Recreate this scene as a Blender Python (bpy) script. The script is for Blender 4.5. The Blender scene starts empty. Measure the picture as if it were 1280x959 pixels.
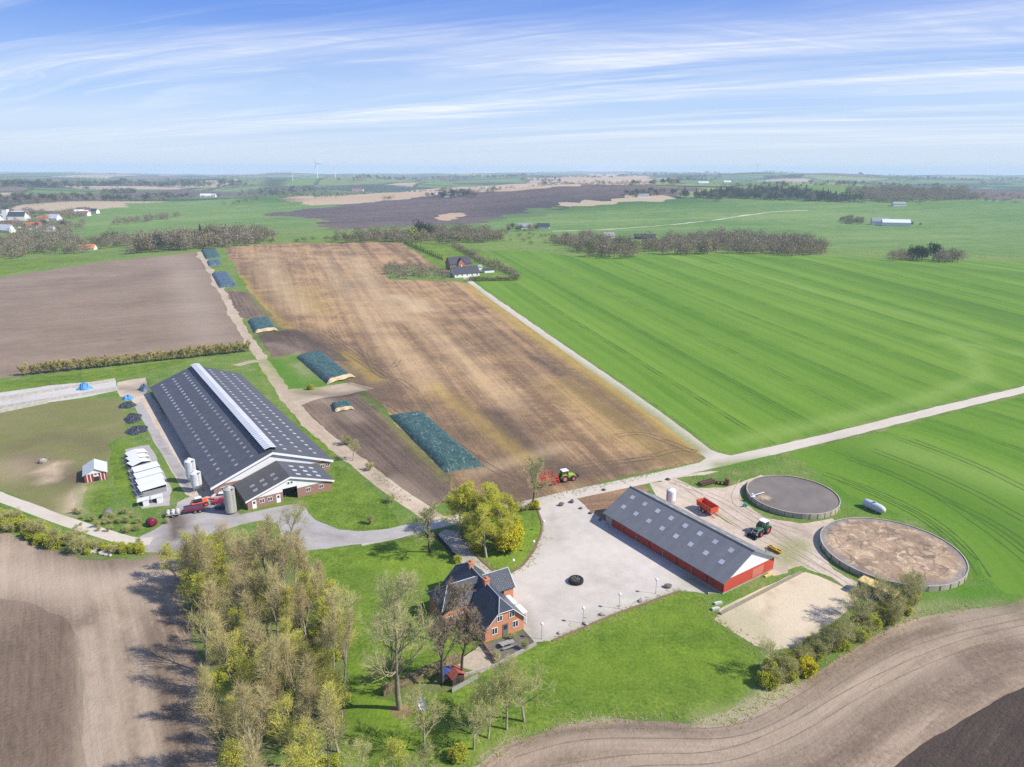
import bpy, math, random
import numpy as np
from mathutils import Vector, Matrix
from mathutils.geometry import delaunay_2d_cdt

random.seed(7)
C = bpy.context.scene.collection
SC = bpy.context.scene
R = math.radians
PI2 = 2 * math.pi

# ------------------------------------------------------------------ camera, sky, sun, exposure
CAM_H, F_PX, PITCH, ROLL = 75.0, 870.0, math.atan((479.5 - 212) / 870.0), 0.004
cam = bpy.data.cameras.new("camera")
cam.sensor_width = 36.0
cam.lens = 36.0 * F_PX / 1280.0
cam.clip_start, cam.clip_end = 1.0, 60000.0
camo = bpy.data.objects.new("camera", cam)
C.objects.link(camo)
camo.location = (0, 0, CAM_H)
camo.rotation_mode = 'XYZ'
camo.matrix_world = (Matrix.Translation((0, 0, CAM_H)) @ Matrix.Rotation(math.pi / 2 - PITCH, 4, 'X')
                     @ Matrix.Rotation(ROLL, 4, 'Z'))
SC.camera = camo

SUN_AZ, SUN_EL = R(-12), R(42)          # direction towards the sun, azimuth from +x
sl = bpy.data.lights.new("sun", 'SUN')
sl.energy, sl.angle, sl.color = 4.6, R(0.5), (1.0, 0.95, 0.86)
so = bpy.data.objects.new("sun", sl)
C.objects.link(so)
sdir = Vector((math.cos(SUN_AZ) * math.cos(SUN_EL), math.sin(SUN_AZ) * math.cos(SUN_EL), math.sin(SUN_EL)))
so.rotation_euler = sdir.to_track_quat('Z', 'Y').to_euler()
so.location = sdir * 400

SC.view_settings.view_transform = 'Standard'
SC.view_settings.look = 'None'
SC.view_settings.gamma = 1.0
SC.view_settings.exposure = 0.55
SC.view_settings.use_curve_mapping = False
SC.render.engine = 'CYCLES'
SC.cycles.use_denoising = False
SC.cycles.denoising_prefilter = 'ACCURATE'
SC.cycles.denoising_input_passes = 'RGB_ALBEDO_NORMAL'
SC.cycles.max_bounces = 5
SC.cycles.diffuse_bounces = 2
SC.cycles.glossy_bounces = 2
SC.cycles.transmission_bounces = 2
SC.cycles.volume_bounces = 1
SC.cycles.use_adaptive_sampling = False


# ------------------------------------------------------------------ node helpers
class N:
    def __init__(s, nt):
        s.nt = nt
        nt.nodes.clear()

    def put(s, sock, v):
        if v is None:
            return
        if isinstance(v, bpy.types.NodeSocket):
            s.nt.links.new(v, sock)
        else:
            sock.default_value = v

    def node(s, t, ins=None, **props):
        n = s.nt.nodes.new(t)
        for k, v in props.items():
            setattr(n, k, v)
        for k, v in (ins or {}).items():
            s.put(n.inputs[k], v)
        return n

    def math(s, op, a, b=None, c=None, clamp=False):
        n = s.node('ShaderNodeMath', operation=op, use_clamp=clamp)
        for i, v in enumerate((a, b, c)):
            s.put(n.inputs[i], v)
        return n.outputs[0]

    def vmul(s, v, k):
        return s.node('ShaderNodeVectorMath', {0: v, 1: k}, operation='MULTIPLY').outputs[0]

    def noise(s, vec, scale, detail=4, rough=0.55, dist=0.0):
        return s.node('ShaderNodeTexNoise', {'Vector': vec, 'Scale': scale, 'Detail': detail, 'Roughness': rough,
                                             'Distortion': dist}).outputs['Fac']

    def mix(s, fac, a, b, mode='MIX'):
        n = s.node('ShaderNodeMix', data_type='RGBA', blend_type=mode)
        n.clamp_factor = True
        s.put(n.inputs[0], fac)
        s.put(n.inputs[6], a if isinstance(a, bpy.types.NodeSocket) else (*a, 1) if len(a) == 3 else a)
        s.put(n.inputs[7], b if isinstance(b, bpy.types.NodeSocket) else (*b, 1) if len(b) == 3 else b)
        return n.outputs[2]

    def rng(s, v, a, b, c=0.0, d=1.0):
        n = s.node('ShaderNodeMapRange', {'Value': v, 'From Min': a, 'From Max': b, 'To Min': c, 'To Max': d})
        n.clamp = True
        return n.outputs[0]

    def attr(s, name):
        return s.node('ShaderNodeAttribute', attribute_name=name).outputs['Fac']

    def comb(s, x, y, z=0.0):
        n = s.node('ShaderNodeCombineXYZ')
        for i, v in enumerate((x, y, z)):
            s.put(n.inputs[i], v)
        return n.outputs[0]

    def out(s, col, rough=0.9, bump=None, bstr=0.3, bdist=0.1, metal=0.0, spec=0.3, **extra):
        b = s.node('ShaderNodeBsdfPrincipled')
        s.put(b.inputs['Base Color'], col if isinstance(col, bpy.types.NodeSocket) else (*col, 1))
        s.put(b.inputs['Roughness'], rough)
        s.put(b.inputs['Metallic'], metal)
        s.put(b.inputs['Specular IOR Level'], spec)
        for k, v in extra.items():
            s.put(b.inputs[k], v)
        if bump is not None:
            bn = s.node('ShaderNodeBump', {'Strength': bstr, 'Distance': bdist, 'Height': bump})
            s.nt.links.new(bn.outputs[0], b.inputs['Normal'])
        o = s.node('ShaderNodeOutputMaterial')
        s.nt.links.new(b.outputs[0], o.inputs['Surface'])


MATS = {}


def newmat(name):
    m = bpy.data.materials.new(name)
    m.use_nodes = True
    MATS[name] = m
    return m, N(m.node_tree)


def mat(name, col, rough=0.7, var=0.25, scale=1.5, metal=0.0, spec=0.3, col2=None, stretch=None, bump=0.0, rnd=0.0,
        rndcol=None):
    """painted / mineral surface with blotchy wear"""
    if name in MATS:
        return MATS[name]
    m, n = newmat(name)
    tc = n.node('ShaderNodeTexCoord').outputs['Object']
    v = n.vmul(tc, stretch) if stretch else tc
    a = n.noise(v, scale, 6, 0.6)
    f = n.noise(v, scale * 9, 3, 0.6)
    k = n.math('ADD', n.math('MULTIPLY', a, 0.65), n.math('MULTIPLY', f, 0.35))
    k = n.rng(k, 0.35, 0.65)
    c2 = col2 or tuple(c * (1 - var) for c in col)
    c = n.mix(k, col, c2)
    if rnd or rndcol:
        oi = n.node('ShaderNodeObjectInfo').outputs['Random']
        if rndcol:
            c = n.mix(oi, c, rndcol)
        if rnd:
            c = n.mix(1.0, c, n.node('ShaderNodeCombineColor', {0: n.rng(oi, 0, 1, 1 - rnd, 1 + rnd),
                      1: n.rng(oi, 0, 1, 1 - rnd, 1 + rnd), 2: n.rng(oi, 0, 1, 1 - rnd, 1 + rnd)}).outputs[0], 'MULTIPLY')
    n.out(c, rough, f if bump else None, bump, 0.05, metal, spec)
    return m


# ------------------------------------------------------------------ world
W = bpy.data.worlds.new("World")
SC.world = W
W.use_nodes = True
n = N(W.node_tree)
sky = n.node('ShaderNodeTexSky', sky_type='NISHITA', sun_disc=False, sun_elevation=SUN_EL,
             sun_rotation=math.pi / 2 - SUN_AZ, altitude=0.0, air_density=1.0, dust_density=0.6, ozone_density=3.0)
d = n.node('ShaderNodeTexCoord').outputs['Generated']
sep = n.node('ShaderNodeSeparateXYZ', {0: d})
dz = n.math('MAXIMUM', sep.outputs[2], 0.0)
zz = n.math('ADD', dz, 0.035)
u = n.math('DIVIDE', sep.outputs[0], zz)
v = n.math('DIVIDE', sep.outputs[1], zz)
# high cirrus on a plane overhead, streaks drawn out by the wind
th = R(-28)
ur = n.math('ADD', n.math('MULTIPLY', u, math.cos(th)), n.math('MULTIPLY', v, math.sin(th)))
vr = n.math('SUBTRACT', n.math('MULTIPLY', v, math.cos(th)), n.math('MULTIPLY', u, math.sin(th)))
warp = n.noise(n.comb(n.math('MULTIPLY', ur, 0.10), n.math('MULTIPLY', vr, 0.25), 3.1), 1.0, 4, 0.55)
vr2 = n.math('ADD', vr, n.math('MULTIPLY', warp, 3.2))
th2 = R(24)
uf = n.math('ADD', n.math('MULTIPLY', u, math.cos(th2)), n.math('MULTIPLY', v, math.sin(th2)))
vf = n.math('SUBTRACT', n.math('MULTIPLY', v, math.cos(th2)), n.math('MULTIPLY', u, math.sin(th2)))
fib = n.noise(n.comb(n.math('MULTIPLY', uf, 0.5), n.math('MULTIPLY', vf, 3.4), 6.1), 1.0, 9, 0.7, 1.6)
s1 = n.noise(n.comb(n.math('MULTIPLY', ur, 0.11), n.math('MULTIPLY', vr2, 0.72), 0.7), 1.0, 9, 0.60, 0.5)
s2 = n.noise(n.comb(n.math('MULTIPLY', ur, 0.35), n.math('MULTIPLY', vr2, 2.6), 4.2), 1.0, 8, 0.66, 0.9)
veil = n.noise(n.comb(n.math('MULTIPLY', ur, 0.12), n.math('MULTIPLY', vr, 0.22), 9.3), 1.0, 4, 0.5)
bandm = n.math('MULTIPLY', n.rng(dz, 0.01, 0.07), n.rng(dz, 0.115, 0.20, 1.0, 0.22))
c1 = n.rng(s1, 0.43, 0.66)
c2 = n.rng(s2, 0.40, 0.72)
cl = n.math('ADD', n.math('MULTIPLY', c1, n.math('ADD', n.math('MULTIPLY', n.math('MULTIPLY', c2, n.rng(fib, .36, .62, .35, 1.15)), 0.80), 0.34)),
            n.math('MULTIPLY', n.rng(veil, 0.38, 0.75), 0.30))
cl = n.math('MULTIPLY', cl, n.math('ADD', n.math('MULTIPLY', bandm, 1.1), 0.02), clamp=True)
grad = n.node('ShaderNodeValToRGB', {0: n.math('MULTIPLY', dz, 2.0, clamp=True)})
for i_, (p_, c_) in enumerate(((0.0, (.63, .73, .86)), (.05, (.59, .70, .87)), (.17, (.37, .56, .89)), (.36, (.10, .265, .78)), (1.0, (.09, .2, .6)))):
    e_ = grad.color_ramp.elements[i_] if i_ < 2 else grad.color_ramp.elements.new(p_)
    e_.position, e_.color = p_, (*c_, 1)
hi = n.node('ShaderNodeVectorMath', {0: grad.outputs[0], 1: (8.6, 8.6, 8.6)}, operation='MULTIPLY').outputs[0]
skyc = n.mix(.86, sky.outputs[0], hi)
colr = n.mix(cl, skyc, (7.6, 7.8, 8.1))
bg = n.node('ShaderNodeBackground', {'Color': colr, 'Strength': 0.09})
ow = n.node('ShaderNodeOutputWorld')
W.node_tree.links.new(bg.outputs[0], ow.inputs['Surface'])


# ------------------------------------------------------------------ where things stand
def sm(a, b, x):
    t = np.clip((x - a) / (b - a), 0, 1)
    return t * t * (3 - 2 * t)


def height(x, y):
    x = np.asarray(x, float)
    y = np.asarray(y, float)
    r = np.hypot(x, y)
    az = np.degrees(np.arctan2(x, np.maximum(y, 1e-3)))
    c = np.interp(az, [-60, -40, -36, -24, -15, -4, 0, 3, 10, 36, 60], [600, 605, 630, 750, 805, 800, 720, 665, 650, 640, 640])
    h = -7 * sm(c, c * 1.3, r) * (1 - sm(1150, 1900, r))
    t = sm(950, 2200, r)
    h += t * (10 * np.sin(x / 330 + 1.3) * np.cos(y / 380 + 0.4) + 7 * np.sin((x + 0.7 * y) / 520 + 2) + 6 * np.sin(y / 240 + x / 800) + 5 * np.sin(x / 105 + .5) * np.sin(y / 125) + 3.5 * np.sin((x - y) / 150))
    h += 27 * np.exp(-(((x - 180) / 420) ** 2 + ((y - 1750) / 380) ** 2))
    h += 42 * np.exp(-(((x - 900) / 560) ** 2 + ((y - 1950) / 230) ** 2))
    t2 = sm(3000, 8000, r)
    h += t2 * (20 * np.sin(x / 1450 + 0.6) * np.cos(y / 1700) + 15 * np.sin(x / 690 + y / 1100 + 1) + 9 * np.sin(x / 310 + y / 700) + 24 * sm(-4500, 2500, x) - 14)
    h += 58 * np.exp(-(((x - 1700) / 1500) ** 2 + ((y - 5200) / 800) ** 2))
    h += 30 * np.exp(-(((x - 350) / 900) ** 2 + ((y - 4000) / 420) ** 2)) + 22 * np.exp(-(((x + 1500) / 1100) ** 2 + ((y - 3600) / 380) ** 2))
    h += 34 * np.exp(-(((x + 900) / 1800) ** 2 + ((y - 7000) / 700) ** 2)) + 12 * np.exp(-(((x - 1100) / 700) ** 2 + ((y - 3100) / 300) ** 2))
    return h


def ray(px, py):
    u = (px - 640) / F_PX
    v = (479.5 - py) / F_PX
    c, s = math.cos(ROLL), math.sin(ROLL)
    u, v = c * u - s * v, s * u + c * v
    return np.array([u, math.cos(PITCH) + v * math.sin(PITCH), -math.sin(PITCH) + v * math.cos(PITCH)])


def at(px, py, z=0.0):
    d = ray(px, py)
    t = (z - CAM_H) / d[2]
    return Vector((d[0] * t, d[1] * t, z))


_T = 20 * 1.006 ** np.arange(1100)


def G(px, py):
    """the spot of the terrain seen along a sight line"""
    d = ray(px, py)
    T = _T[_T < 12400]
    z = CAM_H + d[2] * T - height(d[0] * T, d[1] * T)
    i = np.argmax(z < 0)
    if not (z < 0).any():
        t = 12300
    elif i == 0:
        t = T[0]
    else:
        t = T[i - 1] + (T[i] - T[i - 1]) * z[i - 1] / (z[i - 1] - z[i])
    x, y = d[0] * t, d[1] * t
    return Vector((x, y, float(height(x, y))))


def ground(x, y):
    return Vector((x, y, float(height(x, y))))


# ------------------------------------------------------------------ object helpers
def link(o, parent=None):
    C.objects.link(o)
    if parent is not None:
        o.parent = parent
    return o


def tag(o, label=None, cat=None, group=None, kind=None):
    if label:
        o['label'] = label
    if cat:
        o['category'] = cat
    if group:
        o['group'] = group
    if kind:
        o['kind'] = kind
    return o


def empty(name, loc, rz=0.0, label=None, cat=None, group=None, scale=None):
    o = bpy.data.objects.new(name, None)
    o.empty_display_size = 0.5
    o.location = loc
    o.rotation_euler = (0, 0, rz)
    if scale:
        o.scale = (scale,) * 3 if not hasattr(scale, '__len__') else scale
    C.objects.link(o)
    return tag(o, label, cat, group)


def copy_tree(root, loc, rz=0.0, label=None, group=None, scale=None):
    r = root.copy()
    C.objects.link(r)
    r.location = loc
    r.rotation_euler = (0, 0, rz)
    if scale:
        r.scale = (scale,) * 3 if not hasattr(scale, '__len__') else scale
    if label:
        r['label'] = label
    if group:
        r['group'] = group
    for ch in KIDS.get(root.name, []):
        c = ch.copy()
        C.objects.link(c)
        c.parent = r
        for g in KIDS.get(ch.name, []):
            k = g.copy()
            C.objects.link(k)
            k.parent = c
    return r


KIDS = {}


class MB:
    def __init__(s):
        s.v, s.f, s.m = [], [], []

    def add(s, vs, fs, mi=0):
        b = len(s.v)
        s.v += [tuple(p) for p in vs]
        s.f += [tuple(b + i for i in f) for f in fs]
        s.m += [mi] * len(fs)
        return s

    def box(s, x0, x1, y0, y1, z0, z1, mi=0):
        v = [(x0, y0, z0), (x1, y0, z0), (x1, y1, z0), (x0, y1, z0), (x0, y0, z1), (x1, y0, z1), (x1, y1, z1), (x0, y1, z1)]
        return s.add(v, [(3, 2, 1, 0), (4, 5, 6, 7), (0, 1, 5, 4), (1, 2, 6, 5), (2, 3, 7, 6), (3, 0, 4, 7)], mi)

    def bevbox(s, x0, x1, y0, y1, z0, z1, b=0.06, mi=0):
        rings = []
        for z, i in ((z0, b), (z0 + b, 0), (z1 - b, 0), (z1, b)):
            k = b if i == 0 else 2 * b
            rings.append([(x0 + k, y0 + i, z), (x1 - k, y0 + i, z), (x1 - i, y0 + k, z), (x1 - i, y1 - k, z),
                          (x1 - k, y1 - i, z), (x0 + k, y1 - i, z), (x0 + i, y1 - k, z), (x0 + i, y0 + k, z)])
        return s.loft(rings, mi)

    def loft(s, rings, mi=0, cap=True, closed=True):
        n = len(rings[0])
        v = [p for r in rings for p in r]
        f = []
        for k in range(len(rings) - 1):
            for i in range(n if closed else n - 1):
                j = (i + 1) % n
                f.append((k * n + i, k * n + j, (k + 1) * n + j, (k + 1) * n + i))
        if cap:
            f.append(tuple(range(n - 1, -1, -1)))
            f.append(tuple((len(rings) - 1) * n + i for i in range(n)))
        return s.add(v, f, mi)

    def prism(s, poly, axis, a, b, mi=0):
        """extrude a 2-D outline along an axis"""
        def P(p, t):
            return {'x': (t, p[0], p[1]), 'y': (p[0], t, p[1]), 'z': (p[0], p[1], t)}[axis]
        return s.loft([[P(p, a) for p in poly], [P(p, b) for p in poly]], mi)

    def tube(s, p, q, r0, r1=None, k=6, mi=0, cap=True):
        r1 = r0 if r1 is None else r1
        p, q = Vector(p), Vector(q)
        d = (q - p).normalized()
        a = d.orthogonal().normalized()
        b = d.cross(a)
        rings = []
        for c, r in ((p, r0), (q, r1)):
            rings.append([c + (a * math.cos(2 * math.pi * i / k) + b * math.sin(2 * math.pi * i / k)) * r for i in range(k)])
        return s.loft(rings, mi, cap)

    def spike(s, p, q, r, mi=0):
        p, q = Vector(p), Vector(q)
        d = (q - p).normalized()
        a = d.orthogonal().normalized() * r
        b = d.cross(a)
        return s.add([p + a, p - a * 0.5 + b * 0.87, p - a * 0.5 - b * 0.87, q], [(0, 1, 3), (1, 2, 3), (2, 0, 3)], mi)

    def card(s, c, size, rng, mi=0):
        n_ = Vector((rng.gauss(0, 1), rng.gauss(0, 1), rng.gauss(0, 1) + 0.4)).normalized()
        a = n_.orthogonal().normalized()
        a = Matrix.Rotation(rng.uniform(0, 6.3), 3, n_) @ a
        b = n_.cross(a) * rng.uniform(0.5, 0.9)
        c = Vector(c)
        h = size * 0.5
        return s.add([c - a * h, c + b * h, c + a * h, c - b * h], [(0, 1, 2, 3)], mi)

    def lathe(s, prof, k=16, c=(0, 0, 0), axis='z', mi=0, cap=True):
        rings = []
        for r, t in prof:
            ring = []
            for i in range(k):
                a = 2 * math.pi * i / k
                x, y = r * math.cos(a), r * math.sin(a)
                p = {'z': (x, y, t), 'x': (t, x, y), 'y': (y, t, x)}[axis]
                ring.append((p[0] + c[0], p[1] + c[1], p[2] + c[2]))
            rings.append(ring)
        return s.loft(rings, mi, cap)

    def build(s, name, mats, parent=None, smooth=False, loc=None):
        me = bpy.data.meshes.new(name)
        me.from_pydata(s.v, [], s.f)
        for m in (mats if isinstance(mats, (list, tuple)) else [mats]):
            me.materials.append(m)
        me.polygons.foreach_set('material_index', s.m)
        if smooth:
            me.polygons.foreach_set('use_smooth', [True] * len(s.f))
        me.update()
        o = bpy.data.objects.new(name, me)
        if loc is not None:
            o.location = loc
        link(o, parent)
        if parent is not None:
            KIDS.setdefault(parent.name, []).append(o)
        return o


# ------------------------------------------------------------------ ground materials
def ground_mat(name, c1, c2, rows=((1.6, .35), (0.35, .35), (0.07, .5)), blot=((0.02, .6), (0.15, .35), (1.2, .3)),
               dark=(.06, .045, .035), pale=(.42, .33, .22), weed=(.09, .16, .02), bump=0.5, bdist=0.25, tram=None, fine=3.0,
               contrast=1.0, tramcol=None, streak=30.0, rough=0.95, patch=None, stripe=None):
    m, n = newmat(name)
    contrast *= 1.75
    pos = n.node('ShaderNodeTexCoord').outputs['Object']
    ra, al = n.attr('rows'), n.attr('along')
    acc = None
    for fr, am in rows:
        t = n.noise(n.comb(n.math('MULTIPLY', ra, fr), n.math('MULTIPLY', al, fr / streak)), 1.0, 3, 0.6)
        t = n.math('MULTIPLY', n.math('SUBTRACT', t, 0.5), am * 2.2 * contrast)
        acc = t if acc is None else n.math('ADD', acc, t)
    for fr, am in blot:
        t = n.noise(pos, fr, 5, 0.6)
        t = n.math('MULTIPLY', n.math('SUBTRACT', t, 0.5), am * 2.2 * contrast)
        acc = t if acc is None else n.math('ADD', acc, t)
    fn = n.noise(pos, fine * .55, 5, 0.78)
    for per, am in (stripe or ()):
        wv = n.math('SINE', n.math('ADD', n.math('MULTIPLY', ra, PI2 / per), n.math('MULTIPLY', n.noise(n.comb(n.math('MULTIPLY', ra, .03), n.math('MULTIPLY', al, .004)), 1.0, 2), 5.0)))
        acc = n.math('ADD', acc, n.math('MULTIPLY', n.rng(wv, -.18, .18, -1, 1), am))
    acc = n.math('ADD', acc, n.math('MULTIPLY', n.math('SUBTRACT', fn, 0.5), 1.5 * contrast))
    k = n.math('ADD', acc, 0.5, clamp=True)
    col = n.mix(k, c1, c2)
    if patch:
        pk = n.rng(n.noise(pos, patch[1], 6, 0.65), patch[2], patch[3])
        col = n.mix(n.math('MULTIPLY', pk, patch[4]), col, patch[0])
    if tram:
        per, w, amt = tram
        fr_ = n.math('ABSOLUTE', n.math('SUBTRACT', n.math('FRACT', n.math('DIVIDE', ra, per)), 0.5))
        ln = n.math('ABSOLUTE', n.math('SUBTRACT', n.math('MULTIPLY', fr_, per), 0.95))
        brk = n.rng(n.noise(pos, 0.09, 3, 0.6), 0.35, 0.6)
        t = n.math('MULTIPLY', n.math('MULTIPLY', n.rng(ln, w, w * 0.3), amt), brk)
        col = n.mix(t, col, tramcol or dark)
    rag = n.math('MULTIPLY', n.math('SUBTRACT', n.noise(pos, 0.35, 6, 0.7), 0.5), 0.9)
    for an, cc in (('dark', dark), ('pale', pale), ('weed', weed)):
        a = n.attr(an)
        e = n.math('MULTIPLY', a, n.math('ADD', 1.0, rag))
        e = n.math('ADD', e, n.math('MULTIPLY', n.math('MULTIPLY', a, n.math('SUBTRACT', fn, 0.5)), 0.7), clamp=True)
        col = n.mix(e, col, cc)
    bh = n.math('ADD', n.math('MULTIPLY', fn, 0.5), k)
    n.out(col, rough, bh, bump, bdist, 0, 0.15)
    return m


SOIL_D = (.085, .062, .047)
GM = {
    'ploughed_pale': ground_mat('ploughed_pale', (.285, .215, .155), (.175, .125, .088), dark=(.15, .11, .085), pale=(.38, .305, .235),
                                rows=((1.1, .25), (.22, .25), (.05, .28)), contrast=.62, weed=(.17, .2, .05)),
    'ploughed_near': ground_mat('ploughed_near', (.345, .26, .185), (.165, .118, .080), dark=(.10, .072, .052), pale=(.43, .34, .25),
                                rows=((1.7, .4), (.5, .5), (.13, .85)), contrast=.66, fine=2.6, bump=.45),
    'ploughed_mid': ground_mat('ploughed_mid', (.255, .185, .128), (.125, .088, .060), dark=(.09, .064, .047), pale=(.38, .30, .22), rows=((1.7, .4), (.5, .35), (.11, .4)), contrast=.7, fine=2.2, bump=.5),
    'ploughed_dark': ground_mat('ploughed_dark', (.095, .07, .054), (.055, .041, .034), rows=((1.3, .5), (.3, .3)), contrast=.7, bump=.8),
    'stubble': ground_mat('stubble', (.405, .258, .132), (.165, .105, .06), dark=(.10, .07, .05), pale=(.52, .385, .225), weed=(.38, .27, .06),
                          rows=((1.3, .32), (.28, .45), (.075, .6)), blot=((.012, .45), (.07, .5), (.4, .4)), contrast=.95, streak=45.0),
    'dark_plot': ground_mat('dark_plot', (.22, .155, .11), (.105, .075, .055), dark=(.055, .042, .036), pale=(.34, .26, .185), weed=(.2, .2, .05),
                            rows=((.8, .5), (.2, .5)), contrast=.9),
    'wheat': ground_mat('wheat', (.070, .165, .010), (.150, .252, .028), stripe=((24, .10), (7.3, .05)), dark=(.052, .125, .010), pale=(.205, .30, .062), weed=(.11, .20, .02),
                        rows=((1.2, .22), (.3, .24), (.042, .75)), blot=((.008, .35), (.06, .2), (.9, .12)), tram=(24, .7, .85), tramcol=(.055, .11, .012),
                        contrast=.5, streak=80, fine=1.5, bump=.25),
    'lawn': ground_mat('lawn', (.055, .112, .008), (.188, .262, .034), dark=(.045, .10, .012), pale=(.24, .26, .09), weed=(.20, .30, .02),
                       rows=((.5, .1),), blot=((.05, .4), (.35, .45), (1.6, .4)), contrast=.85, bump=.4, patch=((.23, .28, .05), .6, .60, .75, .5)),
    'meadow_grass': ground_mat('meadow_grass', (.085, .17, .02), (.18, .245, .055), dark=(.07, .075, .03), pale=(.40, .335, .21), weed=(.08, .2, .012),
                               rows=((.5, .1),), blot=((.03, .5), (.2, .5), (1.1, .4)), contrast=.9, bump=.6, patch=((.28, .245, .13), .22, .52, .70, .75)),
    'paddock': ground_mat('paddock', (.155, .165, .05), (.215, .195, .085), dark=(.13, .095, .06), pale=(.47, .36, .24), weed=(.10, .21, .02),
                          rows=((.3, .2),), blot=((.04, .6), (.2, .4), (1.3, .3)), contrast=.8),
    'wood_floor': ground_mat('wood_floor', (.18, .17, .075), (.10, .17, .03), rows=((.3, .1),), blot=((.1, .6), (.5, .5), (2, .4)), contrast=1.0,
                             pale=(.3, .24, .15), dark=(.07, .05, .035), weed=(.07, .17, .01)),
    'gravel': ground_mat('gravel', (.56, .51, .445), (.385, .345, .295), dark=(.27, .24, .20), pale=(.60, .54, .47), weed=(.2, .21, .1), rows=((.4, .15),),
                         blot=((.06, .5), (.4, .4), (3, .4)), contrast=.75, fine=9, bump=.25, bdist=.05),
    'sandtrack': ground_mat('sandtrack', (.48, .385, .28), (.335, .26, .185), dark=(.20, .155, .115), pale=(.64, .55, .43), weed=(.2, .23, .07), rows=((1.5, .3), (.4, .3)),
                            blot=((.05, .4), (.3, .5), (1.5, .4)), contrast=.9, bump=.35, bdist=.08),
    'lane': ground_mat('lane', (.56, .50, .42), (.45, .395, .325), dark=(.2, .18, .15), rows=((1.5, .4), (.6, .2)), blot=((.06, .4), (.7, .4)), contrast=.7, bump=.2,
                       bdist=.05, weed=(.2, .22, .08)),
    'asphalt': ground_mat('asphalt', (.39, .365, .345), (.30, .28, .26), dark=(.12, .095, .075), pale=(.47, .41, .34), weed=(.2, .2, .1), rows=((1.2, .3), (.4, .3)),
                          blot=((.05, .5), (.4, .4), (2.5, .3)), contrast=.8, bump=.15, bdist=.04),
    'dirt_yard': ground_mat('dirt_yard', (.545, .455, .36), (.40, .32, .24), dark=(.19, .145, .105), pale=(.62, .54, .44), weed=(.2, .22, .06), rows=((1.0, .35), (.3, .4)),
                            blot=((.05, .5), (.25, .5), (1.4, .4)), contrast=.95, bump=.35, bdist=.08),
    'brown_soil': ground_mat('brown_soil', (.33, .20, .11), (.19, .12, .075), rows=((.6, .6), (.2, .4)), contrast=.9),
    'arena': ground_mat('arena', (.60, .50, .355), (.51, .42, .29), dark=(.36, .275, .19), pale=(.68, .57, .44), rows=((.8, .2),), blot=((.08, .4), (1.0, .5), (3, .5)), contrast=.7,
                        fine=5, bump=.45, bdist=.1),
    'concrete': ground_mat('concrete', (.52, .49, .455), (.41, .385, .35), dark=(.2, .17, .14), rows=((.6, .3),), blot=((.1, .5), (.8, .5)), contrast=.9, bump=.1, bdist=.03),
    'paving': ground_mat('paving', (.45, .375, .27), (.33, .27, .20), rows=((.6, .1),), blot=((.3, .5), (2, .5)), contrast=.9, bump=.2, bdist=.05),
    'deck': ground_mat('deck', (.17, .155, .135), (.11, .10, .09), rows=((3, .5),), blot=((.6, .5),), contrast=.9, bump=.3, bdist=.05),
    'far_green': ground_mat('far_green', (.08, .165, .03), (.165, .235, .065), dark=(.04, .095, .02), pale=(.32, .31, .15), rows=((.03, .5), (.008, .5)), blot=((.0025, .6), (.012, .35)),
                            contrast=.8, fine=.1, bump=0.0),
    'far_plough_cloud_shade': ground_mat('far_plough_cloud_shade', (.135, .098, .088), (.075, .055, .055), rows=((.02, .4), (.005, .4)), pale=(.33, .25, .17), dark=(.045, .036, .042), blot=((.002, .6), (.01, .3)), contrast=.8, fine=.1, bump=0),
    'far_tan': ground_mat('far_tan', (.46, .335, .215), (.37, .265, .17), rows=((.02, .4),), blot=((.003, .5), (.01, .3)), contrast=.7, fine=.1, bump=0),
}
# countryside beyond: a patchwork of fields with hedges between them
m, n = newmat('patchwork')
pos = n.node('ShaderNodeTexCoord').outputs['Object']
wv = n.node('ShaderNodeTexNoise', {'Vector': pos, 'Scale': .003, 'Detail': 2.0}).outputs['Color']
pw = n.node('ShaderNodeVectorMath', {0: pos, 1: n.vmul(wv, (120, 120, 0))}, operation='ADD').outputs[0]
pw = n.vmul(pw, (1.0, .62, 0))
vo = n.node('ShaderNodeTexVoronoi', {'Vector': pw, 'Scale': .0030})
ed = n.node('ShaderNodeTexVoronoi', {'Vector': pw, 'Scale': .0030}, feature='DISTANCE_TO_EDGE').outputs['Distance']
rv = n.node('ShaderNodeSeparateColor', {0: vo.outputs['Color']}).outputs[0]
ramp = n.node('ShaderNodeValToRGB', {0: rv})
ramp.color_ramp.interpolation = 'CONSTANT'
cs = [(0, (.12, .19, .045)), (.18, (.20, .23, .085)), (.33, (.095, .15, .05)), (.48, (.15, .115, .09)), (.54, (.11, .18, .045)), (.68, (.38, .30, .20)), (.77, (.065, .085, .045)),
      (.88, (.15, .19, .06))]
for i, (p_, c_) in enumerate(cs):
    e = ramp.color_ramp.elements[i] if i < 2 else ramp.color_ramp.elements.new(p_)
    e.position, e.color = p_, (*c_, 1)
col = n.mix(n.rng(ed, .035, .012), ramp.outputs[0], (.055, .065, .03))
wood = n.rng(n.noise(n.vmul(pos, (.6, 1.6, 1)), .0014, 6, .62), .535, .56)
col = n.mix(wood, col, n.mix(n.noise(pos, .03, 3, .6), (.025, .05, .03), (.055, .07, .042)))
near = n.rng(n.node('ShaderNodeVectorMath', {0: pos}, operation='LENGTH').outputs['Value'], 900, 1200)
col = n.mix(near, n.mix(n.noise(pos, .02, 6, .65), (.10, .175, .03), (.21, .225, .085)), col)
n.out(col, .95, None, spec=.1)
GM['patchwork'] = m

# ------------------------------------------------------------------ ground regions (later ones lie on top in plan)


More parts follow.
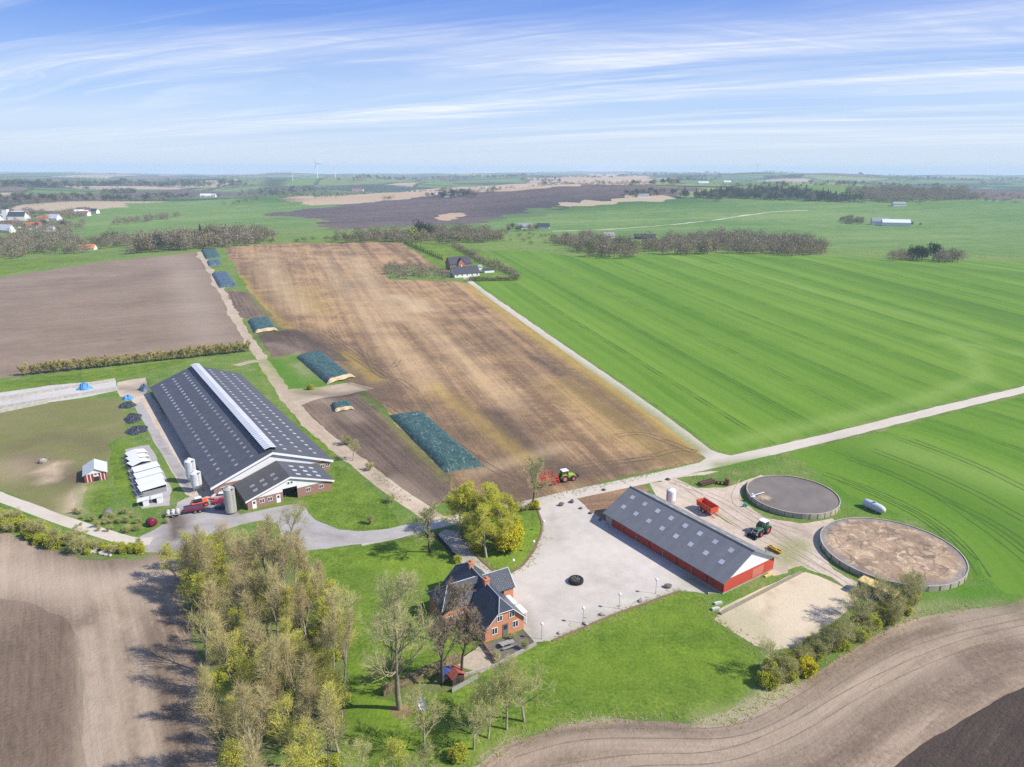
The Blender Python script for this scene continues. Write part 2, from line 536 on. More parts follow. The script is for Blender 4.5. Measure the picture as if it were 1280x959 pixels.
def wob(s, seed):
    return math.sin(s * 0.9 + seed) * .5 + math.sin(s * 2.3 + seed * 1.7) * .3 + math.sin(s * 0.31 + seed * .6) * .6


def wiggle(poly, amp, closed=True):
    out = []
    n_ = len(poly)
    s = 0
    for i in range(n_ if closed else n_ - 1):
        a, b = Vector(poly[i][:2]), Vector(poly[(i + 1) % n_][:2])
        L = (b - a).length
        step = max(1.3, 0.011 * max(60, a.length))
        k = max(1, int(L / step))
        nn = Vector((-(b - a).y, (b - a).x)).normalized() if L > 1e-6 else Vector((0, 0))
        for j in range(k):
            t = j / k
            p = a.lerp(b, t)
            w = amp * max(1.0, p.length / 180) * wob((s + L * t) / max(1.5, p.length * .012), i * 1.3) * min(1, 4 * min(t, 1 - t) + .2)
            out.append(p + nn * w)
        s += L
    return out


def smooth(pts, it=2):
    pts = [Vector(p[:2]) for p in pts]
    for _ in range(it):
        q = [pts[0]]
        for a, b in zip(pts, pts[1:]):
            q += [a.lerp(b, .25), a.lerp(b, .75)]
        q.append(pts[-1])
        pts = q
    return pts


def smooth_closed(pts, it=2):
    pts = [Vector(p[:2]) for p in pts]
    for _ in range(it):
        q = []
        for i in range(len(pts)):
            a, b = pts[i], pts[(i + 1) % len(pts)]
            q += [a.lerp(b, .25), a.lerp(b, .75)]
        pts = q
    return pts


def ribbon(px, w, world=False, it=2):
    c = smooth([G(*p) if not world else p for p in px], it)
    L_, R_ = [], []
    for i, p in enumerate(c):
        a, b = c[max(0, i - 1)], c[min(len(c) - 1, i + 1)]
        t = (b - a).normalized()
        nn = Vector((-t.y, t.x))
        ww = w if not hasattr(w, '__len__') else w[0] + (w[1] - w[0]) * i / (len(c) - 1)
        L_.append(p + nn * ww / 2)
        R_.append(p - nn * ww / 2)
    return L_ + R_[::-1]


def poly(px):
    return [G(*p).to_2d() for p in px]


_a = at(296, 140)
FAN = (_a.x, _a.y, 300 + _a.length)
REG = []      # name, material, polygon, rows spec


def region(name, mt, pg, rows=('dir', 34), amp=.3):
    REG.append((name, mt, wiggle(pg, amp), rows))


# far country
region('far_field', 'far_green', poly([(600, 280), (700, 263), (790, 252), (860, 247), (960, 246), (1090, 250), (1280, 246), (1600, 240), (1700, 335), (1280, 326), (1000, 317), (850, 305), (720, 297), (640, 290)]), ('dir', 20), 3)
region('far_field', 'far_green', poly([(40, 276), (120, 262), (200, 253), (300, 247), (380, 250), (430, 258), (330, 268), (400, 276), (392, 288), (330, 286), (270, 291), (180, 292), (110, 297), (60, 290)]), ('dir', 60), 3)
region('far_field', 'far_plough_cloud_shade', poly([(330, 268), (430, 256), (560, 241), (640, 239), (720, 231), (800, 231), (880, 236), (850, 243), (770, 248), (690, 257), (640, 268), (600, 279), (520, 281), (430, 286), (392, 280), (400, 274)]), ('dir', 30), 3)  # cloud shadow painted into the dark plough colour
region('far_field', 'far_tan', poly([(350, 249), (480, 241), (600, 233), (690, 229), (725, 233), (640, 239), (560, 242), (440, 255), (390, 257)]), ('dir', 30), 2)
region('far_field', 'far_tan', poly([(690, 223), (750, 217), (812, 221), (822, 230), (760, 231)]), ('dir', 30), 2)
region('far_field', 'far_tan', poly([(548, 270), (575, 266), (580, 271), (560, 276)]), ('dir', 30), 2)
region('far_field', 'far_plough_cloud_shade', poly([(1090, 237), (1250, 238), (1330, 246), (1200, 250), (1110, 246)]), ('dir', 30), 2)
region('far_field', 'far_plough_cloud_shade', poly([(0, 246), (120, 242), (330, 237), (330, 243), (150, 250), (0, 256), (-80, 256), (-80, 248)]), ('dir', 30), 2)
region('far_track', 'lane', ribbon([(690, 289), (760, 287), (830, 282), (900, 274), (960, 265), (1010, 263)], 5), ('dir', 0), .5)
# valley meadow behind the crest
region('meadow', 'meadow_grass', poly([(-260, 385), (0, 346), (130, 325), (250, 311), (400, 301), (520, 301), (600, 311), (760, 321), (900, 317), (1280, 326), (1500, 330), (1500, 322), (1280, 318),
                                  (1040, 312), (900, 306), (720, 296), (620, 289), (560, 284), (440, 287), (330, 290), (200, 296), (100, 300), (0, 318), (-260, 330)]), ('dir', 20), 1)
region('meadow', 'lawn', poly([(-200, 372), (0, 344), (60, 332), (130, 323), (60, 322), (0, 325), (-200, 345)]), ('dir', 20), 1)
region('meadow', 'lawn', poly([(290, 309), (400, 300), (500, 299), (520, 302), (500, 304), (400, 303)]), ('dir', 20), 1)
# farm ground: everything between the fields
region('grass_verge', 'meadow_grass', poly([(-900, 480), (-500, 420), (0, 346), (130, 326), (250, 315), (480, 302), (600, 311), (760, 322), (900, 318), (1280, 327), (1700, 330), (2300, 420), (1900, 900), (1280, 1500), (0, 1500), (-900, 900)]), ('dir', 34), 1)
region('grass_field', 'lawn', poly([(500, 304), (545, 303), (600, 312), (625, 326), (640, 344), (560, 345)]), ('dir', 105), .6)
region('wheat_field', 'wheat', poly([(583, 348), (640, 349), (652, 346), (630, 325), (606, 313), (660, 314), (740, 322), (800, 319), (900, 317), (1000, 320), (1280, 327), (1700, 333), (1900, 400), (1700, 384), (1280, 480), (1150, 510), (1000, 548), (912, 567), (893, 560), (820, 505), (700, 425), (640, 384)]),
       ('fan', *FAN), .5)
region('wheat_field', 'wheat', poly([(985, 568), (1080, 545), (1280, 494), (1700, 394), (2200, 520), (1900, 760), (1280, 744), (1258, 742), (1232, 722), (1216, 695), (1170, 660), (1100, 632), (1060, 618), (1020, 590)]),
       ('curve', [(960, 555), (1040, 585), (1130, 632), (1200, 668), (1245, 720), (1290, 800)]), .5)
region('ploughed_field', 'ploughed_pale', poly([(-900, 520), (-500, 430), (-200, 380), (0, 347), (130, 327), (246, 316), (272, 362), (312, 427), (120, 455), (28, 470), (-60, 478), (-500, 530)]), ('dir', 27), .5)
region('stubble_field', 'stubble', poly([(280, 309), (360, 304), (480, 302), (503, 304), (552, 338), (480, 333), (487, 350), (568, 351), (590, 356), (640, 393), (700, 433), (820, 513), (884, 563), (872, 578), (790, 593), (720, 611), (660, 628), (628, 632), (560, 620),
                                     (480, 508), (430, 470), (372, 432), (338, 398), (312, 365), (300, 345)]), ('fan', *FAN), .6)
region('ploughed_plot', 'dark_plot', poly([(280, 362), (313, 366), (342, 396), (300, 399)]), ('dir', 116), .4)
region('ploughed_plot', 'dark_plot', poly([(372, 500), (410, 488), (440, 483), (462, 507), (484, 520), (560, 592), (570, 622), (535, 634), (516, 628), (470, 588), (430, 555), (395, 527)]), ('dir', 122), .7)
region('ploughed_plot', 'dark_plot', poly([(322, 418), (370, 412), (420, 440), (440, 452), (400, 452), (372, 440), (338, 448)]), ('dir', 116), .7)
region('ploughed_field', 'ploughed_near', poly([(-900, 560), (-300, 570), (0, 664), (60, 688), (110, 700), (175, 700), (205, 690), (225, 712), (238, 790), (262, 870), (280, 959), (290, 1100), (200, 1500), (-900, 1500)]),
       ('dir', 124), .5)
region('ploughed_field', 'ploughed_mid', poly([(-900, 740), (-300, 738), (0, 748), (45, 756), (80, 772), (98, 795), (104, 880), (110, 990), (100, 1500), (-900, 1500)]), ('dir', 122), .35)
region('ploughed_field', 'ploughed_near', poly([(560, 985), (600, 955), (640, 926), (700, 907), (760, 899), (840, 902), (900, 907), (945, 893), (985, 866), (1040, 828), (1100, 790), (1160, 770), (1230, 760), (1280, 748), (1500, 700), (2000, 690), (1900, 1300), (1000, 1500), (560, 1300)]),
       ('curve', [(400, 1120), (520, 1010), (600, 950), (640, 922), (700, 902), (760, 895), (840, 898), (900, 902), (945, 888), (985, 861), (1040, 823), (1100, 785), (1160, 765), (1230, 755), (1280, 742), (1600, 670)]), .35)
region('ploughed_field', 'ploughed_dark', poly([(1108, 968), (1150, 932), (1200, 902), (1250, 873), (1290, 854), (1500, 780), (1600, 1100), (1200, 1300)]), ('dir', 40), .12)
region('lawn', 'lawn', poly([(388, 690), (470, 680), (540, 668), (560, 690), (600, 725), (660, 792), (688, 801), (850, 738), (880, 745), (894, 770), (948, 815), (946, 845), (930, 872), (912, 888), (870, 899), (760, 896), (695, 904), (640, 921), (592, 955), (545, 1010), (400, 1040),
                              (420, 900), (432, 780), (405, 720)]), ('dir', 34), .35)
region('lawn', 'lawn', poly([(378, 628), (420, 595), (412, 575), (440, 590), (480, 625), (500, 655), (490, 662), (452, 663), (423, 660), (395, 648)]), ('dir', 34), .3)
region('lawn', 'lawn', poly([(318, 458), (330, 458), (350, 486), (378, 520), (420, 565), (412, 578)]), ('dir', 34), .4)
region('lawn', 'meadow_grass', poly([(0, 476), (120, 462), (315, 437), (320, 446), (300, 452), (240, 455), (150, 475), (0, 491), (-300, 530), (-300, 500)]), ('dir', 34), .4)
region('lawn', 'lawn', poly([(0, 478), (120, 464), (230, 449), (235, 452), (150, 473), (0, 489), (-300, 528), (-300, 503)]), ('dir', 34), .4)
region('paddock', 'paddock', poly([(-300, 560), (0, 511), (90, 500), (150, 498), (160, 545), (140, 550), (136, 590), (95, 612), (92, 640), (60, 640), (0, 612), (-300, 620)]), ('dir', 34), .5)
region('lawn', 'lawn', poly([(107, 606), (134, 602), (140, 640), (120, 645), (105, 635)]), ('dir', 34), .6)
region('lawn', 'lawn', poly([(133, 556), (165, 549), (160, 565), (170, 595), (175, 625), (160, 630), (146, 612), (140, 590)]), ('dir', 34), .6)
region('woodland_floor', 'wood_floor', poly([(225, 705), (260, 690), (330, 692), (400, 705), (428, 770), (440, 860), (415, 960), (380, 1100), (290, 1100), (265, 890)]), ('dir', 34), .6)
# roads and yards
region('farm_track', 'sandtrack', ribbon([(548, 652), (520, 632), (496, 617), (465, 592), (430, 565), (400, 542), (376, 518), (355, 492), (336, 462), (322, 440), (310, 425), (292, 392), (276, 362), (262, 338), (249, 315)], (4.6, 4.4)), ('curve', [(548, 652), (496, 617), (430, 565), (376, 518), (336, 462), (310, 425), (276, 362), (249, 315)]), .45)
region('farm_track', 'sandtrack', ribbon([(330, 452), (318, 451), (295, 457)], 4), ('dir', 34), .4)
region('farm_track', 'sandtrack', poly([(352, 488), (400, 484), (440, 478), (470, 485), (440, 492), (400, 498), (372, 508)]), ('dir', 34), .6)
region('house_lane', 'lane', ribbon([(898, 577), (880, 563), (830, 524), (780, 488), (700, 432), (640, 390), (600, 362), (584, 349), (578, 342)], 4.2), ('curve', [(888, 570), (780, 488), (640, 390), (578, 342)]), .15)
region('road', 'lane', poly([(872, 580), (884, 572), (888, 562), (898, 566), (916, 570), (930, 573), (905, 582)]), ('dir', 20), .1)
region('dirt_yard', 'dirt_yard', poly([(820, 598), (880, 590), (935, 588), (958, 596), (940, 602), (926, 612), (930, 630), (955, 648), (1000, 654), (1040, 648), (1048, 655), (1030, 668), (1026, 690), (1042, 712), (1080, 730), (1112, 742), (1100, 752), (1070, 745), (1040, 722), (1002, 707), (972, 716), (960, 690), (860, 615), (836, 606)]),
       ('curve', [(830, 600), (900, 625), (960, 665), (1010, 690), (1080, 740)]), .5)
region('dirt_yard', 'dirt_yard', poly([(812, 604), (850, 602), (890, 640), (985, 705), (985, 716), (968, 720), (900, 680), (830, 640)]), ('dir', 124), .4)
region('grass_verge', 'meadow_grass', poly([(845, 598), (880, 594), (920, 585), (960, 577), (985, 570), (1010, 580), (950, 594), (905, 610), (870, 610)]), ('dir', 34), .4)
region('bare_soil', 'brown_soil', poly([(716, 626), (755, 614), (800, 606), (812, 612), (757, 652), (738, 641)]), ('dir', 10), .4)
region('gravel_yard', 'gravel', poly([(556, 662), (572, 665), (590, 690), (612, 712), (626, 720), (640, 717), (655, 707), (668, 690), (678, 668), (679, 655), (674, 640), (668, 629), (700, 625), (722, 624), (740, 640), (757, 652), (905, 742), (880, 742), (850, 738), (764, 769), (690, 801), (668, 803), (655, 788), (625, 750), (598, 724), (566, 692), (545, 670)]),
       ('dir', 30), .2)
region('road', 'lane', ribbon([(1900, 338), (1700, 388), (1400, 458), (1280, 487), (1150, 518), (1060, 541), (980, 560), (900, 578), (830, 594), (770, 607), (720, 617), (672, 629), (620, 640), (580, 647), (545, 654), (520, 660), (490, 668), (450, 676)], 4.6),
       ('curve', [(1700, 388), (1280, 487), (1060, 541), (900, 578), (720, 617), (545, 654), (450, 676)]), .15)
region('concrete_yard', 'asphalt', poly([(165, 676), (190, 664), (209, 652), (216, 640), (222, 628), (258, 612), (300, 643), (368, 630), (381, 634), (394, 650), (423, 662), (455, 664), (486, 661), (507, 656), (524, 660), (519, 668), (480, 676), (440, 681), (409, 686), (380, 688), (356, 680), (348, 655), (330, 650), (300, 656), (278, 664), (250, 672),
                                        (228, 690), (205, 692), (182, 690)]), ('curve', [(180, 680), (215, 655), (300, 650), (370, 655), (440, 672), (520, 662)]), .2)
region('road', 'lane', ribbon([(-300, 560), (-80, 590), (0, 622), (30, 632), (70, 648), (120, 664), (165, 678), (190, 676)], 3.2), ('dir', 0), .3)
region('concrete_path', 'dirt_yard', poly([(163, 497), (186, 491), (215, 530), (250, 585), (275, 622), (258, 626), (232, 618), (214, 590), (190, 545)]), ('dir', 124), .3)
region('concrete_path', 'asphalt', poly([(167, 505), (176, 502), (200, 542), (228, 585), (246, 612), (232, 612), (214, 586), (188, 543)]), ('dir', 124), .2)
region('silage_apron', 'dirt_yard', poly([(147, 478), (182, 472), (184, 490), (178, 498), (150, 496)]), ('dir', 34), .3)
region('silage_floor', 'concrete', poly([(-400, 565), (-400, 545), (0, 491), (60, 482), (144, 475), (148, 488), (110, 496), (60, 503), (0, 511)]), ('dir', 10), .2)
region('calf_pen_floor', 'asphalt', poly([(156, 562), (186, 556), (196, 572), (214, 610), (212, 632), (178, 636), (166, 612), (160, 585)]), ('dir', 124), .3)
region('riding_arena', 'arena', smooth_closed(poly([(884, 769), (945, 739), (1000, 713), (1030, 722), (1074, 744), (1062, 762), (1020, 795), (985, 812), (952, 812), (920, 792)]), 1),
       ('dir', 34), .15)
region('terrace', 'deck', poly([(604, 806), (656, 789), (670, 806), (622, 830)]), ('dir', 34), .05)
region('terrace', 'paving', poly([(566, 830), (604, 806), (622, 830), (580, 856), (556, 850)]), ('dir', 34), .2)
region('bare_soil', 'wood_floor', poly([(468, 874), (520, 848), (566, 828), (604, 842), (596, 852), (545, 868), (500, 880)]), ('dir', 34), .3)
region('tree_bed', 'brown_soil', smooth_closed(poly([(484, 884), (500, 878), (518, 886), (512, 898), (494, 900)]), 2), ('dir', 34), .1)

# painted wear and tone of the ground: (channel, line in the picture, half width m, amount)
ST = []


def st(ch, px, w, a):
    ST.append((ch, [G(*p).to_2d() for p in px], w, a))


# stubble field
st('dark', [(620, 515), (660, 560), (700, 585), (720, 592)], 7, .9)
st('dark', [(585, 545), (640, 585), (700, 600), (770, 588), (860, 566)], 4, .6)
st('dark', [(520, 500), (560, 530), (600, 560)], 6, .55)
st('dark', [(400, 425), (450, 455), (490, 490)], 7, .6)
st('dark', [(575, 500), (610, 530), (640, 575)], 5, .35)
st('dark', [(640, 600), (700, 600), (760, 588), (830, 570)], 4, .55)
st('dark', [(560, 560), (620, 600), (650, 615)], 7, .7)
st('dark', [(600, 400), (650, 440), (760, 510), (820, 555)], 6, .45)
st('dark', [(668, 447), (690, 460), (702, 468)], 3, .9)
st('dark', [(480, 505), (530, 510), (590, 560)], 9, .5)
st('dark', [(440, 430), (480, 460), (500, 490)], 8, .4)
st('dark', [(330, 412), (380, 420), (430, 440), (470, 465)], 7, .75)
st('dark', [(300, 325), (310, 345), (330, 380), (360, 410)], 4, .4)
st('dark', [(400, 370), (460, 352), (480, 346)], 5, .35)
st('dark', [(320, 332), (400, 332), (450, 345)], 4, .3)
st('dark', [(560, 390), (640, 450), (700, 500)], 4, .35)
st('pale', [(440, 320), (460, 350), (500, 400)], 8, .5)
st('pale', [(330, 318), (345, 350), (380, 390)], 9, .45)
st('pale', [(400, 320), (430, 360), (480, 420), (540, 480)], 7, .35)
st('pale', [(490, 370), (515, 378), (525, 388)], 9, .7)
st('pale', [(520, 400), (580, 450), (640, 505)], 6, .35)
st('pale', [(600, 590), (660, 570), (700, 560)], 3, .4)
st('weed', [(585, 356), (640, 400), (700, 440), (800, 508), (870, 562)], 3.5, .8)
st('weed', [(540, 480), (620, 545), (660, 575)], 3, .45)
st('weed', [(300, 345), (330, 385), (360, 410)], 2.5, .7)
st('weed', [(430, 440), (445, 455), (470, 475)], 3, .6)
st('weed', [(700, 480), (780, 540), (840, 570)], 8, .3)
st('weed', [(380, 360), (400, 390)], 10, .3)
# left field
st('pale', [(218, 320), (240, 370), (262, 425)], 11, .4)
st('dark', [(0, 440), (120, 440), (200, 425), (260, 420)], 8, .22)
st('dark', [(40, 375), (150, 352), (220, 335)], 12, .3)
st('dark', [(-50, 400), (60, 375)], 12, .3)
st('dark', [(215, 338), (255, 335)], 8, .4)
# lower left field
st('pale', [(0, 715), (60, 728), (120, 735), (170, 722), (205, 712)], 6, .75)
st('pale', [(-100, 680), (0, 690), (80, 712), (150, 735), (190, 755)], 4, .5)
st('pale', [(110, 790), (118, 860), (122, 980)], 2.2, .75)
st('pale', [(135, 770), (145, 860), (150, 980)], 1.6, .6)
st('pale', [(165, 770), (180, 860), (190, 980)], 1.6, .5)
st('dark', [(-100, 740), (0, 752), (40, 758), (90, 785), (98, 800)], 3.5, .35)
st('dark', [(98, 790), (104, 880), (108, 1000)], 2.0, .35)
st('dark', [(130, 800), (135, 900), (138, 1000)], 1.0, .4)
st('dark', [(30, 860), (60, 960)], 12, .35)
st('dark', [(60, 690), (110, 705), (165, 710), (205, 700)], 3, .55)
st('dark', [(200, 705), (212, 690)], 3, .9)
st('pale', [(195, 715), (206, 722)], 2.5, .9)
# bottom right field
st('pale', [(640, 950), (700, 930), (780, 925), (880, 935), (960, 915), (1040, 870), (1120, 825), (1220, 790)], 1.6, .5)
st('pale', [(700, 975), (800, 955), (900, 955), (990, 925), (1080, 870), (1180, 825)], 2.2, .45)
st('dark', [(660, 930), (720, 913), (800, 908), (900, 915), (960, 895), (1030, 848), (1100, 806), (1200, 775), (1270, 758)], 1.4, .5)
st('dark', [(760, 985), (860, 975), (960, 960), (1050, 910), (1150, 865), (1280, 825)], 1.6, .45)
st('pale', [(1200, 775), (1245, 768), (1280, 790)], 4, .5)
# wheat
st('pale', [(920, 552), (1000, 535), (1150, 500), (1230, 470), (1215, 440), (1180, 420)], 4, .6)
st('pale', [(1180, 425), (1260, 440), (1400, 470)], 6, .5)
st('pale', [(840, 320), (950, 345), (1100, 385), (1230, 420)], 6, .4)
st('dark', [(960, 322), (1050, 340), (1180, 375), (1290, 405)], 12, .6)
st('dark', [(1120, 330), (1290, 345)], 25, .5)
st('dark', [(1080, 560), (1180, 600), (1280, 660)], 10, .4)
st('weed', [(1250, 432), (1280, 438)], 5, .5)
st('pale', [(1120, 560), (1280, 610)], 8, .5)
# verges, yards
st('pale', [(880, 900), (930, 890), (960, 875), (985, 855)], 2.0, .9)
st('pale', [(700, 905), (760, 898)], .8, .5)
st('pale', [(1180, 750), (1150, 755), (1110, 775)], 3, .7)
st('pale', [(600, 945), (640, 918)], 1.0, .6)
st('weed', [(1140, 745), (1200, 740), (1240, 738)], 4, .8)
st('weed', [(1215, 690), (1240, 730)], 4, .8)
st('weed', [(1040, 600), (1060, 625), (1110, 640)], 4, .9)
st('weed', [(900, 582), (960, 576)], 3, .8)
st('weed', [(340, 452), (372, 478), (385, 486)], 5, .9)
st('weed', [(345, 465), (395, 480)], 6, .7)
st('pale', [(368, 455), (385, 475)], 3, .5)
st('dark', [(70, 585), (60, 600), (85, 592)], 3.5, .9)
st('dark', [(20, 560), (60, 545), (110, 550), (125, 560)], 4, .45)
st('pale', [(55, 588), (70, 580), (62, 600)], 2.2, 1.0)
st('pale', [(90, 640), (95, 620), (110, 610)], 2.5, .95)
st('pale', [(15, 580), (30, 590)], 6, .4)
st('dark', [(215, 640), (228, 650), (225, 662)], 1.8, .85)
st('dark', [(192, 540), (218, 585), (236, 612)], .7, .45)
st('dark', [(560, 665), (580, 690), (592, 700)], 2.0, .5)
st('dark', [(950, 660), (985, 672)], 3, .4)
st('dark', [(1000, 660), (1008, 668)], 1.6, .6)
st('weed', [(975, 690), (1000, 680), (985, 700)], 2.5, .7)
st('dark', [(945, 775), (960, 765), (965, 745), (958, 735)], .5, .6)
st('dark', [(965, 745), (1000, 720), (1040, 728), (1062, 745)], .35, .5)
st('dark', [(900, 772), (925, 790), (955, 806), (1000, 800), (1050, 762)], .35, .4)
st('weed', [(600, 690), (640, 700), (665, 665)], 3, .4)
st('dark', [(420, 505), (470, 550), (540, 615)], 4, .5)
st('pale', [(400, 500), (430, 510), (445, 525)], 3, .5)
st('pale', [(340, 430), (375, 440)], 4, .5)
st('pale', [(495, 600), (530, 625)], 3, .5)
st('weed', [(478, 515), (520, 560), (558, 600)], 1.5, .7)
st('dark', [(-20, 500), (20, 496)], 2, .7)
st('dark', [(115, 490), (150, 486)], 1.5, .8)
st('dark', [(155, 484), (180, 490), (178, 480)], 2.5, .8)
st('dark', [(430, 690), (500, 676), (545, 668)], 1.2, .6)
for q_, w_, a_ in (([(0, 800), (20, 880), (30, 980)], 6, .35), ([(70, 800), (85, 880), (90, 980)], 3, .3), ([(120, 780), (128, 860), (131, 980)], 1.2, .5), ([(155, 780), (165, 870), (172, 980)], 1.0, .45), ([(185, 790), (205, 880), (215, 980)], 1.4, .4),
                   ([(650, 945), (740, 922), (840, 922), (930, 918), (1000, 885), (1080, 835), (1180, 792), (1290, 770)], 1.2, .5), ([(800, 990), (900, 975), (1000, 935), (1100, 870), (1200, 830), (1290, 800)], 1.5, .5), ([(980, 990), (1060, 935), (1140, 885), (1240, 850)], 1.5, .5)):
    st('dark', q_, w_, a_)
for q_, w_, a_ in (([(480, 600), (520, 560), (560, 600), (600, 610)], 4, .5), ([(380, 490), (420, 495), (450, 490), (480, 500)], 3.5, .9), ([(440, 470), (470, 490), (500, 505)], 5, .8), ([(430, 450), (455, 470)], 4, .8), ([(330, 420), (350, 432), (390, 440)], 5, .8),
                   ([(610, 605), (660, 612), (720, 600)], 2.5, .6), ([(595, 570), (620, 590), (650, 600), (700, 598)], 3, .7)):
    st('dark', q_, w_, a_)
for q_, w_, a_ in (([(760, 800), (830, 790), (900, 800)], 5, .25), ([(720, 860), (800, 840), (880, 850)], 6, .3), ([(450, 720), (520, 740)], 5, .35), ([(440, 880), (470, 920)], 5, .35), ([(860, 760), (900, 780), (930, 810)], 3, .3)):
    st('dark', q_, w_, a_)
    st('weed', [(x_ + 18, y_ - 22) for x_, y_ in q_], w_, a_)
for q_, w_, a_ in (([(225, 665), (260, 655), (300, 652)], 1.2, .35), ([(370, 645), (390, 665), (440, 675)], 1.0, .3), ([(200, 680), (230, 670)], 1.0, .4), ([(350, 640), (365, 634)], 1.2, .5), ([(262, 632), (300, 645)], 1.4, .4)):
    st('dark', q_, w_, a_)
st('dark', [(650, 765), (662, 782), (668, 798)], 1.6, .7)  # darker gravel patch at the house corner
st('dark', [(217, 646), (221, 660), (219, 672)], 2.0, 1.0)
st('dark', [(28, 572), (55, 592), (100, 598)], 4.5, .85)
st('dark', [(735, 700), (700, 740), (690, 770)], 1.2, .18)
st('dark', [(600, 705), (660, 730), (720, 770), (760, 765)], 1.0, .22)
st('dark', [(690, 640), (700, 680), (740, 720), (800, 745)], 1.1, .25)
st('pale', [(640, 735), (700, 700), (760, 690)], 5, .3)
st('weed', [(690, 800), (764, 769), (848, 738)], .8, .5)
st('weed', [(560, 675), (600, 722), (640, 765)], .6, .5)
st('weed', [(860, 722), (905, 744)], 1.6, .8)
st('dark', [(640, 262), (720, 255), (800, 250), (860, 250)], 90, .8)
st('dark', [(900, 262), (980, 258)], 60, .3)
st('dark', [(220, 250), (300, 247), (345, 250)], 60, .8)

isl = smooth_closed(poly([(574, 668), (590, 688), (612, 711), (626, 719), (640, 716), (655, 706), (667, 689), (677, 667), (678, 655), (673, 640), (667, 631), (650, 637), (620, 644), (590, 650), (576, 655)]), 1)
region('lawn', 'lawn', isl, ('dir', 34), .05)


def pip(P, pg):
    x, y = P[:, 0], P[:, 1]
    ins = np.zeros(len(P), bool)
    q = np.array(pg)
    x0, y0 = q[:, 0], q[:, 1]
    x1, y1 = np.roll(x0, -1), np.roll(y0, -1)
    sel = (x >= x0.min()) & (x <= x0.max()) & (y >= y0.min()) & (y <= y0.max())
    xs, ys = x[sel], y[sel]
    r = np.zeros(len(xs), bool)
    for a, b, c, d_ in zip(x0, y0, x1, y1):
        if b == d_:
            continue
        k = (b > ys) != (d_ > ys)
        if k.any():
            r ^= k & (xs < (c - a) * (ys - b) / (d_ - b) + a)
    ins[sel] = r
    return ins


def linedist(P, L):
    L = np.array([tuple(p[:2]) for p in L])
    best = np.full(len(P), 1e9)
    al = np.zeros(len(P))
    s = 0
    for a, b in zip(L, L[1:]):
        d_ = b - a
        ln = np.hypot(*d_)
        t = np.clip(((P - a) @ d_) / (ln * ln), 0, 1)
        dd = np.hypot(*(P - a - t[:, None] * d_).T)
        k = dd < best
        best[k] = dd[k]
        al[k] = s + t[k] * ln
        s += ln
    return best, al


def make_ground():
    rr = random.Random(3)
    V, E = [], []
    r = 24.0
    while r < 12500:
        f = .0115 if r < 600 else .02
        k = int(R(120) / (f * 1.1))
        for i in range(k):
            a = R(-60) + R(120) * (i + rr.uniform(.1, .9)) / k
            q = r * (1 + rr.uniform(-.4, .4) * f)
            V.append(Vector((q * math.sin(a), q * math.cos(a))))
        r *= 1 + f
    r = 24.0
    while r < 12500:
        for i in range(30):
            a = R(62) + R(236) * i / 29
            V.append(Vector((r * math.sin(a), r * math.cos(a))))
        r *= 1.22
    for i in range(8):
        V.append(Vector((10 * math.cos(i), 10 * math.sin(i))))
    for i in range(90):
        a = PI2 * i / 90
        V.append(Vector((12500 * math.sin(a), 12500 * math.cos(a))))
    for _, _, pg, _ in REG:
        b = len(V)
        V += [Vector(p) for p in pg]
        E += [(b + i, b + (i + 1) % len(pg)) for i in range(len(pg))]
    vo_, _, fo, *_ = delaunay_2d_cdt(V, E, [], 0, 1e-3)
    P = np.array([tuple(p) for p in vo_])
    T = np.array([tuple(f) for f in fo])
    cen = P[T].mean(1)
    owner = np.full(len(T), -1)
    for i, (_, _, pg, _) in enumerate(REG):
        owner[pip(cen, pg)] = i
    Z = height(P[:, 0], P[:, 1])
    ch = {'dark': np.zeros(len(P)), 'pale': np.zeros(len(P)), 'weed': np.zeros(len(P))}
    for c, L, w, a in ST:
        if len(L) == 1:
            L = L * 2
        d_, _ = linedist(P, L)
        ch[c] = np.maximum(ch[c], a * np.exp(-(d_ / w) ** 2))
    for i in range(-1, len(REG)):
        tri = T[owner == i]
        if not len(tri):
            continue
        name, mt, rows = ('countryside', 'patchwork', ('dir', 0)) if i < 0 else (REG[i][0], REG[i][1], REG[i][3])
        ids, inv = np.unique(tri, return_inverse=True)
        tri = inv.reshape(-1, 3)
        p = P[ids]
        if rows[0] == 'dir':
            a = R(rows[1])
            ra, al = -p[:, 0] * math.sin(a) + p[:, 1] * math.cos(a), p[:, 0] * math.cos(a) + p[:, 1] * math.sin(a)
        elif rows[0] == 'fan':
            dx, dy = p[:, 0] - rows[1], p[:, 1] - rows[2]
            ra, al = np.arctan2(dx, dy) * rows[3], np.hypot(dx, dy)
        else:
            ra, al = linedist(p, smooth([G(*q) for q in rows[1]], 2))
        me = bpy.data.meshes.new(name)
        co = np.column_stack([p, Z[ids]])
        me.from_pydata(co.tolist(), [], tri.tolist())
        for an, vals in (('rows', ra), ('along', al), *((c, ch[c][ids]) for c in ch)):
            at_ = me.attributes.new(an, 'FLOAT', 'POINT')
            at_.data.foreach_set('value', vals.astype(np.float32))
        me.polygons.foreach_set('use_smooth', [True] * len(tri))
        me.materials.append(GM[mt])
        me.update()
        o = bpy.data.objects.new(name, me)
        link(o)
        o['kind'] = 'structure'


make_ground()

# air between here and the far fields
hz = MB().box(-13500, 13500, -13500, 13500, -75, 118)
m, n = newmat('haze_air')
pv = n.node('ShaderNodeVolumePrincipled', {'Color': (.64, .81, 1.0, 1), 'Density': 1.15e-4, 'Anisotropy': 0.0})
o_ = n.node('ShaderNodeOutputMaterial')
m.node_tree.links.new(pv.outputs[0], o_.inputs['Volume'])
tag(hz.build('haze', m), kind='stuff')

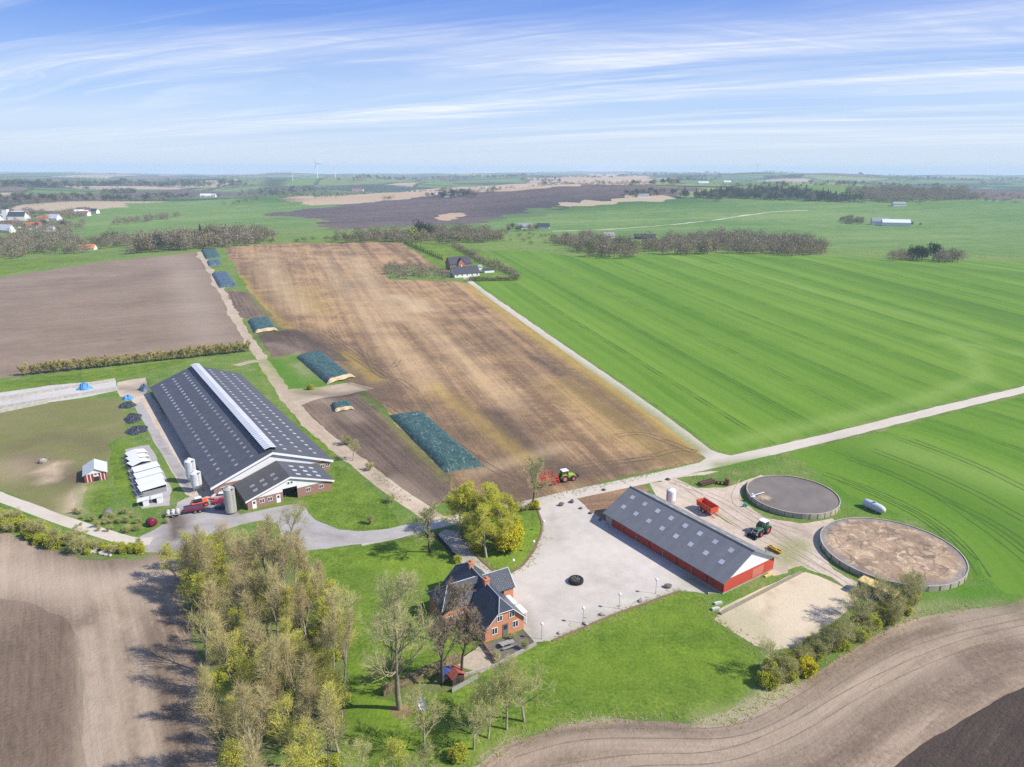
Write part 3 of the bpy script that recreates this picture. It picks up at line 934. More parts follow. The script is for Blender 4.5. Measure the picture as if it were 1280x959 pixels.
# wheel ruts pressed into the soil, a few millimetres proud of the ground sheet
M_RUT = mat('rut_soil', (.15, .105, .07), .95, .4, .6)
M_RUTN = mat('rut_dry', (.24, .185, .135), .95, .4, .6)
M_RUTG = mat('rut_green', (.068, .135, .016), .95, .3, .6)


def ruts(lines, m_, w_=.42, gap=2.0, seed=0):
    rr = random.Random(seed)
    b = MB()
    for px in lines:
        c = smooth([G(*p) for p in px], 3)
        for off in (-gap / 2, gap / 2):
            prev = None
            for i, p in enumerate(c):
                a_, e_ = c[max(0, i - 1)], c[min(len(c) - 1, i + 1)]
                t = (e_ - a_).normalized()
                nn = Vector((-t.y, t.x))
                ww = w_ * rr.uniform(.25, 1.0)
                q = [p + nn * (off + ww / 2), p + nn * (off - ww / 2)]
                q = [(v_.x, v_.y, float(height(v_.x, v_.y)) + .03) for v_ in q]
                if prev:
                    b.add(prev + q[::-1], [(0, 1, 2, 3)])
                prev = q
    o = b.build('wheel_ruts', m_)
    o['kind'] = 'structure'


ruts([[(405, 412), (430, 430), (455, 447), (480, 468), (497, 478)], [(398, 418), (440, 445), (476, 470), (486, 474)], [(440, 428), (462, 452), (490, 462), (498, 450)], [(455, 440), (470, 470), (500, 474), (520, 490)],
      [(770, 545), (800, 540), (835, 552), (868, 566)], [(760, 580), (800, 575), (850, 560), (872, 565)], [(700, 588), (760, 578), (820, 572)],
      [(505, 510), (560, 548), (620, 590), (650, 600)], [(385, 440), (410, 470), (450, 482), (480, 490)], [(372, 430), (400, 428), (430, 445)], [(340, 415), (370, 420), (410, 432)], [(420, 500), (470, 500), (500, 520), (545, 545)]], M_RUT, seed=1)
ruts([[(840, 602), (900, 622), (960, 660), (1005, 690), (1080, 738)], [(930, 600), (915, 625), (940, 645), (1000, 665)], [(860, 610), (930, 660), (985, 690), (1030, 715)]], mat('rut_sand', (.40, .325, .245), .95, .3, .6), .3, 1.9, 6)
ruts([[(640, 940), (720, 916), (830, 916), (920, 918), (990, 885), (1060, 838), (1150, 795), (1280, 768)], [(690, 965), (800, 948), (900, 950), (990, 915), (1080, 858), (1200, 805), (1290, 785)]], M_RUTN, .22, 1.9, 3)
ruts([[(1030, 592), (1090, 612), (1160, 645), (1205, 682), (1230, 720)], [(1060, 572), (1150, 605), (1240, 665), (1290, 705)], [(1090, 562), (1200, 605), (1290, 655)], [(1140, 550), (1220, 580), (1290, 615)], [(1050, 600), (1110, 624), (1168, 655), (1215, 700)]], M_RUTG, .5, 2.2, 4)

# ------------------------------------------------------------------ buildings
AX = R(34.2)           # the farm's grid: local x runs across the barns, local y along them


def local(o, ang, px, py, z=0.0):
    p = at(px, py, z) - Vector((o[0], o[1], 0))
    return Vector((p.x * math.cos(ang) + p.y * math.sin(ang), -p.x * math.sin(ang) + p.y * math.cos(ang), z))


def sheet_mat(name, c1, c2, axis, pitch, rough=.6, metal=0.0, dirt=.5, bstr=.6):
    """profiled or boarded sheet: ridges along one local axis, weathered"""
    m, n = newmat(name)
    pos = n.node('ShaderNodeTexCoord').outputs['Object']
    sp = n.node('ShaderNodeSeparateXYZ', {0: pos})
    c = sp.outputs['XYZ'.index(axis)]
    w = n.math('SINE', n.math('MULTIPLY', c, PI2 / pitch))
    st_ = n.math('FLOOR', n.math('DIVIDE', c, pitch * 5))
    pan = n.node('ShaderNodeTexWhiteNoise', {'W': st_}, noise_dimensions='1D').outputs['Value']
    k = n.math('ADD', n.math('MULTIPLY', n.noise(pos, .35, 6, .65), .6), n.math('MULTIPLY', n.noise(n.vmul(pos, (.25, 3, .4) if axis == 'Y' else (3, 3, .3)), 1.2, 5, .65), .4))
    k = n.math('ADD', n.math('MULTIPLY', n.math('SUBTRACT', k, .5), 2.2 * dirt), n.math('ADD', .35, n.math('MULTIPLY', pan, .3)), clamp=True)
    col = n.mix(k, c1, c2)
    lich = n.math('MULTIPLY', n.rng(n.noise(pos, 1.1, 7, .75), .60, .72), .35 * dirt)
    col = n.mix(lich, col, tuple(min(.6, c_ * 1.7 + .03) for c_ in c1))
    n.out(col, rough, w, bstr, pitch * .12, metal, .35)
    return m


def brick_mat(name, c1, c2, mortar):
    m, n = newmat(name)
    pos = n.node('ShaderNodeTexCoord').outputs['Object']
    sp = n.node('ShaderNodeSeparateXYZ', {0: pos})
    vec = n.comb(n.math('ADD', sp.outputs[0], sp.outputs[1]), sp.outputs[2], 0)
    b = n.node('ShaderNodeTexBrick', {'Vector': vec, 'Color1': (*c1, 1), 'Color2': (*c2, 1), 'Mortar': (*mortar, 1), 'Scale': 1.0,
                                      'Mortar Size': .008, 'Brick Width': .24, 'Row Height': .075})
    col = n.mix(n.rng(n.noise(pos, .8, 5, .65), .4, .7), b.outputs[0], n.mix(.5, b.outputs[0], (.22, .16, .12)))
    n.out(col, .9, b.outputs['Fac'], -.3, .02)
    return m


M_RED = sheet_mat('red_boards', (.43, .06, .035), (.32, .05, .035), 'Y', .16, .75, dirt=.35)
M_REDX = sheet_mat('red_boards_gable', (.52, .072, .035), (.42, .065, .04), 'X', .16, .75, dirt=.4)
M_FIBRE = sheet_mat('grey_fibre_cement', (.20, .205, .215), (.14, .145, .155), 'Y', .177, .8, dirt=1.0)
M_SLATE = sheet_mat('dark_sheet_roof', (.10, .102, .115), (.068, .07, .08), 'Y', .25, .55, dirt=1.0)
M_ANNEX = sheet_mat('dark_sheet_annex', (.105, .10, .092), (.075, .072, .068), 'Y', .25, .65, dirt=1.1)
M_WCLAD = sheet_mat('white_cladding', (.74, .74, .74), (.64, .65, .66), 'X', .25, .6, dirt=.25, bstr=.3)
M_WROOF = sheet_mat('white_sheet_roof', (.70, .70, .71), (.60, .61, .63), 'X', .2, .55, dirt=.25, bstr=.3)
M_WHITE = mat('white_paint', (.76, .76, .75), .55, .12)
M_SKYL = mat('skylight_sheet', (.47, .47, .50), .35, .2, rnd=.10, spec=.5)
M_SKYL_SHADE = mat('shaded_skylight_sheet', (.33, .315, .30), .4, .3, rnd=.20, spec=.4)  # darker copy, shade of the left slopes put into the colour
M_BRICK = brick_mat('brick_brown', (.30, .135, .095), (.245, .10, .07), (.34, .30, .27))
M_BRICKO = brick_mat('brick_orange', (.64, .225, .095), (.54, .18, .075), (.48, .33, .24))
M_CONC = mat('concrete_wall', (.40, .38, .345), .9, .35, 1.0)
M_CONCD = mat('concrete_ring', (.45, .41, .31), .9, .45, .7, col2=(.30, .27, .205))
M_DARK = mat('dark_netting_doorway_shade', (.035, .037, .04), .9, .3)
M_GLASS = mat('window_glass', (.035, .045, .055), .12, .2, spec=.6)
M_BLACK = mat('black_rubber', (.022, .022, .024), .75, .3)
M_STEEL = mat('galvanised_steel', (.52, .52, .51), .42, .2, metal=.55)
M_GREYM = mat('grey_metal', (.28, .285, .29), .55, .3)
M_TILE = sheet_mat('black_glazed_tiles', (.07, .085, .115), (.045, .055, .075), 'Y', .3, .28, dirt=.6, bstr=1.0)
M_TILEX = sheet_mat('black_glazed_tiles_hip', (.075, .085, .105), (.05, .055, .07), 'X', .3, .28, dirt=.6, bstr=1.0)
M_LEAD = mat('zinc_ridge', (.45, .46, .48), .5, .2)


def roof_slope(x_eave, z_eave, x_ridge, z_ridge, y0, y1, th=.12):
    """one pitched slab, given in local x/z section"""
    b = MB()
    b.prism([(x_eave, z_eave), (x_ridge, z_ridge), (x_ridge, z_ridge + th), (x_eave, z_eave + th)], 'y', y0, y1)
    return b


def on_slope(x_eave, z_eave, x_ridge, z_ridge, t0, t1, y0, y1, lift=.15, th=.05):
    """a flat panel lying on a slope between fractions t of its height"""
    f = lambda t: (x_eave + (x_ridge - x_eave) * t, z_eave + (z_ridge - z_eave) * t + lift)
    (xa, za), (xb, zb) = f(t0), f(t1)
    return MB().prism([(xa, za), (xb, zb), (xb, zb + th), (xa, za + th)], 'y', y0, y1)


def window_part(name, parent, x0, x1, z0, z1, y, face=-1, frame=M_WHITE, mull=2, bars=1, axis='x'):
    """frame with mullions standing proud of a wall, pane set in it"""
    def bx(b, a0, a1, c0, c1, d0, d1):
        if axis == 'x':
            b.box(a0, a1, min(c0, c1), max(c0, c1), d0, d1)
        else:
            b.box(min(c0, c1), max(c0, c1), a0, a1, d0, d1)
    b = MB()
    t = .09
    o1, o0 = y + face * .07, y + face * .002
    bx(b, x0, x1, o0, o1, z0, z0 + t)
    bx(b, x0, x1, o0, o1, z1 - t, z1)
    for i in range(mull + 1):
        x = x0 + (x1 - x0 - t) * i / mull
        bx(b, x, x + t, o0, o1, z0 + t + .001, z1 - t - .001)
    w = b.build(name, frame, parent)
    g = MB()
    bx(g, x0 + .03, x1 - .03, y + face * .004, y + face * .03, z0 + .03, z1 - .03)
    g.build('pane', M_GLASS, w)
    return w


# ---- red machine barn
RB = at(903.5, 743)
rb = empty('machine_barn', RB, AX, 'long red boarded barn with a grey sheet roof beside the gravel yard', 'barn')
RW, RL, RE, RR = 15.0, 32.6, 2.75, 6.7
w = MB()
w.box(0, RW, .0, RL, 0, .22)
w.build('plinth', M_CONC, rb)
for i in range(8):
    y0 = 0.12 + i * (RL - 2.2) / 8
    b = MB().box(.05 + (.03 if i % 2 else 0), .17, y0 + .10, y0 + (RL - 2.2) / 8 - .10, .225, RE - .02)
    b.build('wall_panel', M_RED, rb)
b = MB().box(.04, .2, RL - 2.0, RL - .1, .225, RE)
b.build('end_wall', M_CONC, rb)
b = MB()
for i in (2, 4.0, 6):
    y0 = 0.12 + i * (RL - 2.2) / 8
    MB().box(-.02, .12, y0 - .09, y0 + .09, .23, RE).build('post', M_GREYM, rb)
MB().box(RW - .2, RW - .04, .12, RL - .12, .225, RE).build('back_wall', M_REDX, rb)
MB().box(.18, RW - .21, .04, .16, .225, RE - .01).build('gable_boards', M_REDX, rb)
MB().box(8.3, 11.6, .0, .035, .5, RE - .45).build('sliding_door', mat('faded_red_boards', (.52, .24, .19), .8, .5, 2.2, col2=(.50, .085, .05), stretch=(3, 1, .35)), rb)
MB().prism([(.03, RE), (RW - .03, RE), (RW / 2, RR - .12)], 'y', .06, .14).build('gable', M_WCLAD, rb)
MB().prism([(.03, RE), (RW - .03, RE), (RW / 2, RR - .12)], 'y', RL - .14, RL - .06).build('gable', M_WCLAD, rb)
MB().box(.18, RW - .21, RL - .16, RL - .05, .225, RE - .01).build('gable_boards', M_REDX, rb)
ov = .55
ze = RE - .05
k = (RR - RE) / (RW / 2)
roof_slope(-ov, ze - k * ov, RW / 2 - .02, RR, -.45, RL + .45).build('roof', M_FIBRE, rb)
roof_slope(RW + ov, ze - k * ov, RW / 2 + .02, RR, -.45, RL + .45).build('roof', M_FIBRE, rb)
MB().prism([(RW / 2 - .35, RR - .02), (RW / 2, RR + .2), (RW / 2 + .35, RR - .02), (RW / 2, RR + .1)], 'y', -.47, RL + .47).build('ridge_cap', mat('dark_ridge', (.075, .075, .08), .7), rb)
for s in (0, 1):
    xe = -ov if s == 0 else RW + ov
    for row, (t0, t1) in enumerate(((.36, .47), (.70, .81))):
        for i in range(8):
            y = 2.6 + i * 3.85 + (.2 if row else 0)
            on_slope(xe, ze - k * ov, RW / 2, RR, t0, t1, y, y + 1.0, .125, .03).build('skylight', M_SKYL, rb)
b = MB()
b.box(-.02, RW + .02, -.5, -.46, ze - .02, ze + .02)
# ---- cow barn
BW, BL, BE, BR = 28.6, 94.5, 2.9, 8.3
CB0 = at(263, 609, 3.0)
ca, sa = math.cos(AX), math.sin(AX)
CB = Vector((CB0.x + .7 * ca - .5 * sa, CB0.y + .7 * sa + .5 * ca, 0))
cb = empty('cattle_barn', CB, AX, 'very long dark roofed cattle barn with rows of skylights and a brick porch wing', 'barn')
MB().box(0, .2, .3, BL, 0, 1.0).build('side_wall', M_CONC, cb)
MB().box(.05, .15, .3, BL, 1.0, BE).build('curtain', M_DARK, cb)
MB().box(BW - .2, BW, .3, BL, 0, 1.0).build('side_wall', M_CONC, cb)
MB().box(BW - .15, BW - .05, .3, BL, 1.0, BE).build('curtain', M_DARK, cb)
b = MB()
for i in range(20):
    y = .4 + i * 4.95
    MB().box(-.06, .045, y, y + .16, 1.0, BE).build('wall_post', M_GREYM, cb)
    MB().box(BW - .045, BW + .06, y, y + .16, 1.0, BE).build('wall_post', M_GREYM, cb)
MB().box(0, BW, 0, .3, 0, BE - .02).build('front_wall', M_BRICK, cb)
MB().box(0, BW, BL, BL + .2, 0, BE - .02).build('back_wall', M_CONC, cb)
ov = .75
k = (BR - BE) / (BW / 2)
MB().prism([(.02, BE - .02), (BW - .02, BE - .02), (BW / 2, BR - .15)], 'y', .05, .25).build('gable', M_WCLAD, cb)
MB().prism([(.02, BE - .02), (BW - .02, BE - .02), (BW / 2, BR - .15)], 'y', BL, BL + .18).build('gable', M_WCLAD, cb)
roof_slope(-ov, BE - k * ov, BW / 2 - .05, BR, -.5, BL + .6, .16).build('roof', M_SLATE, cb)
roof_slope(BW + ov, BE - k * ov, BW / 2 + .05, BR, -.5, BL + .6, .16).build('roof', M_SLATE, cb)
b = MB()
for s in (-1, 1):
    x0, x1 = BW / 2, BW / 2 + s * (BW / 2 + ov)
    b.prism([(x0, BR - .45), (x1, BE - k * ov - .45), (x1, BE - k * ov + .14), (x0, BR + .14)], 'y', -.58, -.505)
b.build('verge_board', M_WHITE, cb)
b = MB()
b.prism([(BW / 2 - 1.25, BR - .2), (BW / 2 - 1.1, BR - .2), (BW / 2 - 1.1, BR + .6), (BW / 2 - 1.25, BR + .6)], 'y', 1.5, BL - .8)
b.prism([(BW / 2 + 1.25, BR - .2), (BW / 2 + 1.1, BR - .2), (BW / 2 + 1.1, BR + .6), (BW / 2 + 1.25, BR + .6)], 'y', 1.5, BL - .8)
rv_ = b.build('ridge_vent', mat('dark_vent_side', (.06, .062, .07), .7), cb)
b = MB()
b.prism([(BW / 2 - 1.45, BR + .59), (BW / 2, BR + .92), (BW / 2 + 1.45, BR + .59), (BW / 2 + 1.45, BR + .67), (BW / 2, BR + 1.02), (BW / 2 - 1.45, BR + .67)], 'y', 1.1, BL - .5)
b.build('cover', sheet_mat('vent_cover_sheet', (.56, .57, .60), (.45, .46, .49), 'Y', 1.2, .4, dirt=.4), rv_)
rest = MB()
cnt = 0
for i in range(27):
    for s in (0, 1):
        xe = -ov if s == 0 else BW + ov
        for t0, t1 in ((.20, .253), (.45, .503), (.70, .753)):
            y = 3.2 + i * 3.36
            q = on_slope(xe, BE - k * ov, BW / 2, BR, t0, t1, y, y + .9, .165, .03)
            if i < 16:
                q.build('skylight', M_SKYL_SHADE if s == 0 else M_SKYL, cb)
            else:
                rest.add(q.v, q.f)
ro = rest.build('far_skylights', M_SKYL, cb)
ro['kind'] = 'stuff'
# front wing
AX0, AX1, AY0, AY1, AE, AR = 4.9, 24.9, -11.4, -.02, 2.5, 5.9
wing = MB()
wing.box(AX0, AX0 + .25, AY0 + .25, AY1, 0, AE)
wing.box(AX1 - .25, AX1, AY0 + .25, AY1, 0, AE)
D0, D1, DH = 13.0, 16.4, 3.15
wing.box(AX0, D0, AY0, AY0 + .25, 0, AE)
wing.box(D1, AX1, AY0, AY0 + .25, 0, AE)
wing.build('porch_wall', M_BRICK, cb)
ac = (AX0 + AX1) / 2
kk = (AR - AE) / (ac - AX0)
gz = lambda x: AE + kk * (ac - abs(x - ac) - AX0) - .1
b = MB()
b.prism([(AX0 + .02, AE + .002), (D0, AE + .002), (D0, gz(D0))], 'y', AY0 + .03, AY0 + .2)
b.prism([(D1, AE + .002), (AX1 - .02, AE + .002), (D1, gz(D1))], 'y', AY0 + .03, AY0 + .2)
b.prism([(D0 + .001, DH), (D1 - .001, DH), (D1 - .001, gz(D1)), (ac, gz(ac)), (D0 + .001, gz(D0))], 'y', AY0 + .03, AY0 + .2)
b.build('porch_gable', M_WCLAD, cb)
roof_slope(AX0 - .5, AE - kk * .5, ac - .02, AR, AY0 - .4, AY1 - .5, .13).build('porch_roof', M_ANNEX, cb)
roof_slope(AX1 + .5, AE - kk * .5, ac + .02, AR, AY0 - .4, AY1 - .5, .13).build('porch_roof', M_SLATE, cb)
b = MB()
for s in (-1, 1):
    x0, x1 = ac, ac + s * (ac - AX0 + .5)
    b.prism([(x0, AR - .3), (x1, AE - kk * .5 - .3), (x1, AE - kk * .5 + .12), (x0, AR + .12)], 'y', AY0 - .47, AY0 - .405)
b.build('porch_verge_board', M_WHITE, cb)
for s in (0, 1):
    xe = AX0 - .5 if s == 0 else AX1 + .5
    for t0 in (.24, .46, .7):
        for y in ((-9.6, -6.9) if s == 0 else (-9.9, -7.2, -4.4)):
            if s == 0 and t0 < .3 and y < -9:
                pass
            on_slope(xe, AE - kk * .5, ac, AR, t0, t0 + .1, y, y + 1.05, .135, .03).build('skylight', M_SKYL_SHADE if s == 0 else M_SKYL, cb)
MB().box(D0 + .05, D1 - .05, AY0 + 2.2, AY0 + 2.3, 0, DH).build('doorway_back', M_DARK, cb)  # near-black panel painted as the unlit inside of the porch opening
for x in (5.9, 11.4):
    d_ = MB().box(x, x + .95, AY0 - .06, AY0 - .002, .05, 2.1).build('door', M_WHITE, cb)
    MB().box(x + .22, x + .73, AY0 - .075, AY0 - .062, 1.25, 1.85).build('pane', M_GLASS, d_)
for x in (7.6, 9.4, 18.4, 21.6):
    window_part('window', cb, x, x + 1.1, 1.0, 2.0, AY0, -1)
for x in (14.2, 14.95):
    window_part('gable_vent', cb, x, x + .6, 4.0, 4.7, AY0 + .03, -1, mull=1)
for x in (26.0, 27.4):
    window_part('window', cb, x, x + 1.0, 1.1, 2.1, 0.0, -1)
window_part('window', cb, 1.6, 2.7, 1.2, 2.1, 0.0, -1)


# ---- feed silos
def silo(px, base_py, rad, hgt, m_, label, legs=True, ladder=True, group=None, dark=False):
    p = at(px, base_py)
    s = empty('feed_silo', p, AX, label, 'silo', group)
    z0 = 1.5 if legs else .05
    b = MB().lathe([(rad * .25, .7 if legs else .02), (rad, z0 + .35), (rad, hgt - .55), (rad * .97, hgt - .5), (rad * .3, hgt), (rad * .3, hgt + .12), (.02, hgt + .16)], 22)
    b.build('tank', m_, s, smooth=False)
    if legs:
        for i in range(4):
            a = math.pi / 4 + i * math.pi / 2
            MB().tube((rad * .95 * math.cos(a), rad * .95 * math.sin(a), 0), (rad * .95 * math.cos(a), rad * .95 * math.sin(a), 2.2), .07, k=6).build('leg', M_STEEL, s)
    if ladder:
        b = MB()
        for dx in (-.2, .2):
            b.tube((dx + rad * .5, -rad * .98, .4), (dx + rad * .5, -rad * .98, hgt + .5), .025, k=4)
        for i in range(int(hgt / .45)):
            b.tube((-.2 + rad * .5, -rad * .98, .6 + i * .45), (.2 + rad * .5, -rad * .98, .6 + i * .45), .018, k=4)
        b.lathe([(.33, hgt - .3), (.33, hgt - .22)], 10, (rad * .5, -rad * .98, 0))
        b.build('ladder', M_STEEL, s)
    return s


M_SILOW = sheet_mat('white_silo_sheet', (.72, .73, .73), (.6, .61, .6), 'Z', .3, .5, .1, .4)
M_SILOG = sheet_mat('grey_silo_sheet', (.50, .49, .43), (.40, .39, .34), 'Z', .25, .5, .3, .5)
silo(240.5, 603, 1.25, 6.4, M_SILOW, 'tall white feed silo beside the long barn wall, farther of the pair')
silo(247, 614, 1.25, 5.4, M_SILOW, 'white feed silo by the barn corner, nearer and lower of the pair')
silo(289.5, 641, 1.22, 6.6, M_SILOG, 'grey corrugated steel silo standing in front of the parked cars', legs=False)


# ---- house
HB = at(606.5, 803.5)
HA = R(29.5)
house = empty('farmhouse', HB, HA, 'red brick farmhouse with black tiled cross roofs and two chimneys', 'house')
HW, HL, HE, HR = 7.4, 16.0, 2.6, 6.3
# walls: main block, west wing, east wing
b = MB()
hip = 1.35
gz = HR - hip
gx = lambda z: HW / 2 * (z - HE) / (HR - HE)
b.loft([[(0, 0, 0), (HW, 0, 0), (HW, HL, 0), (0, HL, 0)], [(0, 0, HE), (HW, 0, HE), (HW, HL, HE), (0, HL, HE)]])
b.build('wall', M_BRICKO, house)
for y0, y1 in ((.01, .3), (HL - .3, HL - .01)):
    MB().prism([(.02, HE), (HW - .02, HE), (HW - gx(gz), gz), (gx(gz), gz)], 'y', y0, y1).build('gable', M_BRICKO, house)
WY0, WY1, WX = 6.6, 12.4, -4.6
MB().box(WX, -.002, WY0, WY1, 0, 3.7).build('wing_wall', M_BRICKO, house)
MB().box(WX - .05, -.003, WY0 - .05, WY0 - .002, 1.95, 2.2).build('string_course', M_WHITE, house)
EY0, EY1, EX = 7.0, 12.0, HW + 1.9
MB().box(HW + .002, EX, EY0, EY1, 0, 3.7).build('porch_wall', M_BRICKO, house)
# half-hipped main roof
ov = .35
k = (HR - HE) / (HW / 2)
z0 = HE - k * ov
hy = 1.9
th = .14
for s in (0, 1):
    xe, xm = (-ov, HW / 2) if s == 0 else (HW + ov, HW / 2)
    xs = gx(gz) if s == 0 else HW - gx(gz)
    pts = [(xe, -ov, z0), (xs, -ov, gz), (xm, hy, HR), (xm, HL - hy, HR), (xs, HL + ov, gz), (xe, HL + ov, z0)]
    MB().loft([pts, [(p[0], p[1], p[2] + th) for p in pts]]).build('roof', M_TILE, house)
for y, yy in ((-ov, hy), (HL + ov, HL - hy)):
    pts = [(gx(gz) - .1, y - (.05 if y < 0 else -.05), gz - .05), (HW - gx(gz) + .1, y - (.05 if y < 0 else -.05), gz - .05), (HW / 2, yy, HR + .01)]
    MB().loft([pts, [(p[0], p[1], p[2] + th) for p in pts]]).build('hip_roof', M_TILEX, house)
# wing roof, hipped at its west end
WR = 6.2
wm = (WY0 + WY1) / 2
for y, s in ((WY0 - .3, 1), (WY1 + .3, -1)):
    pts = [(WX - .3, y, 3.55), (WX + 2.2, wm, WR), (HW / 2, wm, WR), (0.2, y, 3.55)]
    MB().loft([pts, [(p[0], p[1], p[2] + th) for p in pts]]).build('wing_roof', M_TILEX, house)
pts = [(WX - .3, WY0 - .3, 3.55), (WX - .3, WY1 + .3, 3.55), (WX + 2.2, wm, WR)]
MB().loft([pts, [(p[0], p[1], p[2] + th) for p in pts]]).build('wing_hip', M_TILE, house)
em = (EY0 + EY1) / 2
for y in (EY0 - .25, EY1 + .25):
    pts = [(EX + .3, y, 3.6), (EX + .3, em, 6.05), (HW / 2 + .3, em, 6.05), (HW / 2 + 2.2, y, 3.6)]
    MB().loft([pts, [(p[0], p[1], p[2] + th) for p in pts]]).build('porch_roof', M_TILEX, house)
MB().prism([(EY0 + .02, 3.7), (EY1 - .02, 3.7), (em, 5.9)], 'x', EX - .25, EX - .02).build('porch_gable', M_BRICKO, house)
b = MB()
rt = HR + th
b.tube((HW / 2, hy, rt), (HW / 2, HL - hy, rt), .075, k=6)
for s in (gx(gz), HW - gx(gz)):
    b.tube((HW / 2, hy, rt), (s, -ov - .05, gz + th), .07, k=6)
    b.tube((HW / 2, HL - hy, rt), (s, HL + ov + .05, gz + th), .07, k=6)
b.tube((WX + 2.2, wm, WR + th), (HW / 2 - .7, wm, WR + th), .075, k=6)
b.tube((WX + 2.2, wm, WR + th), (WX - .3, WY0 - .3, 3.55 + th), .075, k=6)
b.tube((WX + 2.2, wm, WR + th), (WX - .3, WY1 + .3, 3.55 + th), .075, k=6)
b.tube((EX + .3, em, 6.05 + th), (HW / 2 + .6, em, 6.05 + th), .075, k=6)
b.build('ridge_tiles', M_LEAD, house)
b = MB()
for s in (-1, 1):
    xx = HW / 2 + s * (HW / 2 + ov)
    b.tube((xx, -ov - .06, z0 + .06), (HW - gx(gz) if s > 0 else gx(gz), -ov - .06, gz + .06), .06, k=5)
b.tube((gx(gz), -ov - .06, gz), (HW - gx(gz), -ov - .06, gz), .06, k=5)
for y in (EY0 - .25, EY1 + .25):
    b.tube((EX + .34, y, 3.66), (EX + .34, em, 6.11), .06, k=5)
b.build('barge_board', M_WHITE, house)
for y in (HL * .42, HL * .80):
    c_ = MB()
    c_.box(HW / 2 - .42, HW / 2 + .42, y - .45, y + .45, HR - .8, HR + .8)
    c_.box(HW / 2 - .52, HW / 2 + .52, y - .55, y + .55, HR + .801, HR + 1.0)
    ch_ = c_.build('chimney', M_BRICKO, house)
    b = MB()
    for dy in (-.2, .2):
        b.lathe([(.13, HR + 1.002), (.15, HR + 1.3)], 8, (HW / 2, y + dy, 0))
    b.build('chimney_pot', mat('terracotta', (.45, .2, .11), .85), ch_)
for x in (2.2, 4.5):
    window_part('window', house, x, x + 1.05, 3.2, 4.3, .01, -1, mull=2)
window_part('window', house, 1.2, 2.3, 1.0, 2.3, 0, -1)
window_part('window', house, 5.2, 6.3, 1.0, 2.3, 0, -1)
d_ = MB().box(3.3, 4.3, -.08, -.002, .1, 2.35).build('door', mat('grey_green_door', (.16, .19, .17), .6), house)
MB().box(3.45, 4.15, -.095, -.082, 1.3, 2.15).build('pane', M_GLASS, d_)
for y in (2.0, 5.2, 13.6):
    window_part('window', house, y, y + 1.0, 1.0, 2.3, HW, 1, axis='y')
window_part('window', house, 8.6, 9.8, 1.0, 2.2, WX, -1, axis='y')
b = MB()
b.box(HW + .003, HW + 1.3, 1.0, 3.6, 2.25, 2.4)
for y in (1.1, 3.4):
    b.box(HW + 1.12, HW + 1.24, y, y + .12, 0, 2.249)
b.build('veranda', M_WHITE, house)
b = MB()
b.box(HW + .003, HW + .9, 3.8, 6.6, 2.5, 2.62)
b.build('canopy', M_WHITE, house)


# ---- slurry tanks
def slurry_tank(pxs, z, m_top, label, rimh):
    P_ = np.array([tuple(at(x, y, rimh).to_2d()) for x, y in pxs])
    A_ = np.c_[2 * P_, np.ones(len(P_))]
    s_ = np.linalg.lstsq(A_, (P_ ** 2).sum(1), rcond=None)[0]
    rad = math.sqrt(s_[2] + s_[:2] @ s_[:2])
    t = empty('slurry_tank', (s_[0], s_[1], 0), 0, label, 'tank')
    b = MB()
    k_ = 72
    prof = [(rad, 0), (rad, rimh), (rad - .22, rimh), (rad - .22, z)]
    rings = [[(r_ * math.cos(PI2 * i / k_), r_ * math.sin(PI2 * i / k_), h_) for i in range(k_)] for r_, h_ in prof]
    b.loft(rings, cap=False)
    b.build('ring_wall', M_CONCD, t)
    b = MB()
    for i in range(36):
        a = PI2 * i / 36
        b.add([(rad * math.cos(a + d) * q, rad * math.sin(a + d) * q, h_) for h_ in (0, rimh - .02) for d, q in ((-.004, 1.001), (-.004, 1.006), (.004, 1.006), (.004, 1.001))],
              [(0, 1, 5, 4), (1, 2, 6, 5), (2, 3, 7, 6), (4, 5, 6, 7)])
    b.build('joint_strips', mat('dark_joint', (.21, .195, .155), .9), t)
    b = MB()
    nr = 26
    for j in range(nr + 1):
        for i in range(k_):
            r_ = (rad - .23) * j / nr
            b.v.append((r_ * math.cos(PI2 * i / k_), r_ * math.sin(PI2 * i / k_), z - .06))
    for j in range(nr):
        for i in range(k_):
            b.f.append((j * k_ + i, (j + 1) * k_ + i, (j + 1) * k_ + (i + 1) % k_, j * k_ + (i + 1) % k_))
            b.m.append(0)
    b.build('slurry_surface', m_top, t)
    return t, rad


m, n = newmat('slurry_liquid')
pos = n.node('ShaderNodeTexCoord').outputs['Object']
kx = n.noise(pos, .18, 6, .62, .6)
c_ = n.mix(n.rng(kx, .35, .7), (.15, .125, .105), (.205, .172, .142))
c_ = n.mix(n.rng(n.noise(pos, 1.6, 5, .7), .62, .78), c_, (.22, .19, .165))
sp = n.node('ShaderNodeSeparateXYZ', {0: pos})
dd = n.node('ShaderNodeVectorMath', {0: n.node('ShaderNodeVectorMath', {0: pos, 1: (7.2, 1.8, 0)}, operation='ADD').outputs[0]}, operation='LENGTH').outputs['Value']
c_ = n.mix(n.rng(n.math('ADD', dd, n.math('MULTIPLY', n.noise(pos, 1.2, 4, .7), 3.0)), 3.6, 2.6), c_, (.46, .33, .19))
n.out(c_, .55, n.noise(pos, 2.5, 4, .6), .15, .05)
m2, n = newmat('slurry_crust')
pos = n.node('ShaderNodeTexCoord').outputs['Object']
wp = n.node('ShaderNodeVectorMath', {0: pos, 1: n.vmul(n.node('ShaderNodeTexNoise', {'Vector': pos, 'Scale': .25, 'Detail': 3.0}).outputs['Color'], (5, 5, 0))}, operation='ADD').outputs[0]
k1 = n.noise(wp, .16, 9, .62, .6)
k2 = n.noise(wp, .5, 8, .7, .8)
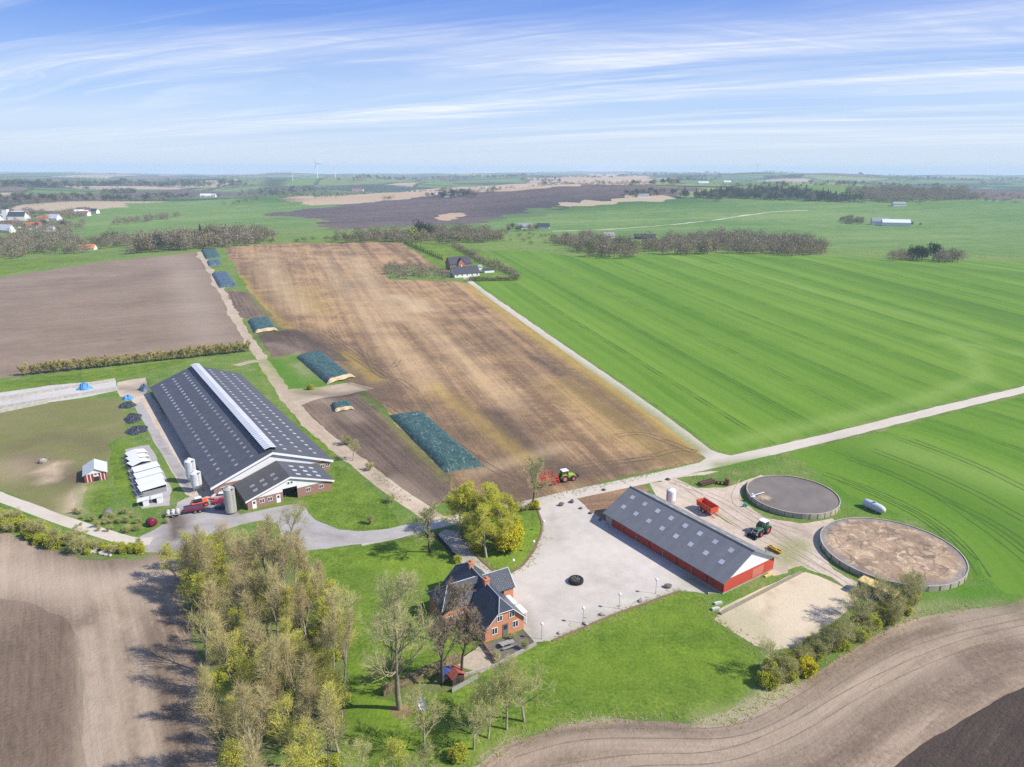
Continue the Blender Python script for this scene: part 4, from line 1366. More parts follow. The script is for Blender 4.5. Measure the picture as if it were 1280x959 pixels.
c_ = n.mix(n.rng(k1, .36, .62), (.20, .135, .09), (.40, .28, .175))
c_ = n.mix(n.rng(k2, .50, .64), c_, (.56, .42, .27))
c_ = n.mix(n.math('MULTIPLY', n.rng(n.noise(pos, 3.0, 4, .7), .45, .7), .3), c_, (.17, .12, .09))
vc = n.node('ShaderNodeTexVoronoi', {'Vector': wp, 'Scale': .30, 'Randomness': 1.0}, feature='DISTANCE_TO_EDGE').outputs['Distance']
brk = n.rng(n.noise(pos, .2, 4, .6), .42, .58)
c_ = n.mix(n.math('MULTIPLY', n.math('MULTIPLY', n.rng(vc, .05, .01), brk), .75), c_, (.10, .08, .065))
ring = n.node('ShaderNodeVectorMath', {0: pos}, operation='LENGTH').outputs['Value']
c_ = n.mix(n.math('MULTIPLY', n.rng(n.math('ADD', ring, n.math('MULTIPLY', n.noise(pos, .35, 5, .7), 5.5)), 14.3, 15.6), .75), c_, (.20, .19, .185))
n.out(c_, .9, n.math('ADD', k1, n.math('MULTIPLY', k2, .5)), 1.0, .4)
t1p = [(931.5, 612), (945, 598), (975, 594), (1010, 599), (1043, 616), (1053, 630), (1040, 639.5), (1000, 641), (950, 628)]
t2p = [(1030.5, 682), (1060, 653), (1100, 646.5), (1150, 658), (1198, 690), (1209.5, 707), (1195, 724), (1155, 733.5), (1100, 725), (1050, 703)]
T1, r1 = slurry_tank(t1p, 1.15, m, 'round concrete slurry tank with smooth grey brown liquid and a stirrer', 1.3)
T2, r2 = slurry_tank(t2p, 1.05, m2, 'wider round slurry tank covered by a cracked tan crust', 1.15)
b = MB()
b.tube((-r1 + .1, -1.6, 1.35), (-r1 + 3.6, -.3, 1.75), .09, k=6)
b.box(-r1 - .15, -r1 + .9, -2.2, -1.4, 1.31, 1.5)
b.box(-r1 + .1, -r1 + .5, -2.0, -1.6, 1.501, 2.1)
b.tube((-r1 + .3, -1.8, 1.45), (-r1 + 1.4, -3.1, 1.2), .07, k=6)
b.build('stirrer', M_WHITE, T1)
b = MB()
b.box(0, .9, 0, .5, 0, .5)
b.box(.15, .75, .08, .42, .501, .8)
ob = b.build('pump_unit', mat('teal_paint', (.03, .33, .30), .5), loc=at(929, 634))
tag(ob, 'small teal pump on the grass at the foot of the slurry tank', 'pump')

# ---- calf house
p0, p1, p2 = at(106.5, 604), at(134, 599), at(101, 581, 2.2)
ha = math.atan2((p1 - p0).y, (p1 - p0).x)
cw = (p1 - p0).length
ch_len = 6.6
calf = empty('calf_house', p0, ha, 'small red and white striped shed with a pale sheet roof', 'shed')
ce, cr = 2.1, 3.4
b = MB().box(0, cw, 0, ch_len, 0, ce)
m, n = newmat('striped_boards')
pos = n.node('ShaderNodeTexCoord').outputs['Object']
sp = n.node('ShaderNodeSeparateXYZ', {0: pos})
wv = n.math('FRACT', n.math('MULTIPLY', n.math('ADD', sp.outputs[0], sp.outputs[1]), 1.35))
n.out(n.mix(n.math('GREATER_THAN', wv, .72), n.mix(n.noise(pos, 2, 4, .6), (.27, .05, .045), (.2, .045, .04)), (.66, .64, .62)), .8)
b.build('wall', m, calf)
for y0, y1 in ((-.02, .1), (ch_len - .1, ch_len + .02)):
    MB().prism([(0, ce + .002), (cw, ce + .002), (cw / 2, cr - .1)], 'y', y0, y1).build('gable', M_WCLAD, calf)
kc = (cr - ce) / (cw / 2)
for s in (0, 1):
    xe = -.35 if s == 0 else cw + .35
    roof_slope(xe, ce - kc * .35, cw / 2 + (-.01 if s == 0 else .01), cr, -.35, ch_len + .35, .09).build('roof', mat('pale_zinc_roof', (.55, .59, .58), .5, .2), calf)
MB().box(cw * .42, cw * .64, -.04, -.022, .05, 1.2).build('doorway', M_DARK, calf)  # flat dark panel, shade of the open doorway put into its colour
MB().box(cw * .42, cw * .66, -.06, -.023, 1.25, 1.6).build('lintel_board', M_WHITE, calf)


# ---- calf shelters: open fronted white roofed pens
def shelter(px0, px1, depth, zf, zb, pitched, label, group):
    a, c = at(*px0), at(*px1)
    g = math.atan2((c - a).y, (c - a).x)
    w_ = (c - a).length
    s = empty('calf_shelter', a, g, label, 'shelter', group)
    b = MB()
    if pitched:
        for q in (0, 1):
            xe = -.15 if q == 0 else w_ + .15
            b2 = roof_slope(xe, zf, w_ / 2 + (-.01 if q == 0 else .01), zb, .26, depth - .26, .07)
            b2.build('roof', M_WROOF, s)
    else:
        b.prism([(-.15, zf), (w_ + .15, zb), (w_ + .15, zb + .07), (-.15, zf + .07)], 'y', .26, depth - .26)
        b.build('roof', M_WROOF, s)
    MB().box(w_ - .08, w_, .1, depth - .1, 0, (zf if pitched else zb) - .04).build('back_wall', M_WHITE, s)
    for y0 in (.08, depth - .14):
        MB().box(.25, w_ - .09, y0, y0 + .06, .0, 1.2).build('side_wall', M_GREYM, s)
    for y0 in (.1, depth - .2):
        MB().box(0, .1, y0, y0 + .1, 0, zf - .02).build('post', M_STEEL, s)
    b = MB()
    for z_ in (.35, .7, 1.05):
        b.tube((-.9, .1, z_), (-.9, depth - .1, z_), .025, k=4)
    for y0 in (.1, depth - .1):
        b.tube((-.9, y0, 0), (-.9, y0, 1.1), .03, k=4)
        b.tube((-.9, y0, 1.05), (0, y0, 1.05), .025, k=4)
    b.build('pen_rail', M_STEEL, s)
    return s


def lerp2(a, c, t):
    return (a[0] + (c[0] - a[0]) * t, a[1] + (c[1] - a[1]) * t)


A0, A1, B0, B1 = (167.6, 589), (190, 582), (160, 571), (182.5, 566)
names = ['nearest', 'middle', 'farthest']
dA = (at(*B0) - at(*A0)).length / 3
for i in range(3):
    shelter(lerp2(A0, B0, i / 3), lerp2(A1, B1, i / 3), dA, 1.3, 1.8, True, 'white double pitched calf shelter, %s of three in its row' % names[i], 'pitched calf shelters')
A0, A1, B0, B1 = (178, 622), (209.5, 614), (167.6, 590), (198, 583)
dA = (at(*B0) - at(*A0)).length / 4
names = ['at the near end, beside the small hutches', 'second from the small hutches', 'third from the small hutches', 'at the far end, touching the pitched shelters']
for i in range(4):
    shelter(lerp2(A0, B0, i / 4), lerp2(A1, B1, i / 4), dA, 1.45, 1.75, False, 'broad flat white calf shelter ' + names[i], 'flat calf shelters')
for (x, y), lb in (((172.5, 635), 'small white calf hutch on the grass side, left of two'), ((190, 631), 'small white calf hutch next to the concrete path, right of two')):
    s = empty('calf_hutch', at(x, y), R(25), lb, 'hutch', 'small calf hutches', .85)
    MB().prism([(0, 0), (2.7, 0), (2.7, 1.75), (0, 1.45)], 'y', .9, 2.5).build('box', M_WHITE, s)
    MB().prism([(-.1, 1.46), (2.85, 1.77), (2.85, 1.85), (-.1, 1.54)], 'y', .2, 2.6).build('roof', M_WROOF, s)
    MB().box(1.3, 2.65, .3, .36, 0, 1.5).build('front_panel', M_WHITE, s)
    MB().box(.1, 1.25, .86, .892, .1, 1.3).build('doorway', M_DARK, s)  # dark sheet painted as the shade inside the hutch opening


# ---- silage clamps under green nets
m, n = newmat('silage_net')
pos = n.node('ShaderNodeTexCoord').outputs['Object']
k1 = n.noise(pos, .55, 6, .7, .5)
c_ = n.mix(n.rng(k1, .35, .65), (.02, .052, .045), (.04, .118, .09))
br = n.rng(n.noise(n.vmul(pos, (1, .35, 1)), 1.7, 6, .75, .8), .53, .66)
c_ = n.mix(n.math('MULTIPLY', br, .8), c_, (.26, .34, .33))
tl = n.rng(n.noise(pos, 2.6, 3, .6), .60, .66)
c_ = n.mix(tl, c_, (.02, .026, .03))
n.out(c_, .5, n.noise(pos, 2.2, 5, .7), 1.0, .35, 0, .45)
M_NET = m
m, n = newmat('silage_net_bluish')
pos = n.node('ShaderNodeTexCoord').outputs['Object']
c_ = n.mix(n.rng(n.noise(pos, .5, 6, .7, .5), .35, .65), (.03, .06, .08), (.07, .12, .14))
c_ = n.mix(n.rng(n.noise(n.vmul(pos, (.5, 1.4, 1)), 1.1, 6, .75, 1.0), .54, .68), c_, (.34, .40, .46))
n.out(c_, .5, n.noise(pos, 2.2, 5, .7), 1.0, .35, 0, .45)
M_NETB = m
M_SILAGE = mat('cut_silage_face', (.40, .29, .16), .95, .4, 2.5, col2=(.52, .43, .30), bump=.5)


def clamp(front_l, front_r, back_l, hgt, label, m_, face=True, seed=1):
    a, c, e = at(*front_l), at(*front_r), at(*back_l)
    w_, l_ = (c - a).length, (e - a).length
    g = math.atan2((c - a).y, (c - a).x)
    yl = (e - a)
    ly = Vector((-math.sin(g), math.cos(g), 0))
    sh = yl.dot(Vector((math.cos(g), math.sin(g), 0)))
    l_ = yl.dot(ly)
    s = empty('silage_clamp', a, g, label, 'silage heap', 'silage heaps under nets')
    rr = random.Random(seed)
    nx, ny = 14, max(8, int(l_ / 1.6))
    b = MB()
    for j in range(ny + 1):
        for i in range(nx + 1):
            u_, v_ = i / nx, j / ny
            edge = min(1, min(u_, 1 - u_) / .2)
            ez = math.sin(edge * math.pi / 2) ** .8
            en = min(1, (1 - v_) / .10) * (1 if face else min(1, v_ / .07))
            en = math.sin(min(1, en) * math.pi / 2)
            z_ = hgt * ez * en * (1 + .06 * math.sin(j * .9 + i) + rr.uniform(-.05, .05)) * (1 - .12 * v_)
            b.v.append((u_ * w_ + sh * v_ + rr.uniform(-.1, .1), v_ * l_ + rr.uniform(-.12, .12) * (v_ > 0), max(.0, z_)))
    for j in range(ny):
        for i in range(nx):
            q = j * (nx + 1) + i
            b.f.append((q, q + 1, q + nx + 2, q + nx + 1))
            b.m.append(0)
    b.build('cover_net', m_, s, smooth=True)
    if face:
        pts = [b.v[i] for i in range(nx + 1)]
        f_ = MB()
        f_.loft([[(p[0], p[1] - .02, p[2] - .03) for p in pts], [(p[0], p[1] - .9 - (.4 * math.sin(i)), max(0, p[2] * .25)) for i, p in enumerate(pts)]], cap=False, closed=False)
        f_.build('cut_face', M_SILAGE, s)
    return s


clamp((556, 591), (606, 583), (485, 519), 1.5, 'longest dark green netted silage heap, lying nearest to the tree grove', M_NET, False, 1)
clamp((408, 480), (442, 471), (369, 446), 1.8, 'green netted silage heap with a cut tan face, beside the upper track', M_NET, True, 2)
clamp((417, 515), (442, 511), (413, 506), 1.3, 'tiny remnant of a silage heap on bare dark soil', M_NET, True, 3)
clamp((318, 417), (347, 413), (309, 401), 1.9, 'small green netted silage heap with a cut face where the tracks darken', M_NET, True, 4)
clamp((274, 360), (297, 358), (264, 342), 2.0, 'bluish netted silage heap between green verges, far up the track', M_NETB, False, 5)
clamp((261, 333), (278, 331), (258, 327), 1.6, 'low bluish silage heap, second from the top of the track', M_NETB, False, 6)
clamp((257, 324), (277, 322), (251, 313), 2.0, 'netted silage heap at the very top of the track, by the wood', M_NET, False, 7)

# ---- bunker silo walls, tarpaulins, plastic heaps
for a_, c_, lb in (((-300, 548), (144, 476.5), 'low concrete bunker wall along the grass bank, far side of the pale slab'),
                   ((-300, 560), (148, 487), 'low concrete bunker wall down the middle of the pale slab'),
                   ((-300, 578), (60, 503.5), 'low concrete bunker wall on the paddock side of the pale slab')):
    p, q = at(*a_), at(*c_)
    g = math.atan2((q - p).y, (q - p).x)
    o = empty('bunker_wall', p, g, lb, 'wall', 'bunker walls')
    L_ = (q - p).length
    MB().prism([(-.35, 0), (.35, 0), (.12, 1.0), (-.12, 1.0)], 'x', 0, L_).build('panel', M_CONC, o)
    MB().box(0, L_, -.16, .16, 1.002, 1.08).build('coping', mat('pale_concrete', (.55, .52, .48), .9), o)


def heap(name, px, rx, ry, h, m_, label, cat, seed, rz=AX, group=None):
    rr = random.Random(seed)
    b = MB()
    nr, k_ = 7, 18
    ph = [rr.uniform(0, 6) for _ in range(4)]
    for j in range(nr + 1):
        for i in range(k_):
            a = PI2 * i / k_
            q = j / nr
            s_ = 1 + .16 * math.sin(2 * a + ph[0]) + .10 * math.sin(5 * a + ph[1])
            z_ = h * (1 - q ** 2.2) * (1 + .18 * math.sin(3 * a + ph[2] + q * 4) + rr.uniform(-.28, .28))
            b.v.append((rx * q * s_ * math.cos(a), ry * q * s_ * math.sin(a), max(0.0, z_) if j < nr else -.03))
    for j in range(nr):
        for i in range(k_):
            b.f.append((j * k_ + i, (j + 1) * k_ + i, (j + 1) * k_ + (i + 1) % k_, j * k_ + (i + 1) % k_))
            b.m.append(0)
    o = b.build(name, m_, loc=at(*px), smooth=False)
    o.rotation_euler = (0, 0, rz)
    return tag(o, label, cat, group)


m, n = newmat('black_sheeting')
pos = n.node('ShaderNodeTexCoord').outputs['Object']
c_ = n.mix(n.rng(n.noise(pos, 1.6, 6, .75, 1.0), .52, .68), (.022, .024, .03), (.20, .22, .25))
n.out(c_, .35, n.noise(pos, 2.0, 6, .7, 1.0), 1.0, .4, 0, .5)
M_SHEET = m
M_BLUE = mat('blue_tarpaulin', (.03, .16, .42), .45, .5, 1.2, bump=.5, col2=(.10, .30, .52))
M_TIRE = M_BLACK
heap('sheeting_heap', (171, 538), 2.9, 4.6, .9, M_SHEET, 'heap of black plastic sheeting nearest to the white shelters', 'heap', 1)
heap('sheeting_heap', (166, 523), 2.8, 4.8, 1.0, M_SHEET, 'middle heap of black plastic sheeting along the concrete path', 'heap', 2)
heap('sheeting_heap', (159, 507), 2.4, 4.2, .9, M_SHEET, 'black plastic heap with pale folds just below the blue tarpaulin', 'heap', 3)
heap('tarpaulin', (160, 499), 1.6, 1.6, 1.2, M_BLUE, 'crumpled light blue tarpaulin on top of the black heaps', 'tarpaulin', 4)
heap('tarpaulin', (106, 486.5), 2.6, 1.5, 2.0, M_BLUE, 'bright blue tarpaulin bundled on the pale concrete slab', 'tarpaulin', 5)
heap('tarpaulin', (180, 487), 2.0, 2.4, 1.6, mat('dark_blue_sheet', (.03, .06, .13), .5, .5, 1.0, col2=(.10, .14, .2)), 'dark blue sheeting beside the far corner of the cattle barn', 'tarpaulin', 6)

# ------------------------------------------------------------------ vehicles and farm machines
M_LIME = mat('lime_paint', (.33, .46, .03), .4, .15)
M_GREENP = mat('green_paint', (.03, .14, .045), .4, .2)
M_REDP = mat('red_paint', (.55, .045, .04), .45, .2)
M_REDRIM = mat('red_rim', (.50, .06, .09), .5, .2)
M_ORANGE = mat('orange_red_paint', (.66, .105, .04), .5, .25)
M_YEL = mat('yellow_paint', (.68, .43, .04), .5, .3)
M_CREAM = mat('yellow_cream_roof', (.70, .52, .20), .7, .2)
M_RUST = mat('rusty_iron', (.13, .065, .042), .9, .5, 2.0, col2=(.06, .04, .032))


def wheel(parent, x, y, r, w_, rim):
    b = MB()
    c = (x, y, r)
    b.lathe([(r * .6, -w_ / 2), (r * .92, -w_ / 2), (r, -w_ * .36), (r, w_ * .36), (r * .92, w_ / 2), (r * .6, w_ / 2)], 20, c, 'y', cap=False)
    o = b.build('wheel', M_BLACK, parent, smooth=False)
    g = MB()
    g.lathe([(r * .61, -w_ * .38), (r * .3, -w_ * .30), (r * .18, -w_ * .36), (r * .18, w_ * .36), (r * .3, w_ * .30), (r * .61, w_ * .38)], 16, c, 'y')
    g.build('rim', rim, o)
    return o


def tractor(name, loc, rz, label, paint, rim, roof, loader=False):
    t = empty(name, loc, rz, label, 'tractor')
    b = MB()
    b.loft([[(1.25, -.42, .95), (2.95, -.36, .95), (2.95, .36, .95), (1.25, .42, .95)], [(1.25, -.45, 1.5), (3.0, -.38, 1.42), (3.0, .38, 1.42), (1.25, .45, 1.5)],
            [(1.25, -.36, 1.85), (2.7, -.28, 1.66), (2.7, .28, 1.66), (1.25, .36, 1.85)]])
    b.box(-.4, 1.25, -.5, .5, .75, 1.35)
    b.build('bonnet', paint, t)
    b = MB()
    b.box(-.9, 2.9, -.24, .24, .55, .95)
    b.box(2.95, 3.5, -.45, .45, .7, 1.05)
    b.tube((1.35, .48, 1.5), (1.35, .48, 2.7), .06)
    b.build('chassis', M_GREYM, t)
    b = MB()
    b.loft([[(-.55, -.72, 1.35), (1.15, -.66, 1.35), (1.15, .66, 1.35), (-.55, .72, 1.35)], [(-.5, -.68, 2.75), (1.0, -.62, 2.75), (1.0, .62, 2.75), (-.5, .68, 2.75)]])
    cab_ = b.build('cab', M_GLASS, t)
    b = MB()
    for x0, x1 in ((-.57, -.52), (1.16, 1.01), (.3, .28)):
        for s in (-1, 1):
            b.tube((x0, s * .72, 1.36), (x1, s * .68, 2.76), .05, k=5)
    b.build('pillar', paint, cab_)
    MB().bevbox(-.68, 1.15, -.8, .8, 2.76, 2.98, .07).build('cab_roof', roof, t)
    for s in (-1, 1):
        wheel(t, 0, s * .98, .95, .6, rim)
        wheel(t, 2.45, s * .92, .68, .48, rim)
        b = MB()
        pts = []
        ring0, ring1 = [], []
        for i in range(9):
            a = R(10 + 160 * i / 8)
            for rg, rr_ in ((ring0, 1.0), (ring1, 1.08)):
                rg.append((rr_ * math.cos(a), rr_ * math.sin(a) + .95))
        for i in range(8):
            q = [ring0[i], ring0[i + 1], ring1[i + 1], ring1[i]]
            b.prism(q, 'y', s * .62, s * 1.28)
        b.build('mudguard', paint, t)
    if loader:
        b = MB()
        for s in (-.62, .62):
            b.tube((.95, s, 1.45), (2.9, s, 1.55), .09, k=5)
            b.tube((2.9, s, 1.55), (4.0, s, .55), .09, k=5)
        b.tube((2.9, -.62, 1.55), (2.9, .62, 1.55), .07, k=5)
        b.build('loader_arm', M_GREYM, t)
        b = MB()
        b.loft([[(4.0, -1.05, .08), (4.9, -1.05, .05), (4.9, 1.05, .05), (4.0, 1.05, .08)], [(3.85, -1.05, .5), (4.0, -1.05, .16), (4.0, 1.05, .16), (3.85, 1.05, .5)],
                [(3.95, -1.05, .85), (4.06, -1.05, .84), (4.06, 1.05, .84), (3.95, 1.05, .85)]], cap=True)
        b.box(3.9, 4.7, -1.08, -1.051, .06, .62)
        b.box(3.9, 4.7, 1.051, 1.08, .06, .62)
        b.build('bucket', M_BLACK, t)
    else:
        MB().bevbox(3.5, 4.15, -.5, .5, .5, 1.15, .08).build('front_weight', M_BLACK, t)
    return t


def heading(a, b):
    p, q = at(*a), at(*b)
    return math.atan2((q - p).y, (q - p).x)


LT = at(704, 601)
hd = heading((704, 602), (724, 598.5))
tractor('tractor', LT, hd, 'lime green tractor with a white cab roof parked in the brown field', M_LIME, mat('pink_red_rim', (.60, .20, .20), .5, .2), M_WHITE)
hp = LT - Vector((math.cos(hd), math.sin(hd), 0)) * 1.6
hr = empty('harrow', hp, hd, 'red folded harrow hitched behind the lime green tractor', 'harrow')
b = MB()
for y in (-1.9, -.65, .65, 1.9):
    b.tube((-.4, y, .95), (-5.0, y, .95), .09, k=5)
for x in (-.4, -1.5, -2.7, -3.9, -5.0):
    b.tube((x, -2.2, .95), (x, 2.2, .95), .08, k=5)
b.tube((.6, 0, .7), (-.4, -.65, .95), .09, k=5)
b.tube((.6, 0, .7), (-.4, .65, .95), .09, k=5)
b.build('frame', M_REDP, hr)
for s in (-1, 1):
    b = MB()
    for x in (-.6, -1.7, -2.8, -3.9, -4.9):
        b.tube((x, s * 2.2, .95), (x, s * 1.5, 2.5), .07, k=5)
    for q in (.35, .7, 1.0):
        b.tube((-.6, s * (2.2 - .7 * q), .95 + 1.55 * q), (-4.9, s * (2.2 - .7 * q), .95 + 1.55 * q), .07, k=5)
    b.build('folded_wing', M_REDP, hr)
b = MB()
for i in range(5):
    for j in range(8):
        x, y = -.5 - i * 1.08, -2 + j * .57
        b.tube((x, y, .93), (x - .25, y, .5), .04, k=4)
        b.tube((x - .25, y, .5), (x - .05, y, .06), .035, k=4)
b.build('tines', M_REDRIM, hr)
b = MB()
b.lathe([(.28, -2.1), (.28, 2.1)], 14, (-5.5, 0, .32), 'y')
for y in (-1.8, 1.8):
    b.tube((-5.0, y, .95), (-5.5, y, .34), .06, k=5)
b.build('roller', M_RUST, hr)

hd = heading((953, 664), (938, 672))
tractor('tractor', at(954, 665), hd, 'dark green tractor with a black front bucket on the dirt yard', M_GREENP, M_REDRIM, M_WHITE, True)

# tipping trailer
tp = empty('tipping_trailer', at(883.5, 640), heading((874, 634), (890, 644)), 'bright orange red tipping trailer, empty, behind the machine barn', 'trailer')
b = MB()
z0, z1 = .95, 2.3
o0, o1 = [(-2.4, -1.05), (2.4, -1.05), (2.4, 1.05), (-2.4, 1.05)], [(-2.5, -1.2), (2.5, -1.2), (2.5, 1.2), (-2.5, 1.2)]
i1 = [(-2.42, -1.12), (2.42, -1.12), (2.42, 1.12), (-2.42, 1.12)]
i0 = [(-2.32, -.98), (2.32, -.98), (2.32, .98), (-2.32, .98)]
b.loft([[(x, y, z0) for x, y in o0], [(x, y, z1) for x, y in o1], [(x, y, z1) for x, y in i1], [(x, y, z0 + .08) for x, y in i0]])
b.build('tub', M_ORANGE, tp)
b = MB()
for x in (-1.8, -.9, 0, .9, 1.8):
    for s in (-1, 1):
        b.prism([(s * 1.06, z0), (s * 1.12, z0), (s * 1.27, z1 - .02), (s * 1.21, z1 - .02)], 'x', x - .05, x + .05)
b.build('ribs', M_ORANGE, tp)
b = MB()
b.box(-2.3, 2.3, -.4, .4, .68, .94)
b.tube((2.3, -.35, .8), (3.6, 0, .6), .07)
b.tube((2.3, .35, .8), (3.6, 0, .6), .07)
b.build('chassis', M_REDP, tp)
for x in (-1.2, -.1):
    for s in (-1, 1):
        wheel(tp, x, s * .95, .48, .38, M_WHITE)

# yellow implement
yi = empty('yellow_implement', at(968, 689), heading((960, 684), (975, 692)), 'low yellow field implement beside the barn corner', 'implement')
b = MB()
b.box(-1.6, 1.6, -.3, .0, .35, .6)
b.prism([(-1.6, .15), (1.6, .15), (1.3, .75), (-1.3, .75)], 'y', .3, .4)
b.tube((-1.3, -.2, .6), (0, -.9, .95), .07)
b.tube((1.3, -.2, .6), (0, -.9, .95), .07)
b.build('frame', M_YEL, yi)
b = MB()
for i in range(7):
    b.lathe([(.3, -.02), (.3, .02)], 12, (-1.4 + i * .46, .15, .3), 'x')
b.build('discs', M_RUST, yi)
b = MB().box(-.5, .5, -.28, -.02, .602, 1.0)
b.build('toolbox', M_YEL, yi)

# old rusty machines on the verge
rm = empty('rusty_machine', at(876, 607), heading((866, 608), (890, 602)), 'long rusty iron bed of an old machine on the grass verge', 'machine')
b = MB()
b.box(-.4, 4.4, -.9, -.75, .35, .75)
b.box(-.4, 4.4, .75, .9, .35, .75)
for i in range(9):
    b.box(-.3 + i * .55, -.1 + i * .55, -.749, .749, .4, .6)
b.box(-.3, 4.3, -.3, .3, .601, .78)
b.build('bed', M_RUST, rm)
b = MB()
for x in (.3, 3.6):
    for y in (-.7, .7):
        b.tube((x, y, 0), (x, y, .36), .1, k=6)
b.build('leg', M_RUST, rm)
rp = empty('rusty_plough', at(904, 606), heading((892, 603), (912, 605)), 'small rusty plough with a red upright box at the road verge', 'plough')
b = MB()
b.tube((-2.4, .3, .6), (1.0, 0, .8), .1, k=6)
b.tube((-1.8, .9, .4), (-1.2, -.7, .5), .08, k=6)
for x in (-2.0, -1.1, -.2):
    b.prism([(x, .0), (x + .6, .1), (x + .5, .75), (x + .2, .7)], 'y', -.1, .02)
b.build('beam', M_RUST, rp)
b = MB().bevbox(.3, 1.3, -.5, .5, .15, 1.75, .1)
b.build('hopper', mat('old_red_rust', (.24, .075, .06), .85, .5), rp)
wheel(rp, .8, .65, .35, .16, M_RUST)

# tanks and containers
vt = empty('fuel_tank', at(838, 629), AX, 'white fuel tank standing behind the machine barn roof', 'tank')
MB().lathe([(.3, .4), (1.0, .7), (1.1, 1.0), (1.1, 3.2), (1.0, 3.5), (.35, 3.75), (.02, 3.8)], 20).build('vessel', M_WHITE, vt)
for i in range(4):
    a = math.pi / 4 + i * math.pi / 2
    MB().tube((.85 * math.cos(a), .85 * math.sin(a), 0), (.85 * math.cos(a), .85 * math.sin(a), 1.1), .07).build('leg', M_STEEL, vt)
b = MB()
b.tube((-1.2, 0, .2), (-1.2, 0, 3.9), .05, k=5)
b.tube((-1.2, 0, 3.9), (0, 0, 4.1), .05, k=5)
b.build('pipe', M_GREYM, vt)
lt = empty('cylindrical_tank', at(1092, 638), heading((1082, 631), (1102, 640)), 'pale cylindrical tank lying in the grass between the slurry tanks', 'tank')
b = MB().lathe([(.05, -2.75), (.7, -2.6), (.95, -2.2), (1.0, -1.0), (1.0, 1.2), (.8, 2.1), (.5, 2.6), (.05, 2.7)], 20, (0, 0, 1.05), 'x')
b.build('vessel', mat('grey_white_tank', (.58, .59, .58), .6, .25), lt, smooth=True)
b = MB()
for x in (-1.5, 1.0):
    b.prism([(-.9, 0), (.9, 0), (.75, .5), (-.75, .5)], 'x', x - .1, x + .1)
b.build('saddle', M_GREYM, lt)
b = MB().lathe([(.3, 1.95), (.3, 2.3), (.02, 2.32)], 12)
b.build('hatch', M_STEEL, lt)
ct = empty('yellow_container', at(1070, 739), heading((1069, 739), (1104, 755)), 'yellow roofed container with a dark end, wedged under the slurry tank wall', 'container')
b = MB().box(0, 6.6, 0, 2.3, .15, 2.2)
b.build('body', mat('green_black_sides', (.07, .09, .075), .7, .3), ct)
MB().bevbox(-.08, 6.7, -.08, 2.4, 2.2, 2.45, .06).build('roof', M_CREAM, ct)
b = MB()
for i in range(7):
    b.box(.2 + i * 1.0, .32 + i * 1.0, -.04, -.002, .2, 2.15)
b.build('ribs', M_GREYM, ct)
MB().box(-.05, -.002, .3, 2.0, .3, 2.0).build('end_door', M_DARK, ct)
for x in (.6, 5.8):
    for y in (.3, 2.0):
        MB().lathe([(.24, -.1), (.24, .1)], 12, (x, y, .24), 'y').build('wheel', M_BLACK, ct)


# ---- cars and the loader by the cattle barn
def car(px, py, rz, paint, label):
    c = empty('parked_car', at(px, py), rz, label, 'car', 'cars parked behind the silo')
    b = MB()
    sec = lambda x, w_, z0, z1: [(x, -w_, z0), (x, w_, z0), (x, w_, z1), (x, -w_, z1)]
    b.loft([sec(-2.15, .72, .45, .75), sec(-2.0, .86, .3, .95), (sec(-1.0, .9, .25, .98)), sec(.9, .9, .25, .93), sec(1.8, .84, .28, .8), sec(2.15, .66, .4, .65)])
    b.build('body', paint, c)
    b = MB()
    b.loft([[(-1.95, -.74, .96), (1.05, -.74, .93), (1.05, .74, .93), (-1.95, .74, .96)], [(-1.55, -.6, 1.4), (.3, -.6, 1.42), (.3, .6, 1.42), (-1.55, .6, 1.4)]])
    b.build('windows', M_GLASS, c)
    MB().bevbox(-1.6, .38, -.63, .63, 1.40, 1.5, .04).build('roof', paint, c)
    for x in (-1.35, 1.35):
        for s in (-1, 1):
            wheel(c, x, s * .8, .32, .2, M_GREYM)
    for s in (-1, 1):
        MB().box(2.0, 2.13, s * .55 - .12, s * .55 + .12, .56, .7).build('headlight', M_SKYL, c)
    return c


cz = R(188)
car(276, 623, cz, mat('white_car_paint', (.66, .67, .68), .3, .1), 'white parked car, farthest of the row behind the silo')
car(278.5, 629, cz, mat('red_car_paint', (.5, .02, .04), .3, .2), 'red parked car between the white and the dark blue car')
car(281.5, 635, cz, mat('blue_car_paint', (.035, .05, .09), .3, .2), 'dark blue parked car, nearest of the row behind the silo')
ib = empty('water_container', at(281, 617), AX, 'white square container against the brick wall by the cars', 'container')
MB().bevbox(0, 1.6, 0, 1.3, .15, 1.6, .1).build('tub', M_WHITE, ib)
MB().box(-.05, 1.65, -.05, 1.35, 0, .148).build('pallet', M_GREYM, ib)

tl = empty('telehandler', at(250, 633), heading((243, 634), (262, 629)), 'orange telehandler with a white cab roof beside the dark red trailer', 'telehandler')
b = MB().bevbox(-1.9, 1.7, -.75, .75, .6, 1.3, .1)
b.build('body', M_ORANGE, tl)
MB().loft([[(-1.0, -.7, 1.3), (.6, -.7, 1.3), (.6, .3, 1.3), (-1.0, .3, 1.3)], [(-.9, -.65, 2.3), (.4, -.65, 2.3), (.4, .25, 2.3), (-.9, .25, 2.3)]]).build('cab', M_GLASS, tl)
MB().bevbox(-1.0, .5, -.75, .35, 2.3, 2.45, .05).build('cab_roof', M_WHITE, tl)
b = MB()
b.tube((-1.6, .55, 1.6), (2.6, .55, 1.2), .16, k=8)
b.tube((2.6, .55, 1.2), (3.2, .55, .7), .12, k=8)
b.box(3.2, 3.3, -.5, 1.0, .2, .9)
b.build('boom', M_ORANGE, tl)
for x in (-1.2, 1.2):
    for s in (-1, 1):
        wheel(tl, x, s * .85, .55, .4, M_ORANGE)
